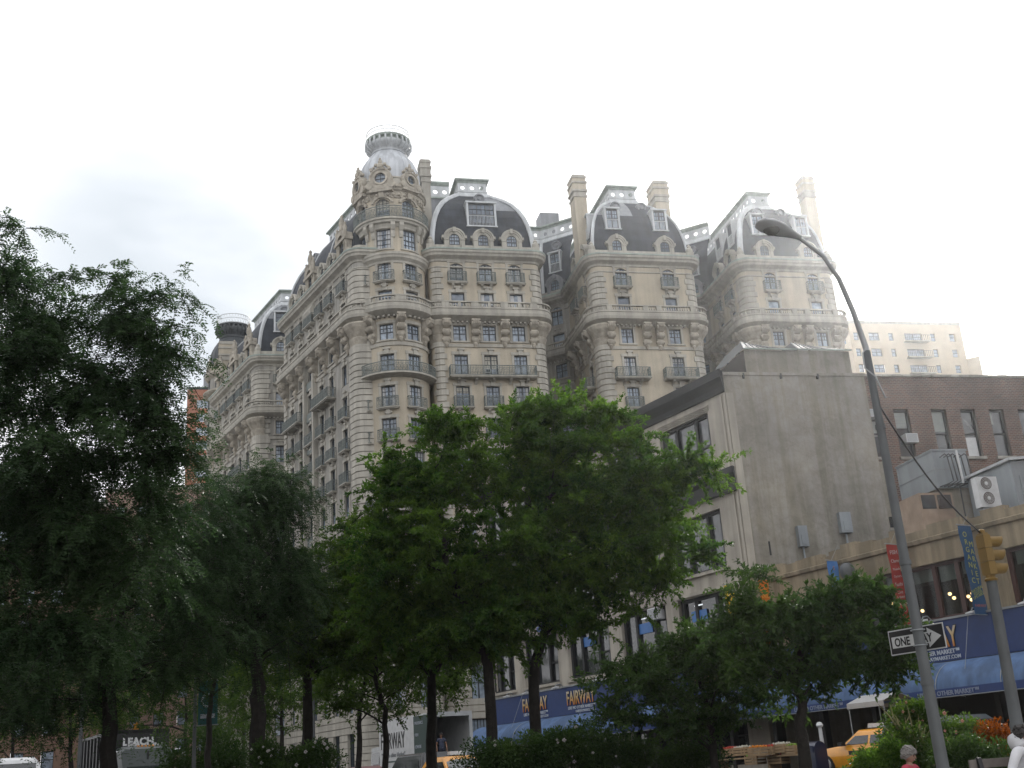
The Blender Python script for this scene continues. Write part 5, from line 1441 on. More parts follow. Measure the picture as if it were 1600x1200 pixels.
# ================================================================== lamp post, one way sign, signal
g0 = at(1474, 1200, 15.5); base = Vector((g0.x, 15.5, gz(15.5)))
LPo = empty('lamp_post', base, 'tall grey lamp post with cobra head lamp on a curved arm', 'street lamp')
tp_ = at(1354, 549, 15.5)
p = MB(); p.tube([base + Vector((0, 0, -.1)), base + Vector((0, 0, .25)), base + Vector((0, 0, .3)), base.lerp(tp_, .5), tp_], [.14, .135, .088, .069, .052], 0, 14)
for f in (.83, .55, .32): q = base.lerp(tp_, f); p.tube([q, q + Vector((0, 0, .06))], .09 - .035 * f + .01, 0, 14)
p.build('pole', [M['pole']], LPo, True)
a = MB(); arm = [tp_ - Vector((0, 0, .25)), tp_ + Vector((0, 0, .05)), at(1333, 487, 15.4), at(1311, 436, 15.2), at(1286, 400, 15.0), at(1244, 368, 14.8)]
a.tube(arm, [.045, .042, .037, .034, .031, .028], 0, 10)
w_ = [tp_ - Vector((.02, .1, -.02)), tp_ + Vector((-.09, -.1, -.05)), tp_ + Vector((-.1, -.1, -.28)), tp_ + Vector((.03, -.1, -.42)), tp_ + Vector((.12, -.1, -.75))]
a.tube(w_, .012, 0, 5); a.build('arm', [M['glaregrey']], LPo, True)
hd = MB(); h0 = at(1250, 371, 14.8); h1 = at(1183, 347, 14.45); ax = (h1 - h0); L_ = ax.length; ax.normalize(); sx = ax.cross(UP).normalized(); uz = sx.cross(ax)
rings = []
for k, (f, wd, ht) in enumerate(((0, .04, .04), (.12, .06, .05), (.3, .1, .07), (.5, .155, .085), (.75, .17, .08), (.92, .13, .06), (1.0, .03, .02))):
    c = h0 + ax * L_ * f; rings.append([c + sx * math.cos(2 * PI * j / 14) * wd + uz * (math.sin(2 * PI * j / 14) * ht * (1.15 if math.sin(2 * PI * j / 14) > 0 else .75)) for j in range(14)])
hd.add([q for r in rings for q in r], [(i * 14 + j, i * 14 + (j + 1) % 14, (i + 1) * 14 + (j + 1) % 14, (i + 1) * 14 + j) for i in range(6) for j in range(14)] + [tuple(range(14)), tuple(reversed(range(84, 98)))], 0)
hl = hd.build('lamp_head', [M['glaregrey']], LPo, True)
ln = MB(); c = h0 + ax * L_ * .66 - uz * .05; ln.lathe([(.01, -.06), (.08, -.045), (.12, 0), (.12, .02)], n=14, M=Matrix.Translation(c)); ln.build('lens', [paint('lamp_lens', (.16, .16, .15), .2)], hl, True)

so_ = at(1432, 999, 15.72)
W = Matrix(((X_AV.x, 0, OUT_AV.x, so_.x), (X_AV.y, 0, OUT_AV.y, so_.y), (X_AV.z, 1, OUT_AV.z, so_.z), (0, 0, 0, 1)))
OW = empty('one_way_sign', so_, 'black and white ONE WAY arrow sign strapped behind the grey lamp post', 'street sign')
s = MB(); s.box(-.47, .47, -.165, .165, -.006, 0, 0); s.build('plate', [M['white']], OW, world=W)
s = MB(); s.box(-.455, .455, -.15, .15, 0, .003, 0); s.build('black_panel', [M['black']], OW, world=W)
s = MB(); z = .006
s.add([(-.42, -.075, z), (.2, -.075, z), (.2, -.13, z), (.42, 0, z), (.2, .13, z), (.2, .075, z), (-.42, .075, z)], [tuple(range(7))], 0)
ar = s.build('arrow', [M['white']], OW, world=W)
for tx, x in (('ONE', -.24), ('WAY', .12)):
    me = text_mesh(tx, .155, .001, 'CENTER', .004, .82); me.materials.clear(); me.materials.append(M['black'])
    link(bpy.data.objects.new('lettering', me), ar, W @ Matrix.Translation((x, -.053, .0085)))
s = MB()
for dz in (-.1, .1):
    c = so_ + Vector((0, 0, dz)); q = base.lerp(tp_, (so_.z - base.z) / (tp_.z - base.z)); 
    s.tube([Vector((q.x + .09 * math.cos(t_), q.y + .09 * math.sin(t_), c.z)) for t_ in np.linspace(0, 2 * PI, 20)], .008, 0, 5, False)
s.build('strap', [M['steel']], OW)

b2 = at(1597, 1195, 17); b2 = Vector((b2.x, 17, gz(17))); t2 = at(1549, 908, 17)
SGo = empty('traffic_signal', b2, 'yellow three lens traffic signal on top of a grey pole', 'traffic light')
p = MB(); p.tube([b2, b2 + Vector((0, 0, .4)), b2 + Vector((0, 0, .42)), b2.lerp(t2, .45), b2.lerp(t2, .455), b2.lerp(t2, .6), b2.lerp(t2, .605), t2], [.16, .155, .105, .1, .088, .085, .08, .075], 0, 12)
p.build('pole', [M['pole']], SGo, True)
h = MB(); W = basis(t2, UN, UP); k = .2
h.lathe([(.09, 0), (.1, .03), (.07, .05), (.07, .09)], n=12, M=Matrix.Translation(t2))
for i in range(3):
    z0 = .09 + i * k; h.box(-.055, .055, -.1, .1, z0, z0 + k - .008, 0, W); h.box(.05, .07, -.09, .09, z0 + .01, z0 + k - .02, 0, W)
h.box(-.045, .045, -.08, .08, .09 + 3 * k, .11 + 3 * k, 0, W); h.lathe([(.05, 0), (.05, .05), (.02, .07)], n=10, M=Matrix.Translation(t2 + Vector((0, 0, .11 + 3 * k))))
hs_ = h.build('housing', [M['sigyellow']], SGo)
for i, lc in enumerate(((.02, .12, .06), (.2, .12, .01), (.2, .02, .015))):
    z0 = .09 + i * k + k / 2 - .005; v = MB(); Wv = W @ Matrix.Translation((.07, 0, z0)) @ Matrix.Rotation(PI / 2, 4, 'Y')
    n = 20; r = .082; vs = []; L0 = .23
    for j in range(n + 1):
        a_ = PI * .5 + (2 * PI - .9) * (j / n - .5) + PI * .5; a_ = -PI + (PI * 2 - 1.1) * (j / n) + .55
        ln_ = L0 * (.72 + .28 * (.5 - .5 * math.cos(a_)))
        for (rr, xx) in ((r, 0), (r, ln_), (r - .006, ln_), (r - .006, 0)): vs.append(W @ Vector((.07 + xx, -rr * math.sin(a_), z0 - rr * math.cos(a_) * 1.0)))
    v.add(vs, [(j * 4 + c, (j + 1) * 4 + c, (j + 1) * 4 + (c + 1) % 4, j * 4 + (c + 1) % 4) for j in range(n) for c in range(4)], 0)
    vo = v.build('visor', [M['sigyellow']], hs_, True)
    l = MB(); l.lathe([(.075, .0), (.06, .015), (.01, .025)], n=16, M=W @ Matrix.Translation((.07, 0, z0)) @ Matrix.Rotation(PI / 2, 4, 'Y')); l.build('lens', [paint('signal_lens', lc, .2)], hs_, True)
cb = MB(); ca, c2 = at(1373, 632, 15.6), t2 + Vector((0, 0, .7)); cb.tube([ca.lerp(c2, i / 12) - Vector((0, 0, .22 * math.sin(PI * i / 12))) for i in range(13)], .014, 0, 5)
tag(cb.build('guy_cable', [M['black']]), 'black cable sagging from the tall lamp post to the traffic signal', 'cable')

# far poles, banner and signal seen under the trees
def pole(name, label, px, ytop, D, r, mat_='pole', cat='pole', grp=None):
    t_ = at(px, ytop, D); b_ = Vector((t_.x, t_.y, gz(t_.y))); e = empty(name, b_, label, cat, grp)
    m = MB(); m.tube([b_, b_ + Vector((0, 0, .3)), b_ + Vector((0, 0, .32)), t_], [r * 1.7, r * 1.6, r, r * .75], 0, 8); m.build('pole', [M[mat_]], e, True); return e, t_
e, t_ = pole('lamp_post', 'thin pale lamp post beside the garbage truck', 131, 1060, 44, .09, cat='street lamp')
m = MB(); m.tube([t_, t_ + Vector((.3, 0, .6)), t_ + Vector((1.1, 0, .9)), t_ + Vector((1.9, 0, .8))], [.06, .05, .045, .04], 0, 6); m.build('arm', [M['pole']], e, True)
m = MB(); m.lathe([(.01, -.3), (.1, -.2), (.14, .1), (.05, .35)], n=8, M=Matrix.Translation(t_ + Vector((2.0, 0, .78))) @ Matrix.Rotation(PI / 2, 4, 'Y')); m.build('lamp_head', [M['steel']], e, True)
e, t_ = pole('banner_post', 'slim post carrying a teal street banner behind a thin tree', 306, 1058, 37.5, .07, cat='banner post')
m = MB(); q0 = t_ + Vector((.1, 0, -.15)); m.box(q0.x, q0.x + .62, q0.y - .01, q0.y + .01, q0.z - 1.35, q0.z); m.build('banner', [paint('teal_banner', (.02, .1, .1), .7)], e)
m = MB(); cx, cz = q0.x + .31, q0.z - .6
for k in range(20):
    a0, a1 = PI * .3 + 1.5 * PI * k / 20, PI * .3 + 1.5 * PI * (k + 1) / 20
    P = lambda r, a_: (cx + r * math.cos(a_), q0.y - .016, cz + r * math.sin(a_)); m.quad(P(.16, a0), P(.16, a1), P(.22, a1), P(.22, a0))
m.box(q0.x + .08, q0.x + .54, q0.y - .02, q0.y - .012, q0.z - 1.15, q0.z - 1.02); m.build('emblem', [M['letter']], e)
m = MB()
for z in (0, -1.37): m.tube([t_ + Vector((0, 0, -.14 + z)), t_ + Vector((.75, 0, -.14 + z))], .02, 0, 5)
m.build('bracket', [M['steel']], e)
e, t_ = pole('lamp_post', 'pale grey post half hidden by the straight trunk', 489, 1055, 43, .07, cat='street lamp')
m = MB(); m.tube([t_, t_ + Vector((-.2, 0, .45)), t_ + Vector((-.9, 0, .7)), t_ + Vector((-1.5, 0, .65))], .04, 0, 6); m.build('arm', [M['pole']], e, True)
m = MB(); m.lathe([(.01, -.3), (.1, -.2), (.14, .1), (.05, .35)], n=8, M=Matrix.Translation(t_ + Vector((-1.6, 0, .63))) @ Matrix.Rotation(PI / 2, 4, 'Y')); m.build('lamp_head', [M['steel']], e, True)
e, t_ = pole('traffic_signal', 'far yellow traffic signal seen from behind above the garbage truck', 213, 1160, 66, .08, cat='traffic light')
m = MB(); m.box(t_.x - .17, t_.x + .17, t_.y - .12, t_.y + .12, t_.z - .05, t_.z + 1.0); m.box(t_.x - .14, t_.x + .14, t_.y + .12, t_.y + .35, t_.z + .05, t_.z + .9); m.lathe([(.08, 0), (.06, .08), (.02, .1)], (t_.x, t_.y), 8, M=Matrix.Translation((0, 0, t_.z + 1.0))); m.build('housing', [paint('far_signal_orange', (.45, .2, .02), .5)], e)

# ================================================================== vehicles
def loft(mb, secs, m=0, caps=True):
    """secs: list of rings (same number of points)"""
    n = len(secs[0]); mb.add([p for s in secs for p in s], [(i * n + j, i * n + (j + 1) % n, (i + 1) * n + (j + 1) % n, (i + 1) * n + j) for i in range(len(secs) - 1) for j in range(n)], m)
    if caps: mb.add(secs[0], [tuple(reversed(range(n)))], m); mb.add(secs[-1], [tuple(range(n))], m)

def car(name, label, paint_mat, pos, head, kind='sedan', taxi=False, group=None, cat='car'):
    """x forward, y left, z up; built at real size"""
    L, Wd, H = {'sedan': (5.3, 1.96, 1.46), 'van': (5.0, 1.95, 1.76), 'suv': (4.8, 1.9, 1.75)}[kind]
    z = gz(pos.y); hv = Vector((head.x, head.y, 0)).normalized(); W = Matrix(((hv.x, -hv.y, 0, pos.x), (hv.y, hv.x, 0, pos.y), (0, 0, 1, z), (0, 0, 0, 1)))
    e = empty(name, (pos.x, pos.y, z), label, cat, group); hl, hw = L / 2, Wd / 2
    hood, deck, belt = {'sedan': (.88, .95, .93), 'van': (1.0, 1.05, 1.03), 'suv': (1.02, 1.08, 1.05)}[kind]
    x_ws0, x_ws1, x_rw1, x_rw0 = {'sedan': (.95, .25, -1.3, -1.75), 'van': (1.55, .75, -2.2, -2.42), 'suv': (1.1, .5, -2.0, -2.3)}[kind]
    b = MB()
    def ring(x, w, zb, zt, r=.12):
        return [(x, -w + .06, zb), (x, -w, zb + .2), (x, -w - .015, (zb + zt) / 2), (x, -w + .02, zt - r), (x, -w + r, zt), (x, w - r, zt), (x, w - .02, zt - r), (x, w + .015, (zb + zt) / 2), (x, w, zb + .2), (x, w - .06, zb)]
    st = [(hl, hw * .78, .38, hood - .28), (hl - .08, hw * .9, .26, hood - .16), (hl - .35, hw * .97, .22, hood - .06), (hl - .9, hw, .2, hood), (x_ws0, hw, .2, belt + .02), (0, hw, .2, belt), (x_rw0, hw, .2, belt + .02), (-hl + .5, hw * .98, .22, deck if kind == 'sedan' else belt), (-hl + .1, hw * .93, .28, deck - .06 if kind == 'sedan' else belt - .02), (-hl, hw * .84, .36, deck - .25)]
    loft(b, [ring(*s) for s in st])
    bo = b.build('body', [paint_mat], e, True, world=W)
    cab = MB(); rt = H; rw = hw * .74; bw = hw * .93
    def cring(x, w, z0, z1, wt): return [(x, -w, z0), (x, -wt, z1), (x, wt, z1), (x, w, z0)]
    def cr_(xb, xt): return [(xb, -bw, belt - .04), (xt, -rw - .02, rt - .1), (xt - .05 * (1 if xt > 0 else -1), -rw + .12, rt), (xt - .05 * (1 if xt > 0 else -1), rw - .12, rt), (xt, rw + .02, rt - .1), (xb, bw, belt - .04)]
    loft(cab, [cr_(x_ws0, x_ws1), cr_((x_ws0 + x_rw0) / 2, (x_ws1 + x_rw1) / 2), cr_(x_rw0, x_rw1)])
    co_ = cab.build('cabin', [paint_mat], e, True, world=W)
    def pane(name, pts): m = MB(); m.add(pts, [tuple(range(len(pts)))], 0); m.build(name, [M['carglass']], co_, world=W)
    o = .012
    for sg in (-1, 1):
        ys = lambda k: sg * (bw + (rw - bw) * k + o); zs = lambda k: belt + (rt - .1 - belt) * k
        xf = lambda k: x_ws0 + (x_ws1 - x_ws0) * k; xr = lambda k: x_rw0 + (x_rw1 - x_rw0) * k; xm = (x_ws1 + x_rw1) / 2 + .1
        cuts = [xf(0) - .32, xm] if kind == 'sedan' else [xf(0) - .32, xm + .5]
        f = [(xf(.1) - .2, ys(.1), zs(.1)), (xf(.9) - .12, ys(.9), zs(.9)), (xm + .05, ys(.9), zs(.9)), (xm + .05, ys(.1), zs(.1))]
        r = [(xm - .05, ys(.1), zs(.1)), (xm - .05, ys(.9), zs(.9)), (xr(.9) + .25, ys(.9), zs(.9)), (xr(.1) + (.42 if kind == 'sedan' else .25), ys(.1), zs(.1))]
        if sg > 0: f.reverse(); r.reverse()
        pane('window', f); pane('window', r)
    k0, k1 = .06, .9
    pane('windscreen', [(x_ws0 + (x_ws1 - x_ws0) * k + .02, s_ * (bw + (rw - bw) * k - .07), belt + (rt - .1 - belt) * k + .015) for k, s_ in ((k0, 1), (k0, -1), (k1, -1), (k1, 1))])
    pane('rear_window', [(x_rw0 + (x_rw1 - x_rw0) * k - .02, s_ * (bw + (rw - bw) * k - .09), belt + (rt - .1 - belt) * k + .015) for k, s_ in ((k0, -1), (k0, 1), (k1, 1), (k1, -1))])
    for x in (hl - 1.0, -hl + 1.15):
        for sg in (-1, 1):
            t = MB(); Wm = Matrix.Translation((x, sg * (hw - .1), .33)) @ Matrix.Rotation(PI / 2, 4, 'X'); t.lathe([(.2, -.12), (.31, -.12), (.33, -.08), (.33, .08), (.31, .12), (.2, .12)], n=20, M=Wm)
            to = t.build('wheel', [M['rubber']], e, True, world=W); r_ = MB(); r_.lathe([(.21, -.125), (.16, -.132), (.06, -.12), (.05, -.14), (.01, -.14)], n=16, M=Wm); r_.lathe([(.21, .125), (.16, .132), (.06, .12), (.05, .14), (.01, .14)], n=16, M=Wm)
            r_.build('rim', [M['chrome']], to, True, world=W)
    for sg in (-1, 1):
        m = MB(); m.box(hl - .12, hl - .015, min(sg * .45, sg * .82), max(sg * .45, sg * .82), hood - .34, hood - .2); m.build('headlight', [M['chrome']], e, world=W)
        m = MB(); m.box(-hl - .0, -hl + .1, min(sg * .5, sg * .84), max(sg * .5, sg * .84), deck - .3, deck - .14); m.build('tail_light', [paint('tail_red', (.35, .02, .02), .3)], e, world=W)
        m = MB(); m.box(x_ws0 - .35, x_ws0 - .15, min(sg * (hw + .0), sg * (hw + .2)), max(sg * hw, sg * (hw + .2)), belt, belt + .15); m.build('wing_mirror', [M['black']], e, world=W)
    for x in (hl - .05, -hl + .02): m = MB(); m.box(x - .06, x + .08, -hw * .85, hw * .85, .34, .5); m.build('bumper', [M['black'] if not taxi else M['steel']], e, world=W)
    if taxi:
        m = MB(); m.box(-.25, .1, -.35, .35, H, H + .05, 1); m.prism([(.06, -.3, H + .05), (-.2, -.3, H + .05), (-.16, -.3, H + .2), (.02, -.3, H + .2)], (0, .6, 0), 0); m.build('roof_light', [M['white'], M['black']], e, world=W)
        for sg in (-1, 1): m = MB(); m.box(-.3, .5, sg * (hw + .018) - .004, sg * (hw + .018) + .004, .62, .76); m.build('door_emblem', [M['black']], bo, world=W)
    return e
d2 = lambda px, D: Vector((at(px, 1170, D).x, D))
car('taxi', 'yellow taxi seen side on, between the mailbox and the woman in pink', M['taxi'], d2(1372, 44), UB, taxi=True, group='yellow taxis')
car('taxi', 'yellow taxi low in front of the open delivery truck', M['taxi'], d2(712, 50), -UB, taxi=True, group='yellow taxis')
car('minivan', 'dark grey minivan behind the pink flowered rose bush', paint('car_grey', (.05, .065, .08), .3, coat=.5), d2(1500, 37), -UB, 'van')
car('parked_car', 'black sedan with pale roof edge beside the white truck', paint('car_black', (.015, .017, .02), .25, coat=.6), d2(650, 55), UB, 'suv')
car('parked_car', 'silver sport utility car behind the yellow taxi at the truck', paint('car_silver', (.30, .32, .34), .3, coat=.5), d2(716, 57), UB, 'suv')
car('parked_car', 'dark red car parked at the foot of the apartment block', paint('car_red', (.13, .02, .02), .3, coat=.5), d2(560, 62), UB, 'sedan')

def truck_frame(pos, head):
    hv = Vector((head.x, head.y, 0)).normalized(); z = gz(pos.y)
    return Matrix(((hv.x, -hv.y, 0, pos.x), (hv.y, hv.x, 0, pos.y), (0, 0, 1, z), (0, 0, 0, 1)))
def truck_wheels(e, W, xs, hw):
    for x in xs:
        for sg in (-1, 1):
            t = MB(); Wm = Matrix.Translation((x, sg * (hw - .15), .5)) @ Matrix.Rotation(PI / 2, 4, 'X'); t.lathe([(.28, -.15), (.47, -.15), (.5, -.1), (.5, .1), (.47, .15), (.28, .15)], n=20, M=Wm)
            o = t.build('wheel', [M['rubber']], e, True, world=W); r = MB(); r.lathe([(.28, .14), (.2, .1), (.1, .16), (.01, .16)], n=14, M=Wm); r.lathe([(.28, -.14), (.2, -.1), (.1, -.16), (.01, -.16)], n=14, M=Wm); r.build('rim', [M['steel']], o, world=W)
# delivery truck, rear doors open towards the camera
pos = d2(664, 65); W = truck_frame(pos, UB); e = empty('delivery_truck', W.translation, 'white and green delivery truck with bold black lettering, its rear open and dark', 'truck')
m = MB(); hw = 1.25; z0, z1 = 1.15, 3.85; x0, x1 = -3.2, 3.2
m.box(x0, x1, hw - .05, hw, z0, z1, 0); m.box(x0, x1, -hw, -hw + .05, z0, z1, 0); m.box(x0, x1, -hw, hw, z1, z1 + .06, 0); m.box(x0, x1, -hw, hw, z0 - .1, z0, 1); m.box(x1, x1 + .05, -hw, hw, z0 - .1, z1 + .06, 0)
m.box(x0 - .03, x0 + .08, -hw - .02, -hw + .16, z0 - .1, z1 + .07, 2); m.box(x0 - .03, x0 + .08, hw - .16, hw + .02, z0 - .1, z1 + .07, 2); m.box(x0 - .035, x0 + .08, -hw + .16, hw - .16, z1 - .16, z1 + .072, 2)
for k in range(6): m.box(x1 - 3.4 + k * .5, x1 - 3.05 + k * .5, -hw + .3, hw - .3, z0, z0 + 1.2 + .3 * (k % 2), 3)
bx = m.build('box', [M['white'], M['steel'], M['leadpale'], M['interior']], e, world=W)
g_ = MB(); 
for sg in (-1, 1): g_.box(x0 + .05, x0 + 1.9, sg * (hw + .006) - .004, sg * (hw + .006) + .004, z0 + .02, z1 - .02)
gp = g_.build('green_panel', [paint('truck_green', (.02, .05, .042), .5)], bx, world=W)
Xt = (W.to_3x3() @ Vector((-1, 0, 0)));
def on_truck(x, z): return W @ Vector((x, hw + .012, z))
text(bx, 'FAIRWAY', 1.2, on_truck(3.05, 2.35), Xt, UP, M['black'], squeeze=.62, bold=.01)
text(bx, '"Like no other Market"', .33, on_truck(2.95, 1.9), Xt, UP, M['steel'], bold=.004)
g_ = MB(); g_.box(.2, 2.9, hw + .008, hw + .014, 1.62, 1.7); g_.build('green_line', [paint('truck_green_line', (.02, .06, .045), .5)], bx, world=W)
for z, tx in ((3.4, 'PRODUCE'), (2.8, 'FISH'), (2.2, 'CHEESE'), (1.6, 'BREAD')): text(gp, tx, .22, W @ Vector((x0 + 1.75, hw + .02, z)), Xt, UP, M['letter'])
m = MB(); m.box(3.4, 5.0, -1.1, 1.1, .5, 1.5); m.prism([(3.4, -1.08, 1.5), (5.0, -1.08, 1.5), (4.7, -1.02, 2.5), (3.45, -1.02, 2.55)], (0, 2.12, 0)); m.box(-3, 3.5, -.5, .5, .55, 1.05); cbn = m.build('cab', [M['white']], e, world=W)
for sg in (-1, 1): m = MB(); m.add([(3.7, sg * 1.1, 1.6), (4.7, sg * 1.1, 1.6), (4.55, sg * 1.08, 2.35), (3.7, sg * 1.08, 2.4)], [(0, 1, 2, 3)]); m.build('window', [M['carglass']], cbn, world=W)
truck_wheels(e, W, (4.2, -1.8), 1.2)
# garbage truck facing the camera
pos = d2(205, 52); W = truck_frame(pos, -UB); e = empty('garbage_truck', W.translation, 'black garbage truck with white lettering over its cab, ribbed body and chrome mirrors', 'truck')
m = MB(); m.box(-5.2, 1.3, -1.25, 1.25, .9, 3.35, 0); m.box(1.3, 1.5, -1.25, 1.25, 2.3, 3.45, 0)
for k in range(9):
    for sg in (-1, 1): a_, b_ = sorted((sg * 1.25, sg * 1.33)); m.box(-5.0 + k * .72, -4.86 + k * .72, a_, b_, .95, 3.3, 0)
m.box(-5.2, 1.5, -1.28, 1.28, 3.3, 3.42, 0); bo = m.build('body', [M['black']], e, world=W)
text(bo, 'LEACH', .42, W @ Vector((1.52, -.05, 2.82)), W.to_3x3() @ Vector((0, 1, 0)), UP, M['white'], align='CENTER', bold=.02, depth=.005)
m = MB(); m.box(1.5, 3.4, -1.1, 1.1, .6, 1.75, 0); loft(m, [[(x, -w, zb), (x, -w + .03, zt - .15), (x, -w + .2, zt), (x, w - .2, zt), (x, w - .03, zt - .15), (x, w, zb)] for x, w, zb, zt in ((1.5, 1.1, 1.7, 2.72), (2.6, 1.1, 1.7, 2.72), (2.95, 1.08, 1.7, 2.6), (3.25, 1.05, 1.7, 1.9))], 0)
cb_ = m.build('cab', [paint('cab_dark_green', (.018, .028, .025), .45)], e, True, world=W)
m = MB(); m.add([(3.235, -.93, 1.86), (3.235, .93, 1.86), (2.985, .9, 2.48), (2.985, -.9, 2.48)], [(0, 1, 2, 3)]); ws = m.build('windscreen', [glass_mat('truck_windscreen', (.05, .08, .1), (.05, .08, .1))], cb_, world=W)
m = MB(); m.box(3.1, 3.14, -.03, .03, 1.86, 2.5); m.build('mullion', [M['black']], ws, world=W)
for y in (-.5, .5): m = MB(); m.box(2.3, 2.55, y - .2, y + .2, 2.72, 2.84); m.build('roof_lamp', [M['chrome']], e, world=W)
for k in range(5): m = MB(); m.lathe([(.06, 0), (.05, .05), (.02, .08)], (2.65, -.3 + .15 * k), 8, M=Matrix.Translation((0, 0, 2.68))); m.build('marker_lamp', [paint('amber', (.5, .2, .02), .3)], e, world=W)
for sg in (-1, 1):
    m = MB(); m.tube([(2.9, sg * 1.05, 2.5), (3.0, sg * 1.45, 2.52), (3.0, sg * 1.5, 2.4)], .03, 0, 6); m.box(2.95, 3.03, min(sg * 1.38, sg * 1.58), max(sg * 1.38, sg * 1.58), 1.75, 2.4); m.build('wing_mirror', [M['chrome']], e, world=W)
truck_wheels(e, W, (2.5, -2.4, -3.7), 1.25)
pos = d2(8, 44); W = truck_frame(pos, -UB); e = empty('white_van', W.translation, 'white box van cut by the left edge of the photo', 'van')
m = MB(); loft(m, [[(x, -w, .5), (x, -w, zt - .2), (x, -w + .2, zt), (x, w - .2, zt), (x, w, zt - .2), (x, w, .5)] for x, w, zt in ((-2.9, 1.05, 2.5), (1.2, 1.05, 2.5), (1.6, 1.03, 2.4), (2.2, 1.0, 1.5), (2.9, .95, 1.3))]); bo = m.build('body', [M['white']], e, True, world=W)
m = MB(); m.add([(2.16, -.85, 1.58), (2.16, .85, 1.58), (1.7, .85, 2.28), (1.7, -.85, 2.28)], [(0, 1, 2, 3)]); m.build('windscreen', [M['carglass']], bo, world=W); truck_wheels(e, W, (2.0, -1.9), 1.05)

# ================================================================== things on the market pavement
def crate(name, label, px, D, zoff, col, goods, dims=(.6, .4, .3), group=None):
    q = d2(px, D); z = gz(D) + .14 + zoff; W = basis((q.x, q.y, z), X_AV, UP); a, b, c = dims; e = empty(name, (q.x, q.y, z), label, 'crate', group)
    m = MB(); t = .02
    for k in range(3):
        z0 = c * k / 3 + .01; z1 = c * (k + 1) / 3 - .015
        m.box(-a / 2, a / 2, -b / 2, -b / 2 + t, z0, z1, 0, W); m.box(-a / 2, a / 2, b / 2 - t, b / 2, z0, z1, 0, W); m.box(-a / 2, -a / 2 + t, -b / 2 + t, b / 2 - t, z0, z1, 0, W); m.box(a / 2 - t, a / 2, -b / 2 + t, b / 2 - t, z0, z1, 0, W)
    for x in (-a / 2 - .005, a / 2 - .03):
        for y in (-b / 2 - .005, b / 2 - .03): m.box(x, x + .035, y, y + .035, 0, c, 0, W)
    m.box(-a / 2 + t, a / 2 - t, -b / 2 + t, b / 2 - t, 0, .02, 0, W); m.build('slats', [col], e)
    f = MB(); r = random.Random(int(px * 7 + zoff * 100))
    for i in range(5):
        for j in range(3):
            R = .055 * r.uniform(.8, 1.15); p = W @ Vector((-a * .4 + a * .2 * i + r.uniform(-.02, .02), -b * .3 + b * .3 * j, c - .02 + r.uniform(0, .05)))
            f.lathe([(.01, -R), (R * .75, -R * .7), (R, 0), (R * .75, R * .7), (.01, R)], n=7, M=Matrix.Translation(p), caps=False)
    o = f.build('produce', [goods], e, True); tag(o, kind='stuff')
wd = surf('crate_wood', (.30, .21, .12), .85, .2, 4); gr = paint('apple_green', (.16, .26, .03)); rdm = paint('tomato_red', (.42, .04, .02)); ogm = paint('orange_peel', (.6, .2, .01)); wh = paint('cauliflower', (.5, .48, .4))
CG = 'produce crates under the market awning'
for i, (px, D, zo, gd, lab) in enumerate(((1185, 48, .55, ogm, 'wooden crate of oranges left of the small dense tree trunk'), (1203, 48, .55, rdm, 'wooden crate of tomatoes between oranges and cauliflower'), (1222, 47.6, .62, wh, 'wooden crate of cauliflower, topmost beside the small dense tree trunk'), (1238, 47.2, .55, gr, 'wooden crate of green apples touching the small dense tree trunk'),
        (1178, 49, .2, gr, 'low wooden crate of green apples under the oranges'), (1215, 48, .2, rdm, 'low wooden crate of tomatoes under the cauliflower'), (1160, 50, .55, wh, 'wooden crate of cauliflower furthest left under the awning'), (1142, 51.5, .55, rdm, 'wooden crate of tomatoes beyond the furthest cauliflower'))):
    crate('produce_crate', lab, px, D, zo, wd, gd, group=CG, dims=(.75, .5, .34))
st = MB(); q = d2(1205, 48.3); W = basis((q.x, q.y, gz(48) + .14), X_AV, UP); e = empty('produce_stand', (q.x, q.y, gz(48) + .14), 'long wooden stand holding the produce crates', 'stand')
st.box(-3.4, 3.0, -.3, .45, .47, .53); st.build('shelf', [wd], e, world=W)
for x in (-3.2, 0, 2.8): l = MB(); l.box(x - .04, x + .04, -.25, .4, 0, .47); l.build('leg', [wd], e, world=W)
q = d2(1388, 47); W = basis((q.x, q.y, gz(45) + .14), X_AV, UP); e = empty('market_stall', (q.x, q.y, gz(45) + .14), 'market stall with a white pitched canopy behind the rose bush', 'stall')
m = MB(); m.prism([(-.95, -.9, 2.35), (-.95, 0, 2.65), (-.95, .9, 2.35), (-.95, .9, 2.15), (-.95, .88, 2.15), (-.95, .88, 2.34), (-.95, 0, 2.62), (-.95, -.88, 2.34), (-.95, -.88, 2.15), (-.95, -.9, 2.15)], (1.9, 0, 0)); m.build('canopy', [paint('grey_canvas', (.4, .4, .39), .8)], e, world=W)
for x in (-.9, .9):
    for y in (-.85, .85): l = MB(); l.tube([(x, y, 0), (x, y, 2.35)], .025, 0, 6); l.build('post', [M['steel']], e, world=W)
m = MB(); m.box(-.85, .85, -.8, .8, .8, .86); m.box(-.8, .8, -.75, .75, 0, .8); m.build('counter', [wd], e, world=W)
q = d2(1273, 42.5); z = gz(42.5) - .15; W = basis((q.x, q.y, z), X_AV, UP); e = empty('mailbox', (q.x, q.y, z), 'dark blue street mailbox with a rounded top beside the taxi hood', 'mailbox')
m = MB(); n = 12; prof = [(-.3, .18)] + [(-.3 * math.cos(PI * k / n), 1.05 + .3 * math.sin(PI * k / n)) for k in range(n + 1)] + [(.3, .18)]; m.prism([(-.28, y, zz) for y, zz in prof], (.56, 0, 0)); bo = m.build('body', [paint('mailbox_blue', (.006, .013, .04), .35, coat=.4)], e, True, world=W)
m = MB(); m.box(-.24, .24, -.325, -.29, .98, 1.2); m.build('hatch', [paint('mailbox_hatch', (.008, .016, .05), .4)], bo, world=W)
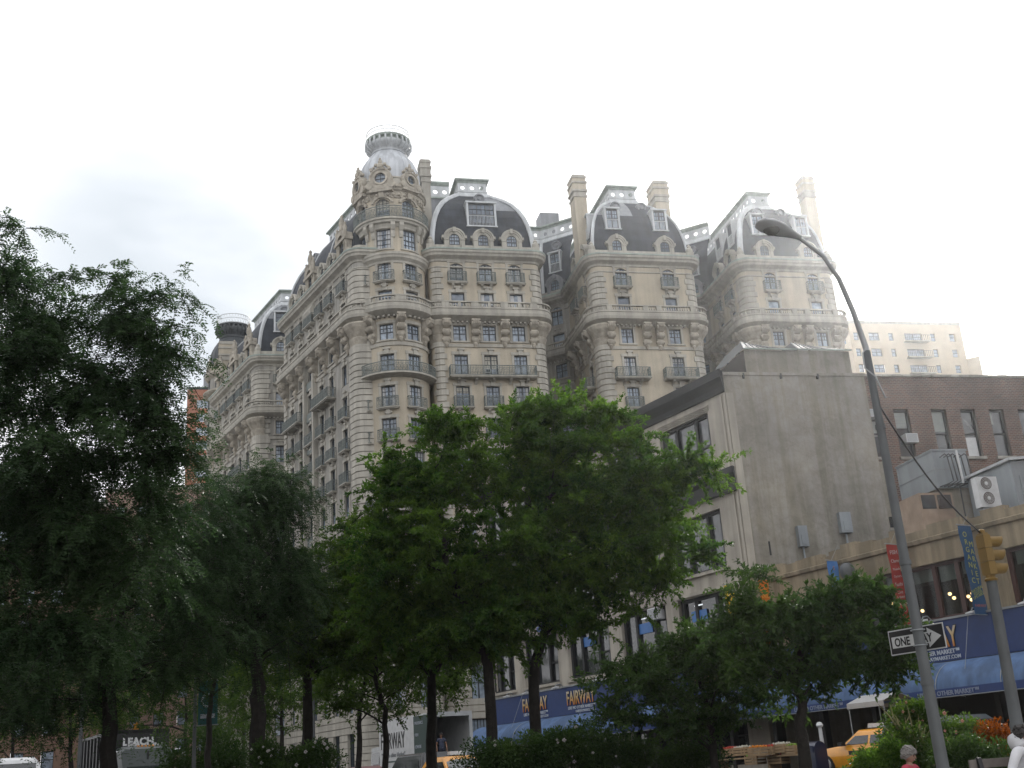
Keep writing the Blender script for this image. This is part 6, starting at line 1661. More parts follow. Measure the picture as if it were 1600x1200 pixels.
for x in (-.24, .24):
    for y in (-.24, .24): l = MB(); l.box(x - .03, x + .03, y - .03, y + .03, 0, .18); l.build('leg', [M['black']], e, world=W)
e, t_ = pole('sign_post', 'short white post above the taxi hood', 1281, 1136, 42.8, .085, 'white', 'post'); m = MB(); m.lathe([(.1, 0), (.13, .06), (.08, .16), (.01, .18)], n=10, M=Matrix.Translation(t_)); m.build('cap', [M['white']], e, True)

# ================================================================== benches
def bench(px0, px1, D, label, zb=0.0):
    a = d2(px0, D); L = 2.2; c = a; z = gz(D) + .1 + zb; W = basis((c.x, c.y, z), UN, UP); e = empty('park_bench', (c.x, c.y, z), label, 'bench', 'park benches')
    # local x along the bench, y towards the planting
    m = MB()
    for k in range(4): m.box(0, L, -.42 + k * .12, -.32 + k * .12, .42, .455)
    m.build('seat', [M['wood']], e, world=W); m = MB()
    for zz in (.58, .74, .9): m.box(0, L, .1 + (zz - .58) * .25, .135 + (zz - .58) * .25, zz - .05, zz + .06)
    m.build('backrest', [M['wood']], e, world=W)
    for x in (.1, L - .15):
        m = MB(); m.box(x, x + .06, -.42, -.36, -zb, .42); m.box(x, x + .06, .05, .1, -zb, .42); m.box(x, x + .06, -.42, .1, .36, .42); m.prism([(x, .05, .42), (x, .1, .42), (x, .2, .98), (x, .15, .98)], (.06, 0, 0)); m.box(x, x + .06, -.4, .12, .62, .66); m.box(x, x + .06, -.42, -.38, .42, .62); m.build('side_frame', [M['black']], e, world=W)
    return W
BA = bench(1376, 0, 18.6, 'weathered grey slatted bench with the woman in pink', .04)
BB = bench(1524, 0, 15.8, 'weathered grey slatted bench with the woman in white', .17)
# ================================================================== people
def skin_mesh(name, joints, edges, mats, sub=2):
    """grow a smooth body along connected joints: joints = {name: (pos, radius or (rx, ry))}"""
    keys = list(joints); idx = {k: i for i, k in enumerate(keys)}
    me = bpy.data.meshes.new(name); me.from_pydata([joints[k][0] for k in keys], [(idx[a], idx[b]) for a, b in edges], [])
    ob = bpy.data.objects.new(name + '_tmp', me); COL.objects.link(ob)
    md = ob.modifiers.new('skin', 'SKIN'); md.use_smooth_shade = True; md.branch_smoothing = .4
    sv = me.skin_vertices[0].data
    for k in keys:
        r = joints[k][1]; sv[idx[k]].radius = r if hasattr(r, '__len__') else (r, r)
    sv[0].use_root = True
    ob.modifiers.new('sub', 'SUBSURF').levels = sub; ob.modifiers['sub'].render_levels = sub
    dg = bpy.context.evaluated_depsgraph_get(); dg.update(); out = bpy.data.meshes.new_from_object(ob.evaluated_get(dg))
    bpy.data.objects.remove(ob); out.materials.clear()
    for m_ in mats: out.materials.append(m_)
    out.polygons.foreach_set('use_smooth', [True] * len(out.polygons)); out.name = name
    return out

def head_geo(mb, W, skin=0, eye=1, lip=2, s=1.0):
    """head looking along -y, centred on the skull"""
    n, m = 20, 14; vs = []
    for i in range(m + 1):
        th = PI * i / m
        for j in range(n):
            a = 2 * PI * j / n; x = .077 * math.sin(th) * math.cos(a); y = .098 * math.sin(th) * math.sin(a); z = .118 * math.cos(th)
            if z < 0: k = 1 - .30 * (-z / .118) ** 1.4; x *= k; y = y * (1 - .12 * (-z / .118)) - .012 * (-z / .118)
            if y < 0 and z < .04: y *= .95
            vs.append(W @ (Vector((x, y, z)) * s))
    mb.add(vs, [(i * n + j, i * n + (j + 1) % n, (i + 1) * n + (j + 1) % n, (i + 1) * n + j) for i in range(m) for j in range(n)], skin)
    mb.add([W @ (Vector(p) * s) for p in ((0, -.094, .018), (-.016, -.092, -.028), (.016, -.092, -.028), (0, -.122, -.026), (0, -.092, -.036))], ((0, 1, 3), (0, 3, 2), (1, 4, 3), (3, 4, 2)), skin)
    for sx in (-1, 1):
        mb.lathe([(.001, -.006), (.012, -.003), (.012, .003), (.001, .006)], n=8, m=eye, M=W @ Matrix.Scale(s, 4) @ Matrix.Translation((sx * .03, -.088, .008)) @ Matrix.Rotation(PI / 2, 4, 'X'))
        mb.lathe([(.001, -.01), (.018, -.008), (.026, 0), (.018, .008), (.001, .01)], n=8, m=skin, M=W @ Matrix.Scale(s, 4) @ Matrix.Translation((sx * .078, .008, -.005)) @ Matrix.Rotation(PI / 2, 4, 'Y'))
        mb.box(sx * .03 - .016, sx * .03 + .016, -.096, -.088, .024, .03, eye, W @ Matrix.Scale(s, 4))
    mb.box(-.022, .022, -.09, -.083, -.062, -.052, lip, W @ Matrix.Scale(s, 4))

def hand_joints(J, E, side, wrist, d, down, curl=.5):
    """palm and five fingers beyond a wrist; d = direction of the hand, down = palm side"""
    w = Vector(wrist); d = Vector(d).normalized(); dn = Vector(down).normalized(); s = d.cross(dn).normalized() * (1 if side == 'L' else -1)
    J['palm' + side] = (w + d * .055, (.034, .016)); E.append(('wrist' + side, 'palm' + side))
    for k, (o, l) in enumerate(((-.028, .075), (-.01, .086), (.009, .08), (.027, .06))):
        a = w + d * .095 + s * o; b = a + (d + dn * curl * .5).normalized() * l * .45; c = b + (d + dn * curl * 1.6).normalized() * l * .4; e = c + (d * .5 + dn * curl * 2.2).normalized() * l * .25
        for nm, p, r in (('a', a, .0095), ('b', b, .0088), ('c', c, .0078), ('e', e, .006)): J[f'f{k}{nm}{side}'] = (p, r)
        E += [('palm' + side, f'f{k}a{side}'), (f'f{k}a{side}', f'f{k}b{side}'), (f'f{k}b{side}', f'f{k}c{side}'), (f'f{k}c{side}', f'f{k}e{side}')]
    a = w + d * .03 - s * .034; b = a + (d * .7 - s * .6 + dn * .3).normalized() * .04; c = b + (d + dn * .5).normalized() * .032
    for nm, p, r in (('a', a, .0125), ('b', b, .0105), ('c', c, .008)): J['t' + nm + side] = (p, r)
    E += [('wrist' + side, 'ta' + side), ('ta' + side, 'tb' + side), ('tb' + side, 'tc' + side)]

def person(label, W, pose, skin, shirt, trousers, hair, long_sleeve=False, hair_style='short', head_rot=None, extra=None, stand=False):
    """local frame: x to the person's left, -y forwards, z up from the seat (or the ground when standing)"""
    e = empty('person', W.translation, label, 'person')
    J = {}; E = []
    hz = .1 if not stand else .93
    J['pelvis'] = ((0, 0, hz), (.15, .115)); sp = pose.get('lean', (0, 0))
    S = lambda z, k: Vector((sp[0] * k, sp[1] * k, hz + z))
    J['waist'] = (S(.18, .35), (.125, .095)); J['chest'] = (S(.36, .75), (.15, .105)); J['collar'] = (S(.475, .95), (.085, .07)); J['neck'] = (S(.525, 1.0), .052); J['nape'] = (S(.56, 1.05), .05)
    E += [('pelvis', 'waist'), ('waist', 'chest'), ('chest', 'collar'), ('collar', 'neck'), ('neck', 'nape')]
    for sd, sx in (('L', 1), ('R', -1)):
        sh = S(.45, .9) + Vector((sx * .175, 0, 0)); J['sh' + sd] = (sh, .056); E.append(('collar', 'sh' + sd))
        el, wr, hd_ = pose['arm' + sd]; el, wr = Vector(el), Vector(wr)
        J['um' + sd] = (sh.lerp(el, .5), .046); J['el' + sd] = (el, .039); J['fm' + sd] = (el.lerp(wr, .4), .037); J['wrist' + sd] = (wr, (.027, .021))
        E += [('sh' + sd, 'um' + sd), ('um' + sd, 'el' + sd), ('el' + sd, 'fm' + sd), ('fm' + sd, 'wrist' + sd)]
        hand_joints(J, E, sd, wr, hd_, (0, -.3, -1), .45)
        hip = Vector((sx * .095, 0, hz - .02)); J['hip' + sd] = (hip, .092); E.append(('pelvis', 'hip' + sd))
        kn, an, toe = [Vector(p) for p in pose['leg' + sd]]
        J['th' + sd] = (hip.lerp(kn, .5), .078); J['kn' + sd] = (kn, .056); J['cf' + sd] = (kn.lerp(an, .35), .054); J['an' + sd] = (an, .036); J['ball' + sd] = (toe, (.042, .026))
        E += [('hip' + sd, 'th' + sd), ('th' + sd, 'kn' + sd), ('kn' + sd, 'cf' + sd), ('cf' + sd, 'an' + sd), ('an' + sd, 'ball' + sd)]
    body = skin_mesh('body', J, E, [skin, M['black'], paint('lip', (.32, .1, .09), .5)])
    hc = J['nape'][0] + Vector((0, -.02, .088)); HW = Matrix.Translation(hc) @ (head_rot or Matrix.Identity(4))
    # head joined into the same mesh
    mb = MB(); mb.v = [tuple(v.co) for v in body.vertices]; mb.f = [tuple(p.vertices) for p in body.polygons]; mb.m = [0] * len(mb.f)
    head_geo(mb, HW); bo = mb.build('body', [skin, M['black'], paint('lip', (.32, .1, .09), .5)], e, 'all', world=W)
    # clothes follow the body a little outside it
    def cloth(name, keys, grow, mat_):
        jj = {}
        for k in keys:
            r = J[k][1]; jj[k] = (J[k][0], tuple(x + grow for x in r) if hasattr(r, '__len__') else r + grow)
        ee = [(a, b) for a, b in E if a in jj and b in jj]; me = skin_mesh(name, jj, ee, [mat_]); link(bpy.data.objects.new(name, me), e, W)
    tk = ['pelvis', 'waist', 'chest', 'collar'] + [k + s_ for s_ in 'LR' for k in (['sh', 'um', 'el', 'fm', 'wrist'] if long_sleeve else ['sh', 'um'])]
    cloth('shirt', tk, .016, shirt)
    cloth('trousers', ['pelvis'] + [k + s_ for s_ in 'LR' for k in ('hip', 'th', 'kn', 'cf', 'an')], .017, trousers)
    for s_ in 'LR':
        a, t = J['an' + s_][0], J['ball' + s_][0]; m = MB(); d = (t - a); d.z = 0; d.normalize(); b = a - d * .05; m.tube([Vector((b.x, b.y, t.z - .005)), Vector((a.x, a.y, t.z + .015)), t + Vector((0, 0, .004)), t + d * .09], [.04, .052, .05, .028], 0, 10); m.build('shoe', [M['black']], e, True, world=W)
    h = MB(); n, mm = 18, 10; vs = []; low = {'short': -.06, 'bob': -.09, 'tied': -.04}[hair_style]
    for i in range(mm + 1):
        for j in range(n):
            a = 2 * PI * j / n; front = max(0, -math.sin(a)); lim = low * (1 - front) + .04 * front; th_end = math.acos(max(-1, min(1, lim / .13))); th = th_end * i / mm
            wob = 1 + .035 * math.sin(5 * a + i) + .02 * math.sin(11 * a - 2 * i)
            vs.append(HW @ Vector((.097 * wob * math.sin(th) * math.cos(a), .01 + .116 * wob * math.sin(th) * math.sin(a), .142 * wob * math.cos(th))))
    h.add(vs, [(i * n + j, i * n + (j + 1) % n, (i + 1) * n + (j + 1) % n, (i + 1) * n + j) for i in range(mm) for j in range(n)], 0)
    if hair_style == 'tied': h.lathe([(.01, -.05), (.04, -.03), (.05, 0), (.035, .04), (.01, .05)], n=10, M=HW @ Matrix.Translation((0, .13, -.02)))
    rr = random.Random(5)
    for i in range(110 if hair_style != 'tied' else 60):     # loose locks
        a = rr.uniform(0, 2 * PI); front = max(0, -math.sin(a)); lim = low * (1 - front) + .05 * front; z = rr.uniform(lim, .135); k = math.sqrt(max(.0, 1 - (z / .145) ** 2))
        c = HW @ Vector((.098 * k * math.cos(a), .01 + .117 * k * math.sin(a), z)); s_ = rr.uniform(.012, .024)
        h.lathe([(.001, -s_), (s_ * .8, -s_ * .5), (s_ * .9, s_ * .2), (.001, s_)], n=6, M=Matrix.Translation(c) @ Matrix.Rotation(rr.uniform(0, 3), 4, 'X'), caps=False)
    h.build('hair', [hair], e, 'all', world=W)
    if extra: extra(e, W, HW, J)
    return e

sk1 = paint('skin_fair', (.42, .25, .18), .55); sk2 = paint('skin_tan', (.30, .16, .10), .55)
def seat_frame(px, D, yaw, zs): q = at(px, 1190, D); return Matrix.Translation((q.x, q.y, gz(D) + .1 + zs)) @ Matrix.Rotation(yaw, 4, 'Z')
sit = lambda x: [((x * .12, -.44, .1), (x * .12, -.46, -.34), (x * .13, -.58, -.43))]
def leg(x, y=0): return ((x * .13, -.44 + y, .11), (x * .12, -.47 + y, -.33), (x * .13, -.6 + y, -.42))
def paper(e, W, HW, J):
    m = MB(); m.quad((-.02, -.48, .33), (.24, -.46, .3), (.26, -.62, .52), (-.0, -.64, .55)); m.quad((-.02, -.48, .335), (-.26, -.46, .3), (-.24, -.62, .52), (0, -.64, .553)); m.build('newspaper', [M['white']], e, world=W)
    s = MB(); s.tube([(.1, -.115, .56), (.0, -.135, .42), (-.11, -.12, .25), (-.14, -.03, .15)], .012, 0, 6); s.build('bag_strap', [M['black']], e, True, world=W)
person('woman with short grey hair in a pink top, reading on a bench', BA @ Matrix.Translation((.32, -.12, .43)) @ Matrix.Rotation(D2R(34), 4, 'Z'),
       dict(lean=(0, -.05), armL=((.24, -.16, .28), (.12, -.42, .32), (-.2, -1, .3)), armR=((-.24, -.16, .28), (-.12, -.42, .32), (.2, -1, .3)), legL=leg(1), legR=leg(-1)),
       sk1, paint('pink_top', (.46, .05, .085), .8), paint('navy_trousers', (.03, .035, .06), .85), paint('grey_hair', (.24, .225, .21), .85), hair_style='short', head_rot=Matrix.Rotation(D2R(14), 4, 'X'), extra=paper)
def hood(e, W, HW, J):
    m = MB(); c = J['neck'][0] + Vector((0, .05, .04)); m.lathe([(.05, -.09), (.115, -.06), (.135, .0), (.12, .07), (.085, .12)], n=16, M=Matrix.Translation(c) @ Matrix.Rotation(D2R(-28), 4, 'X'), caps=False); m.lathe([(.085, .12), (.1, .06), (.11, .0), (.09, -.05)], n=16, M=Matrix.Translation(c) @ Matrix.Rotation(D2R(-28), 4, 'X'), caps=False); m.build('hood', [M['white_cloth']], e, True, world=W)
M['white_cloth'] = paint('white_cloth', (.66, .66, .68), .85)
person('woman with dark tied hair in a white hooded top, arm over the bench back', BB @ Matrix.Translation((.62, -.1, .47)) @ Matrix.Rotation(D2R(25), 4, 'Z'),
       dict(lean=(.03, 0), armR=((-.36, .02, .3), (-.2, -.22, .17), (.7, -.7, -.1)), armL=((.26, -.1, .25), (.1, -.33, .14), (-.6, -.7, -.2)), legL=leg(1), legR=leg(-1, .03)),
       sk2, M['white_cloth'], paint('blue_jeans', (.04, .06, .12), .85), paint('black_hair', (.02, .016, .014), .6), long_sleeve=True, hair_style='tied', head_rot=Matrix.Rotation(D2R(18), 4, 'Z'), extra=hood)
q = d2(690, 61.7)
person('man standing in the dark open rear of the white delivery truck', Matrix.Translation((q.x, q.y, gz(60) + 1.15)) @ Matrix.Rotation(D2R(10), 4, 'Z'),
       dict(armL=((.26, .02, 1.1), (.27, -.12, .86), (0, -.3, -1)), armR=((-.26, .02, 1.1), (-.25, -.14, .88), (0, -.3, -1)), legL=((.1, -.02, .5), (.1, .03, .09), (.11, -.1, .03)), legR=((-.1, -.02, .5), (-.1, .03, .09), (-.11, -.1, .03))),
       sk2, paint('navy_shirt', (.05, .06, .1), .85), paint('dark_jeans', (.02, .025, .045), .85), paint('black_hair', (.02, .016, .014), .6), stand=True)
# ================================================================== trees and shrubs
M['leaf_mid'] = leaf_mat('leaf_green', (.028, .06, .016), (.085, .135, .03), .48)
M['leaf_yel'] = leaf_mat('leaf_yellow_green', (.021, .060, .015), (.115, .195, .04), .55, scale=.8)
M['leaf_loc'] = leaf_mat('locust_leaf', (.018, .04, .016), (.054, .092, .037), .42)
M['leaf_dark'] = leaf_mat('dark_leaf', (.021, .047, .015), (.058, .098, .027), .4)
M['leaf_orange'] = leaf_mat('orange_leaf', (.16, .05, .012), (.34, .11, .02), .4)
M['petal_w'] = paint('white_petal', (.4, .38, .36), .7); M['petal_p'] = paint('pink_petal', (.6, .27, .22), .7)

def np_mesh(name, verts, faces, nper, mat, tone=None, smooth=False):
    """mesh from arrays; faces (n, nper)"""
    me = bpy.data.meshes.new(name); nv, nf = len(verts), len(faces)
    me.vertices.add(nv); me.vertices.foreach_set('co', np.ascontiguousarray(verts, dtype=np.float32).ravel())
    me.loops.add(nf * nper); me.loops.foreach_set('vertex_index', np.ascontiguousarray(faces, dtype=np.int32).ravel())
    me.polygons.add(nf); me.polygons.foreach_set('loop_start', np.arange(0, nf * nper, nper, dtype=np.int32))
    if tone is not None:
        a = me.attributes.new('tone', 'FLOAT', 'FACE'); a.data.foreach_set('value', np.ascontiguousarray(tone, dtype=np.float32))
    me.materials.append(mat); me.update(calc_edges=True)
    return me

def unit(a): return a / np.maximum(np.linalg.norm(a, axis=-1, keepdims=True), 1e-9)

def leaves_broad(rng, pos, dirs, size, aspect=.45):
    """one folded leaf per position; dirs points from stalk to tip"""
    n = len(pos); t = unit(dirs)
    up = unit(np.array([0, 0, 1.0]) + rng.normal(0, .55, (n, 3)))
    s = unit(np.cross(t, up)); u = np.cross(s, t)
    L = (size * rng.uniform(.65, 1.2, n))[:, None]; W = L * aspect
    v = np.empty((n, 4, 3)); v[:, 0] = pos; v[:, 1] = pos + t * L * .45 + s * W * .5 + u * L * .08
    v[:, 2] = pos + t * L - u * L * .1; v[:, 3] = pos + t * L * .45 - s * W * .5 + u * L * .08
    f = np.array([[0, 1, 2], [0, 2, 3]])[None] + (np.arange(n) * 4)[:, None, None]
    return v.reshape(-1, 3), f.reshape(-1, 3)

def leaves_pinnate(rng, pos, dirs, length, pairs=8, ls=.055):
    """drooping feather leaf: pairs of small leaflets along a curved stalk"""
    n = len(pos); t = unit(dirs * np.array([1, 1, .6])); L = length * rng.uniform(.7, 1.25, n)
    s = unit(np.cross(t, np.array([0, 0, 1.0]) + rng.normal(0, .2, (n, 3))))
    k = (np.arange(pairs) + .6) / pairs
    droop = rng.uniform(.35, .9, n)
    P = pos[:, None] + t[:, None] * (L[:, None] * k)[..., None]
    P[..., 2] -= (L * droop)[:, None] * k ** 2
    T = unit(t[:, None] + np.array([0, 0, -1.0]) * (2 * droop[:, None] * k)[..., None])
    S = np.repeat(s[:, None], pairs, 1); out = []
    for sg in (-1, 1):
        d = unit(S * sg + T * .55 + rng.normal(0, .14, P.shape)); w = unit(np.cross(d, np.cross(T, S) + rng.normal(0, .35, P.shape)))
        l = ls * rng.uniform(.8, 1.2, P.shape[:2])[..., None]
        q = np.empty(P.shape[:2] + (4, 3)); q[..., 0, :] = P; q[..., 1, :] = P + d * l * .5 + w * l * .2; q[..., 2, :] = P + d * l; q[..., 3, :] = P + d * l * .5 - w * l * .2
        out.append(q.reshape(-1, 4, 3))
    v = np.concatenate(out); m = len(v)
    return v.reshape(-1, 3), np.arange(m * 4).reshape(m, 4), 2 * pairs

def px_blob(px, py, rx, ry, D, rd=None, n=10):
    c = at(px, py, D); k = (c - Vector((0, 0, EYE))).length / F_PX
    return (np.array(c), np.array([rx * k, (rd if rd else (rx + ry) / 2 * k), ry * k]), n)

def tree(name, label, trunk, r0, blobs, mat, kind='broad', seed=1, leaf=.11, nleaf=300, clump=.75, group=None, twig=10, spray=1.0):
    """trunk: points from the ground up; blobs: (centre, radii, clumps) that make up the crown"""
    rng = np.random.default_rng(seed); rn = random.Random(seed)
    base = Vector(trunk[0]); e = empty(name, base, label, 'tree', group)
    wood = MB(); tp = [Vector(p) for p in trunk]
    nodes = []; fine = []
    for i in range(len(tp) - 1):
        for k in range(4): fine.append(tp[i].lerp(tp[i + 1], k / 4) + Vector((rn.gauss(0, .02), rn.gauss(0, .02), 0)))
    fine.append(tp[-1]); m = len(fine)
    rad = [r0 * (1 - .72 * (i / (m - 1)) ** .9) for i in range(m)]; rad[0] *= 1.35; rad[1] *= 1.1
    wood.tube(fine, rad, 0, 9)
    for p, r in zip(fine, rad): nodes.append((p, r))
    zmin = base.z + (tp[-1].z - base.z) * .22
    clumps = []
    for c, R, n in blobs:
        got = []; tries = 0
        while len(got) < n and tries < n * 30:
            tries += 1
            d = rng.normal(0, 1, 3); d /= np.linalg.norm(d); q = c + d * R * rng.random() ** .38
            if all(np.linalg.norm(q - g) > clump * .55 for g in got): got.append(q)
        clumps += got
    clumps = np.array(clumps); b0 = np.array(tp[-1] * .5 + tp[max(0, len(tp) - 2)] * .5)
    order = np.argsort(np.linalg.norm(clumps - b0, axis=1)); limb = []
    for ci in order:
        c = Vector(clumps[ci]); best = None
        for p, r in nodes:
            if p.z < zmin or p.z > c.z + .5: continue
            dd = (p - c).length + max(0, .35 - (c.z - p.z)) * .8 - min(r, .1) * 2.5
            if best is None or dd < best[0]: best = (dd, p, r)
        if best is None: best = (0, fine[m // 2], rad[m // 2])
        p, r = best[1], best[2]; L = (c - p).length
        rs = min(r * .72, .012 + .017 * L); mid = p.lerp(c, .5) + Vector((rn.gauss(0, .06) * L, rn.gauss(0, .06) * L, L * .07))
        pts = [p, p.lerp(mid, .5) + Vector((rn.gauss(0, .025) * L, 0, .02 * L)), mid, mid.lerp(c, .55) + Vector((0, rn.gauss(0, .025) * L, .01 * L)), c]
        rr = [rs, rs * .85, rs * .7, rs * .5, max(.006, rs * .3)]
        limb.append((pts, rr))
        for q, w_ in zip(pts[1:], rr[1:]): nodes.append((q, w_))
    for pts, rr in limb: wood.tube(pts, rr, 0, 5, False)
    # twigs and leaves
    nc = len(clumps); tone_c = rng.uniform(0, 1, nc)
    cr = clump * rng.uniform(.7, 1.25, nc); tn = np.repeat(np.arange(nc), twig); N = len(tn)
    d = rng.normal(0, 1, (N, 3)); d[:, 2] = d[:, 2] * .6 + (.25 if kind == 'broad' else .05); d = unit(d)
    s0 = clumps[tn] + d * cr[tn][:, None] * .1; Lt = cr[tn] * rng.uniform(.7, 1.35, N) * spray
    per = max(3, int(nleaf / twig)); k = (np.arange(per) + rng.random((N, per))) / per
    sag = rng.uniform(.05, .3, N) if kind == 'broad' else rng.uniform(.25, .6, N)
    pos = s0[:, None] + d[:, None] * (Lt[:, None] * k)[..., None]; pos[..., 2] -= (Lt * sag)[:, None] * k ** 2
    pos = pos + rng.normal(0, .035 if kind == 'broad' else .02, pos.shape) * clump
    ld = unit(d[:, None] * .7 + rng.normal(0, .6, pos.shape)); tone = np.repeat(tone_c[tn] * .55, per) + rng.uniform(0, .45, N * per)
    for i in range(N):
        a = Vector(s0[i]); b = Vector(s0[i] + d[i] * Lt[i]); b.z -= Lt[i] * sag[i]; mdl = a.lerp(b, .5); mdl.z += Lt[i] * sag[i] * .25
        if i % 2 == 0: wood.tube([a, mdl, b], [.009, .006, .003], 0, 3, False)
    pos = pos.reshape(-1, 3); ld = ld.reshape(-1, 3)
    if kind == 'broad':
        v, f = leaves_broad(rng, pos, ld, leaf); me = np_mesh('crown', v, f, 3, mat, np.repeat(tone, 2))
    else:
        v, f, q = leaves_pinnate(rng, pos, ld, leaf); nn = len(pos)
        tq = np.concatenate([np.repeat(tone, q // 2)] * 2); me = np_mesh('crown', v, f, 4, mat, tq)
    wood.build('trunk', [M['bark']], e, True)
    c_ = Vector(clumps.mean(0)); co_ = bpy.data.objects.new('crown', me)
    me.transform(Matrix.Translation(-c_)); link(co_, e, Matrix.Translation(c_))
    return e

def stem(D, *pp):
    """trunk through photograph points at depth D, rooted on the ground below the first"""
    P = [at(x, y, D) for x, y in pp]; b = P[0].copy(); b.z = gz(b.y) - .05
    return [b] + [p for p in P if p.z > b.z + .3]

B = px_blob
G = 'street trees along the planted mall'
tree('street_tree', 'tall leafy tree with yellow green top, its trunk left of the blue awning', stem(26, (768, 1180), (764, 1040), (748, 985), (704, 900), (683, 800), (676, 740)), .155,
     [B(690, 730, 100, 62, 26, n=22), B(652, 800, 72, 72, 26, n=18), B(760, 860, 115, 85, 26, n=28), B(614, 755, 26, 24, 26, n=5), B(700, 665, 40, 22, 26, n=6), B(735, 950, 110, 55, 26, n=18), B(640, 890, 80, 60, 26, n=16), B(625, 960, 70, 40, 26, n=10), B(705, 1000, 70, 32, 26, n=9), B(790, 1000, 60, 28, 26, n=7), B(606, 850, 32, 48, 26, n=6)],
     M['leaf_yel'], seed=3, nleaf=820, clump=.62, leaf=.108, group=G)
tree('street_tree', 'broad leafy tree with bright yellow green crown, its trunk in front of the blue awning', stem(27, (837, 1180), (835, 1040), (852, 985), (848, 900), (856, 780), (850, 710)), .165,
     [B(860, 705, 110, 62, 27, n=24), B(925, 780, 135, 95, 27, n=36), B(1000, 755, 72, 75, 27, n=20), B(810, 660, 45, 25, 27, n=7), B(900, 880, 150, 80, 27, n=34), B(1082, 742, 40, 16, 27, n=6), B(1025, 855, 70, 65, 27, n=17), B(965, 670, 48, 26, 27, n=7), B(880, 655, 60, 24, 27, n=8), B(800, 950, 100, 55, 27, n=16), B(920, 950, 90, 40, 27, n=12), B(800, 760, 60, 60, 27, n=9)],
     M['leaf_yel'], seed=5, nleaf=820, clump=.66, leaf=.108, group=G)
tree('street_tree', 'dark forked tree in front of the white lettered truck side and its open rear', stem(30, (675, 1190), (673, 1060), (690, 1030), (700, 960)), .18,
     [B(640, 930, 85, 75, 30, n=22), B(705, 965, 80, 55, 30, n=16), B(615, 1005, 65, 48, 30, n=12), B(690, 1015, 80, 34, 30, n=13), B(740, 1000, 40, 40, 30, n=6)], M['leaf_mid'], seed=8, nleaf=430, clump=.68, group=G)
tree('street_tree', 'slender tree with a crooked thin trunk in front of the lettering of the white truck', stem(33, (603, 1200), (600, 1110), (586, 1060), (590, 990), (580, 930)), .11,
     [B(580, 930, 62, 80, 33, n=20), B(555, 1030, 60, 45, 33, n=12), B(630, 1060, 45, 30, 33, n=6), B(530, 1090, 45, 30, 33, n=6)], M['leaf_mid'], seed=11, nleaf=400, clump=.68, group=G)
tree('street_tree', 'straight trunked tree with light green top beside the broad apartment corner', stem(29, (480, 1200), (480, 1090), (484, 1030), (470, 960), (500, 880)), .17,
     [B(535, 850, 34, 40, 29, n=8), B(512, 910, 60, 55, 29, n=15), B(470, 960, 85, 60, 29, n=20), B(545, 985, 60, 50, 29, n=13), B(430, 1015, 60, 40, 29, n=9), B(510, 1040, 60, 30, 29, n=7)], M['leaf_mid'], seed=14, nleaf=430, clump=.66, group=G)
tree('street_tree', 'dark leafy tree filling the gap behind the slender crooked tree', stem(44, (560, 1200), (562, 1110), (575, 1040)), .16,
     [B(560, 1010, 70, 50, 44, n=16), B(640, 1050, 60, 45, 44, n=12), B(510, 1070, 50, 40, 44, n=9), B(600, 1100, 50, 26, 44, n=6), B(700, 1055, 40, 30, 44, n=6)], M['leaf_mid'], seed=61, nleaf=330, clump=.95, leaf=.15, group=G)
tree('locust_tree', 'feathery dark locust tree forking low, with crown in front of the apartment front', stem(25, (402, 1200), (404, 1090), (400, 1030), (395, 930), (385, 800)), .22,
     [B(395, 755, 58, 42, 25, n=13), B(350, 835, 90, 65, 25, n=24), B(425, 810, 42, 65, 25, n=14), B(395, 920, 105, 60, 25, n=24), B(310, 910, 70, 50, 25, n=13), B(460, 900, 36, 55, 25, n=9), B(360, 990, 100, 40, 25, n=14), B(455, 770, 12, 26, 25, n=3)],
     M['leaf_loc'], 'pinnate', seed=17, leaf=.3, nleaf=100, clump=.66, twig=9, spray=1.1, group=G)
tree('street_tree', 'thin dark tree beside the green street banner', stem(36, (326, 1200), (326, 1120), (335, 1060), (320, 1000)), .13,
     [B(300, 1000, 95, 50, 36, n=12), B(240, 1040, 70, 45, 36, n=8), B(370, 1030, 60, 40, 36, n=6), B(300, 935, 70, 40, 36, n=7)], M['leaf_dark'], seed=20, nleaf=380, clump=.8, leaf=.13, group=G)
tree('locust_tree', 'huge dark locust tree with feathery drooping sprays filling the left edge', [(-8.0, 15.0, .25), (-7.9, 15.1, 2.2), (-7.6, 15.0, 3.4), (-7.0, 15.2, 4.6), (-6.4, 15.3, 6.0)], .26,
     [B(14, 440, 40, 50, 15, n=8), B(15, 560, 75, 90, 15, n=20), B(80, 520, 34, 50, 15, n=8), B(190, 505, 26, 36, 15, n=6), B(222, 462, 10, 14, 15, n=2), B(185, 610, 75, 50, 15, n=12), B(236, 560, 22, 34, 15, n=4), B(276, 455, 8, 18, 15, n=4), B(262, 512, 14, 18, 15, n=4), B(240, 535, 14, 12, 15, n=2), B(250, 590, 14, 20, 15, n=3),
      B(90, 720, 150, 75, 15, n=36), B(40, 860, 150, 110, 15, n=34), B(235, 690, 60, 40, 15, n=8), B(38, 366, 6, 14, 15, n=2), B(180, 830, 110, 75, 15, n=20), B(60, 1000, 150, 80, 15, n=22), B(104, 440, 8, 14, 15, n=2), B(176, 446, 8, 14, 15, n=2), B(130, 590, 40, 30, 15, n=5)],
     M['leaf_loc'], 'pinnate', seed=23, leaf=.24, nleaf=95, clump=.42, twig=9, spray=1.1, group=G)
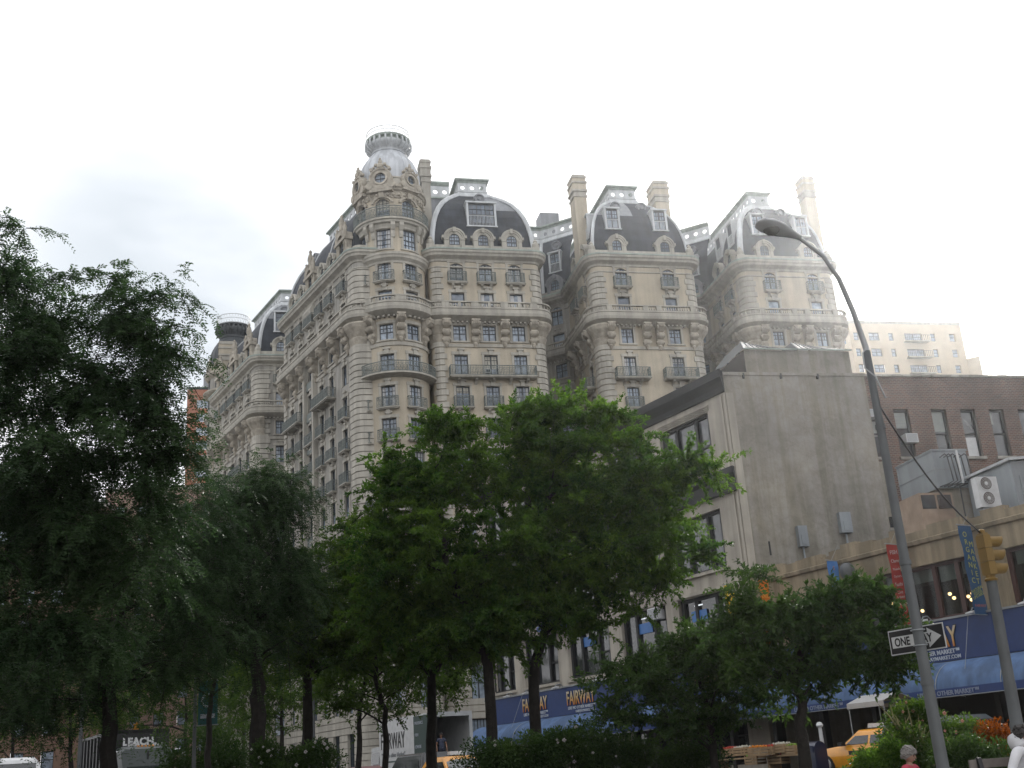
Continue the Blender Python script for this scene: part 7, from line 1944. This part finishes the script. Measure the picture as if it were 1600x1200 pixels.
tree('locust_tree', 'dark locust tree behind the garbage truck at the left', stem(22, (172, 1200), (170, 1080), (190, 960), (200, 880)), .2,
     [B(190, 930, 150, 75, 22, n=30), B(120, 1040, 150, 60, 22, n=26), B(30, 1110, 80, 30, 22, n=8), B(270, 850, 80, 65, 22, n=12), B(20, 1080, 110, 60, 22, n=10), B(270, 1000, 70, 40, 22, n=7), B(285, 760, 55, 55, 22, n=8)],
     M['leaf_loc'], 'pinnate', seed=26, leaf=.3, nleaf=90, clump=.72, twig=9, spray=1.1, group=G)
for i, (px, D, lab, bl_) in enumerate((
        (110, 62, 'green tree far down the avenue behind the thin lamp post', [(100, 1120, 95, 50), (60, 1060, 80, 50), (170, 1090, 60, 55)]),
        (290, 66, 'green tree far down the avenue between the truck and the street banner', [(280, 1110, 75, 60), (240, 1060, 55, 40), (340, 1130, 60, 45)]),
        (20, 75, 'green tree furthest left, low behind the white van', [(20, 1130, 90, 60), (90, 1090, 80, 60)]),
        (180, 88, 'distant green tree above the garbage truck body', [(180, 1110, 90, 60), (120, 1060, 80, 50), (230, 1060, 70, 50)]),
        (380, 80, 'distant green tree left of the thick forked trunk', [(370, 1110, 80, 60), (330, 1050, 60, 40), (420, 1130, 60, 50)]),
        (440, 58, 'green tree low behind the thick forked trunk', [(440, 1090, 70, 40), (400, 1060, 55, 35), (520, 1060, 50, 40)]))):
    tree('street_tree', lab, stem(D, (px, 1220), (px, 1160), (px, 1090)), .2, [B(x, y, a, b, D, n=9) for x, y, a, b in bl_], M['leaf_mid'], seed=40 + i, nleaf=300, clump=1.25, leaf=.2, group=G)
tree('small_tree', 'small dense tree in front of the market awning, left of the one way sign', stem(20, (1257, 1190), (1254, 1110), (1245, 1060), (1250, 1000)), .14,
     [B(1250, 985, 90, 55, 20, n=20), B(1330, 1000, 85, 62, 20, n=20), B(1185, 1005, 72, 55, 20, n=14), B(1305, 945, 62, 30, 20, n=8), B(1395, 1030, 38, 40, 20, n=7), B(1280, 1060, 110, 32, 20, n=12), B(1165, 950, 34, 34, 20, n=4), B(1370, 930, 20, 16, 20, n=2)],
     M['leaf_dark'], seed=31, nleaf=340, clump=.4, leaf=.115, group='small trees in front of the market')
tree('small_tree', 'small low tree at the left of the orange banner', stem(22, (1118, 1200), (1112, 1150), (1105, 1100), (1090, 1050)), .1,
     [B(1050, 1050, 85, 48, 22, n=16), B(985, 1085, 62, 52, 22, n=12), B(1110, 1105, 75, 45, 22, n=13), B(1120, 1025, 55, 36, 22, n=9), B(1182, 900, 12, 12, 22, n=2), B(1030, 1130, 85, 32, 22, n=10), B(1170, 1080, 45, 60, 22, n=10), B(1150, 1030, 50, 50, 22, n=9), B(1090, 1010, 50, 34, 22, n=7), B(1000, 1040, 45, 30, 22, n=6)],
     M['leaf_dark'], seed=34, nleaf=330, clump=.44, leaf=.1, group='small trees in front of the market')

def shrub(name, label, D, blobs, mat, seed, leaf=.07, nleaf=260, clump=.26, flowers=None, cat='shrub', group=None, spikes=0):
    rng = np.random.default_rng(seed); c0 = at(blobs[0][0], blobs[0][1], D); e = empty(name, (c0.x, c0.y, gz(c0.y)), label, cat, group)
    V = []; Fc = []; T = []; nb = 0; cl = []
    for x, y, rx, ry, n in blobs:
        c, R, _ = px_blob(x, y, rx, ry, D)
        # carry the shrub down to the ground
        lo = gz(D); 
        for _ in range(n):
            d = rng.normal(0, 1, 3); d /= np.linalg.norm(d); q = c + d * R * rng.random() ** .4; q[2] = max(q[2], lo + .1); cl.append(q)
        for _ in range(n // 2):
            q = c + rng.normal(0, .5, 3) * R; q[2] = rng.uniform(lo + .1, max(lo + .2, c[2])); cl.append(q)
    cl = np.array(cl); tn = np.repeat(np.arange(len(cl)), nleaf); N = len(tn)
    d = unit(rng.normal(0, 1, (N, 3)) + np.array([0, 0, .3])); pos = cl[tn] + d * (clump * rng.random(N) ** .5)[:, None]
    v, f = leaves_broad(rng, pos, unit(d + rng.normal(0, .5, d.shape)), leaf, .5)
    tone = rng.uniform(0, 1, len(cl))[tn] * .5 + rng.uniform(0, .5, N)
    me = np_mesh('foliage', v, f, 3, mat, np.repeat(tone, 2)); cc = Vector(cl.mean(0)); me.transform(Matrix.Translation(-cc))
    link(bpy.data.objects.new('foliage', me), e, Matrix.Translation(cc))
    w = MB(); rn = random.Random(seed)
    for q in cl[::2]:
        b = Vector((q[0] * .7 + cc.x * .3, q[1] * .7 + cc.y * .3, gz(D))); w.tube([b, b.lerp(Vector(q), .6) + Vector((0, 0, .05)), Vector(q)], [.014, .01, .005], 0, 4, False)
    w.build('stems', [M['bark']], e)
    if flowers:
        mt, n, sz = flowers; fl = MB()
        top = cl[np.argsort(-cl[:, 2])][:max(4, int(len(cl) * .75))]
        for i in range(n):
            q = top[rng.integers(len(top))]; d = rng.normal(0, 1, 3); d[1] -= .8; d[2] = abs(d[2]) * .7; d /= np.linalg.norm(d); p = Vector(q + d * clump * 1.08); s_ = sz * rng.uniform(.6, 1.2)
            for k in range(5):
                a = 2 * PI * k / 5; c = p + Vector((math.cos(a), -.3, math.sin(a))) * s_ * .45
                fl.lathe([(.01, -s_ * .2), (s_ * .38, -s_ * .08), (s_ * .42, s_ * .1), (.01, s_ * .22)], n=5, M=Matrix.Translation(c) @ Matrix.Rotation(a, 4, 'Y'), caps=False)
        o = fl.build('flowers', [M[mt]], e); tag(o, kind='stuff')
    if spikes:
        g_ = MB()
        for i in range(spikes):
            q = cl[rng.integers(len(cl))]; b = Vector((q[0], q[1], q[2])); tip = b + Vector((rng.normal(0, .15), rng.normal(0, .1), rng.uniform(.25, .6)))
            g_.tube([b, b.lerp(tip, .5) + Vector((0, 0, .04)), tip], [.008, .016, .004], 0, 4)
        o = g_.build('seed_spikes', [paint('straw', (.22, .2, .09), .8)], e); tag(o, kind='stuff')
    return e
SG = 'planting in the mall bed'
shrub('rose_bush', 'tall pink flowered rose bush behind the grey lamp post', 21, [(1482, 1164, 46, 28, 34), (1425, 1140, 38, 30, 24)], M['leaf_mid'], 50, flowers=('petal_p', 24, .042), group=SG)
shrub('green_shrub', 'yellow green shrub left of the woman in pink', 19, [(1362, 1196, 30, 12, 16), (1396, 1182, 14, 16, 8)], M['leaf_yel'], 51, leaf=.06, group=SG)
shrub('grass_clump', 'wispy seed heads behind the woman in pink', 19.6, [(1405, 1160, 25, 20, 10), (1430, 1170, 20, 20, 8)], M['leaf_mid'], 52, leaf=.07, nleaf=120, spikes=30, group=SG)
shrub('orange_shrub', 'rusty orange leaved shrub left of the woman in white', 20.5, [(1556, 1158, 20, 13, 12), (1545, 1175, 16, 10, 6)], M['leaf_orange'], 53, leaf=.06, group=SG)
shrub('green_shrub', 'dark green shrub behind the wooden bench slats', 18.6, [(1505, 1188, 38, 18, 26), (1560, 1192, 22, 10, 8)], M['leaf_dark'], 54, leaf=.06, group=SG)
shrub('rose_hedge', 'dark hedge dotted with white roses below the blue awning', 23, [(770, 1190, 45, 22, 20), (850, 1180, 55, 26, 26), (940, 1180, 50, 30, 24), (905, 1160, 40, 20, 12)], M['leaf_dark'], 55, flowers=('petal_w', 22, .045), cat='hedge', group=SG)
shrub('rose_hedge', 'dark hedge dotted with white roses between the two left trunks', 24, [(445, 1195, 40, 16, 14), (500, 1190, 30, 20, 10), (420, 1190, 20, 20, 6)], M['leaf_dark'], 56, flowers=('petal_w', 26, .042), cat='hedge', group=SG)
shrub('green_shrub', 'dark bushes behind the garbage truck cab', 40, [(300, 1180, 50, 40, 16), (350, 1190, 40, 30, 10)], M['leaf_dark'], 57, leaf=.12, clump=.6, group=SG)
shrub('green_shrub', 'dark shrub mass under the small low tree', 23, [(1010, 1185, 45, 22, 14), (1075, 1180, 40, 24, 12)], M['leaf_dark'], 58, group=SG)
# ================================================================== ground, sky, light, camera
g = MB(); ys = [-60, -5, 0, 10, 20, 30, 40, 50, 120, 600, 3000]
for a, b in zip(ys, ys[1:]):
    for x0, x1 in ((-3000, -60), (-60, 60), (60, 3000)):
        g.quad((x0, a, gz(a)), (x1, a, gz(a)), (x1, b, gz(b)), (x0, b, gz(b)))
go = g.build('ground', [M['asphalt']]); tag(go, kind='structure')

_sv = at(1400, 240, 1.0) - Vector((0, 0, EYE))
SUN_AZ, SUN_EL = math.atan2(_sv.x, _sv.y), math.atan2(_sv.z, math.hypot(_sv.x, _sv.y))       # azimuth clockwise from +Y
sd = Vector((math.sin(SUN_AZ) * math.cos(SUN_EL), math.cos(SUN_AZ) * math.cos(SUN_EL), math.sin(SUN_EL)))
w = bpy.data.worlds.new('World'); scene.world = w; w.use_nodes = True
nt = w.node_tree; nt.nodes.clear()
wo = nt.nodes.new('ShaderNodeOutputWorld'); bg = nt.nodes.new('ShaderNodeBackground')
sky = nt.nodes.new('ShaderNodeTexSky'); sky.sky_type = 'NISHITA'; sky.sun_disc = False
sky.sun_elevation = SUN_EL; sky.sun_rotation = SUN_AZ; sky.dust_density = 4.0; sky.air_density = 1.0; sky.ozone_density = 1.0
# thin bright cloud over most of the sky, a few bluish gaps low down
tc = nt.nodes.new('ShaderNodeTexCoord'); mp = nt.nodes.new('ShaderNodeMapping'); mp.inputs['Scale'].default_value = (1.2, 1.2, 3.2)
nt.links.new(tc.outputs['Generated'], mp.inputs['Vector'])
n = nt.nodes.new('ShaderNodeTexNoise'); n.inputs['Scale'].default_value = 2.1; n.inputs['Detail'].default_value = 5; n.inputs['Roughness'].default_value = .5
nt.links.new(mp.outputs['Vector'], n.inputs['Vector'])
cr = nt.nodes.new('ShaderNodeValToRGB'); cr.color_ramp.elements[0].position = .3; cr.color_ramp.elements[0].color = (.75, .75, .75, 1); cr.color_ramp.elements[1].position = .5; cr.color_ramp.elements[1].color = (.95, .95, .95, 1)
dp = nt.nodes.new('ShaderNodeVectorMath'); dp.operation = 'DOT_PRODUCT'; dp.inputs[1].default_value = tuple(sd)
nt.links.new(tc.outputs['Generated'], dp.inputs[0])
mr = nt.nodes.new('ShaderNodeMapRange'); mr.inputs['From Min'].default_value = .8; mr.inputs['From Max'].default_value = .97; mr.inputs['To Min'].default_value = -.05; mr.inputs['To Max'].default_value = .35
nt.links.new(dp.outputs['Value'], mr.inputs['Value'])
ad = nt.nodes.new('ShaderNodeMath'); ad.operation = 'ADD'; nt.links.new(n.outputs['Fac'], ad.inputs[0]); nt.links.new(mr.outputs['Result'], ad.inputs[1])
nt.links.new(ad.outputs[0], cr.inputs['Fac'])
mx = nt.nodes.new('ShaderNodeMix'); mx.data_type = 'RGBA'
CLOUD = 11.5
mx.inputs['B'].default_value = (CLOUD * 1.0, CLOUD * 1.01, CLOUD * 1.04, 1)
# greyer cloud bank low on the left
_gd = (at(265, 430, 1.0) - Vector((0, 0, EYE))).normalized()
dg_ = nt.nodes.new('ShaderNodeVectorMath'); dg_.operation = 'DOT_PRODUCT'; dg_.inputs[1].default_value = tuple(_gd); nt.links.new(tc.outputs['Generated'], dg_.inputs[0])
m3 = nt.nodes.new('ShaderNodeMapRange'); m3.interpolation_type = 'SMOOTHSTEP'; m3.inputs['From Min'].default_value = math.cos(D2R(10.5)); m3.inputs['From Max'].default_value = math.cos(D2R(1.5)); m3.inputs['To Max'].default_value = .85
nt.links.new(dg_.outputs['Value'], m3.inputs['Value'])
m4 = nt.nodes.new('ShaderNodeMapRange'); m4.inputs['From Min'].default_value = .2; m4.inputs['From Max'].default_value = .5; nt.links.new(n.outputs['Fac'], m4.inputs['Value'])
m5 = nt.nodes.new('ShaderNodeMath'); m5.operation = 'MULTIPLY'; nt.links.new(m3.outputs['Result'], m5.inputs[0]); nt.links.new(m4.outputs['Result'], m5.inputs[1])
mg = nt.nodes.new('ShaderNodeMix'); mg.data_type = 'RGBA'; mg.inputs['B'].default_value = (5.2, 5.75, 6.3, 1)
nt.links.new(m5.outputs[0], mg.inputs['Factor']); nt.links.new(cr.outputs['Color'], mx.inputs['Factor']); nt.links.new(sky.outputs['Color'], mx.inputs['A'])
nt.links.new(mx.outputs['Result'], mg.inputs['A']); nt.links.new(mg.outputs['Result'], bg.inputs['Color']); bg.inputs['Strength'].default_value = .1
nt.links.new(bg.outputs['Background'], wo.inputs['Surface'])

sl = bpy.data.lights.new('sun', 'SUN'); sl.energy = 3.4; sl.angle = D2R(.8); sl.color = (1, .965, .91)
so = bpy.data.objects.new('sun', sl); link(so, None, Matrix.Translation((40, 100, 120)) @ sd.to_track_quat('Z', 'Y').to_matrix().to_4x4())

HAZE = .00025
if HAZE:
    hz = MB(); hz.box(-190, 190, -75, 330, -1.0, 95)
    m, hnt, out = new_mat('haze')
    pv = hnt.nodes.new('ShaderNodeVolumePrincipled'); pv.inputs['Color'].default_value = (.95, .97, 1, 1)
    pv.inputs['Density'].default_value = HAZE; pv.inputs['Anisotropy'].default_value = .84
    hnt.links.new(pv.outputs['Volume'], out.inputs['Volume'])
    tag(hz.build('haze', [m]), kind='stuff')

cam = bpy.data.cameras.new('camera'); co = bpy.data.objects.new('camera', cam); COL.objects.link(co)
cam.sensor_width = 36; cam.lens = 36 * F_PX / 1600; cam.clip_end = 5000; cam.clip_start = .1
co.matrix_world = Matrix(((CAM_R.x, CAM_U.x, -_F.x, 0), (CAM_R.y, CAM_U.y, -_F.y, 0), (CAM_R.z, CAM_U.z, -_F.z, EYE), (0, 0, 0, 1)))
scene.camera = co
vs = scene.view_settings; vs.view_transform = 'Standard'; vs.look = 'None'; vs.exposure = .36; vs.gamma = 1; vs.use_curve_mapping = False
scene.render.engine = 'CYCLES'
cy = scene.cycles
cy.use_denoising = True
try: cy.denoiser = 'OPENIMAGEDENOISE'
except Exception: pass
cy.max_bounces = 6; cy.diffuse_bounces = 3; cy.glossy_bounces = 3; cy.transmission_bounces = 3; cy.volume_bounces = 0
cy.caustics_reflective = False; cy.caustics_refractive = False
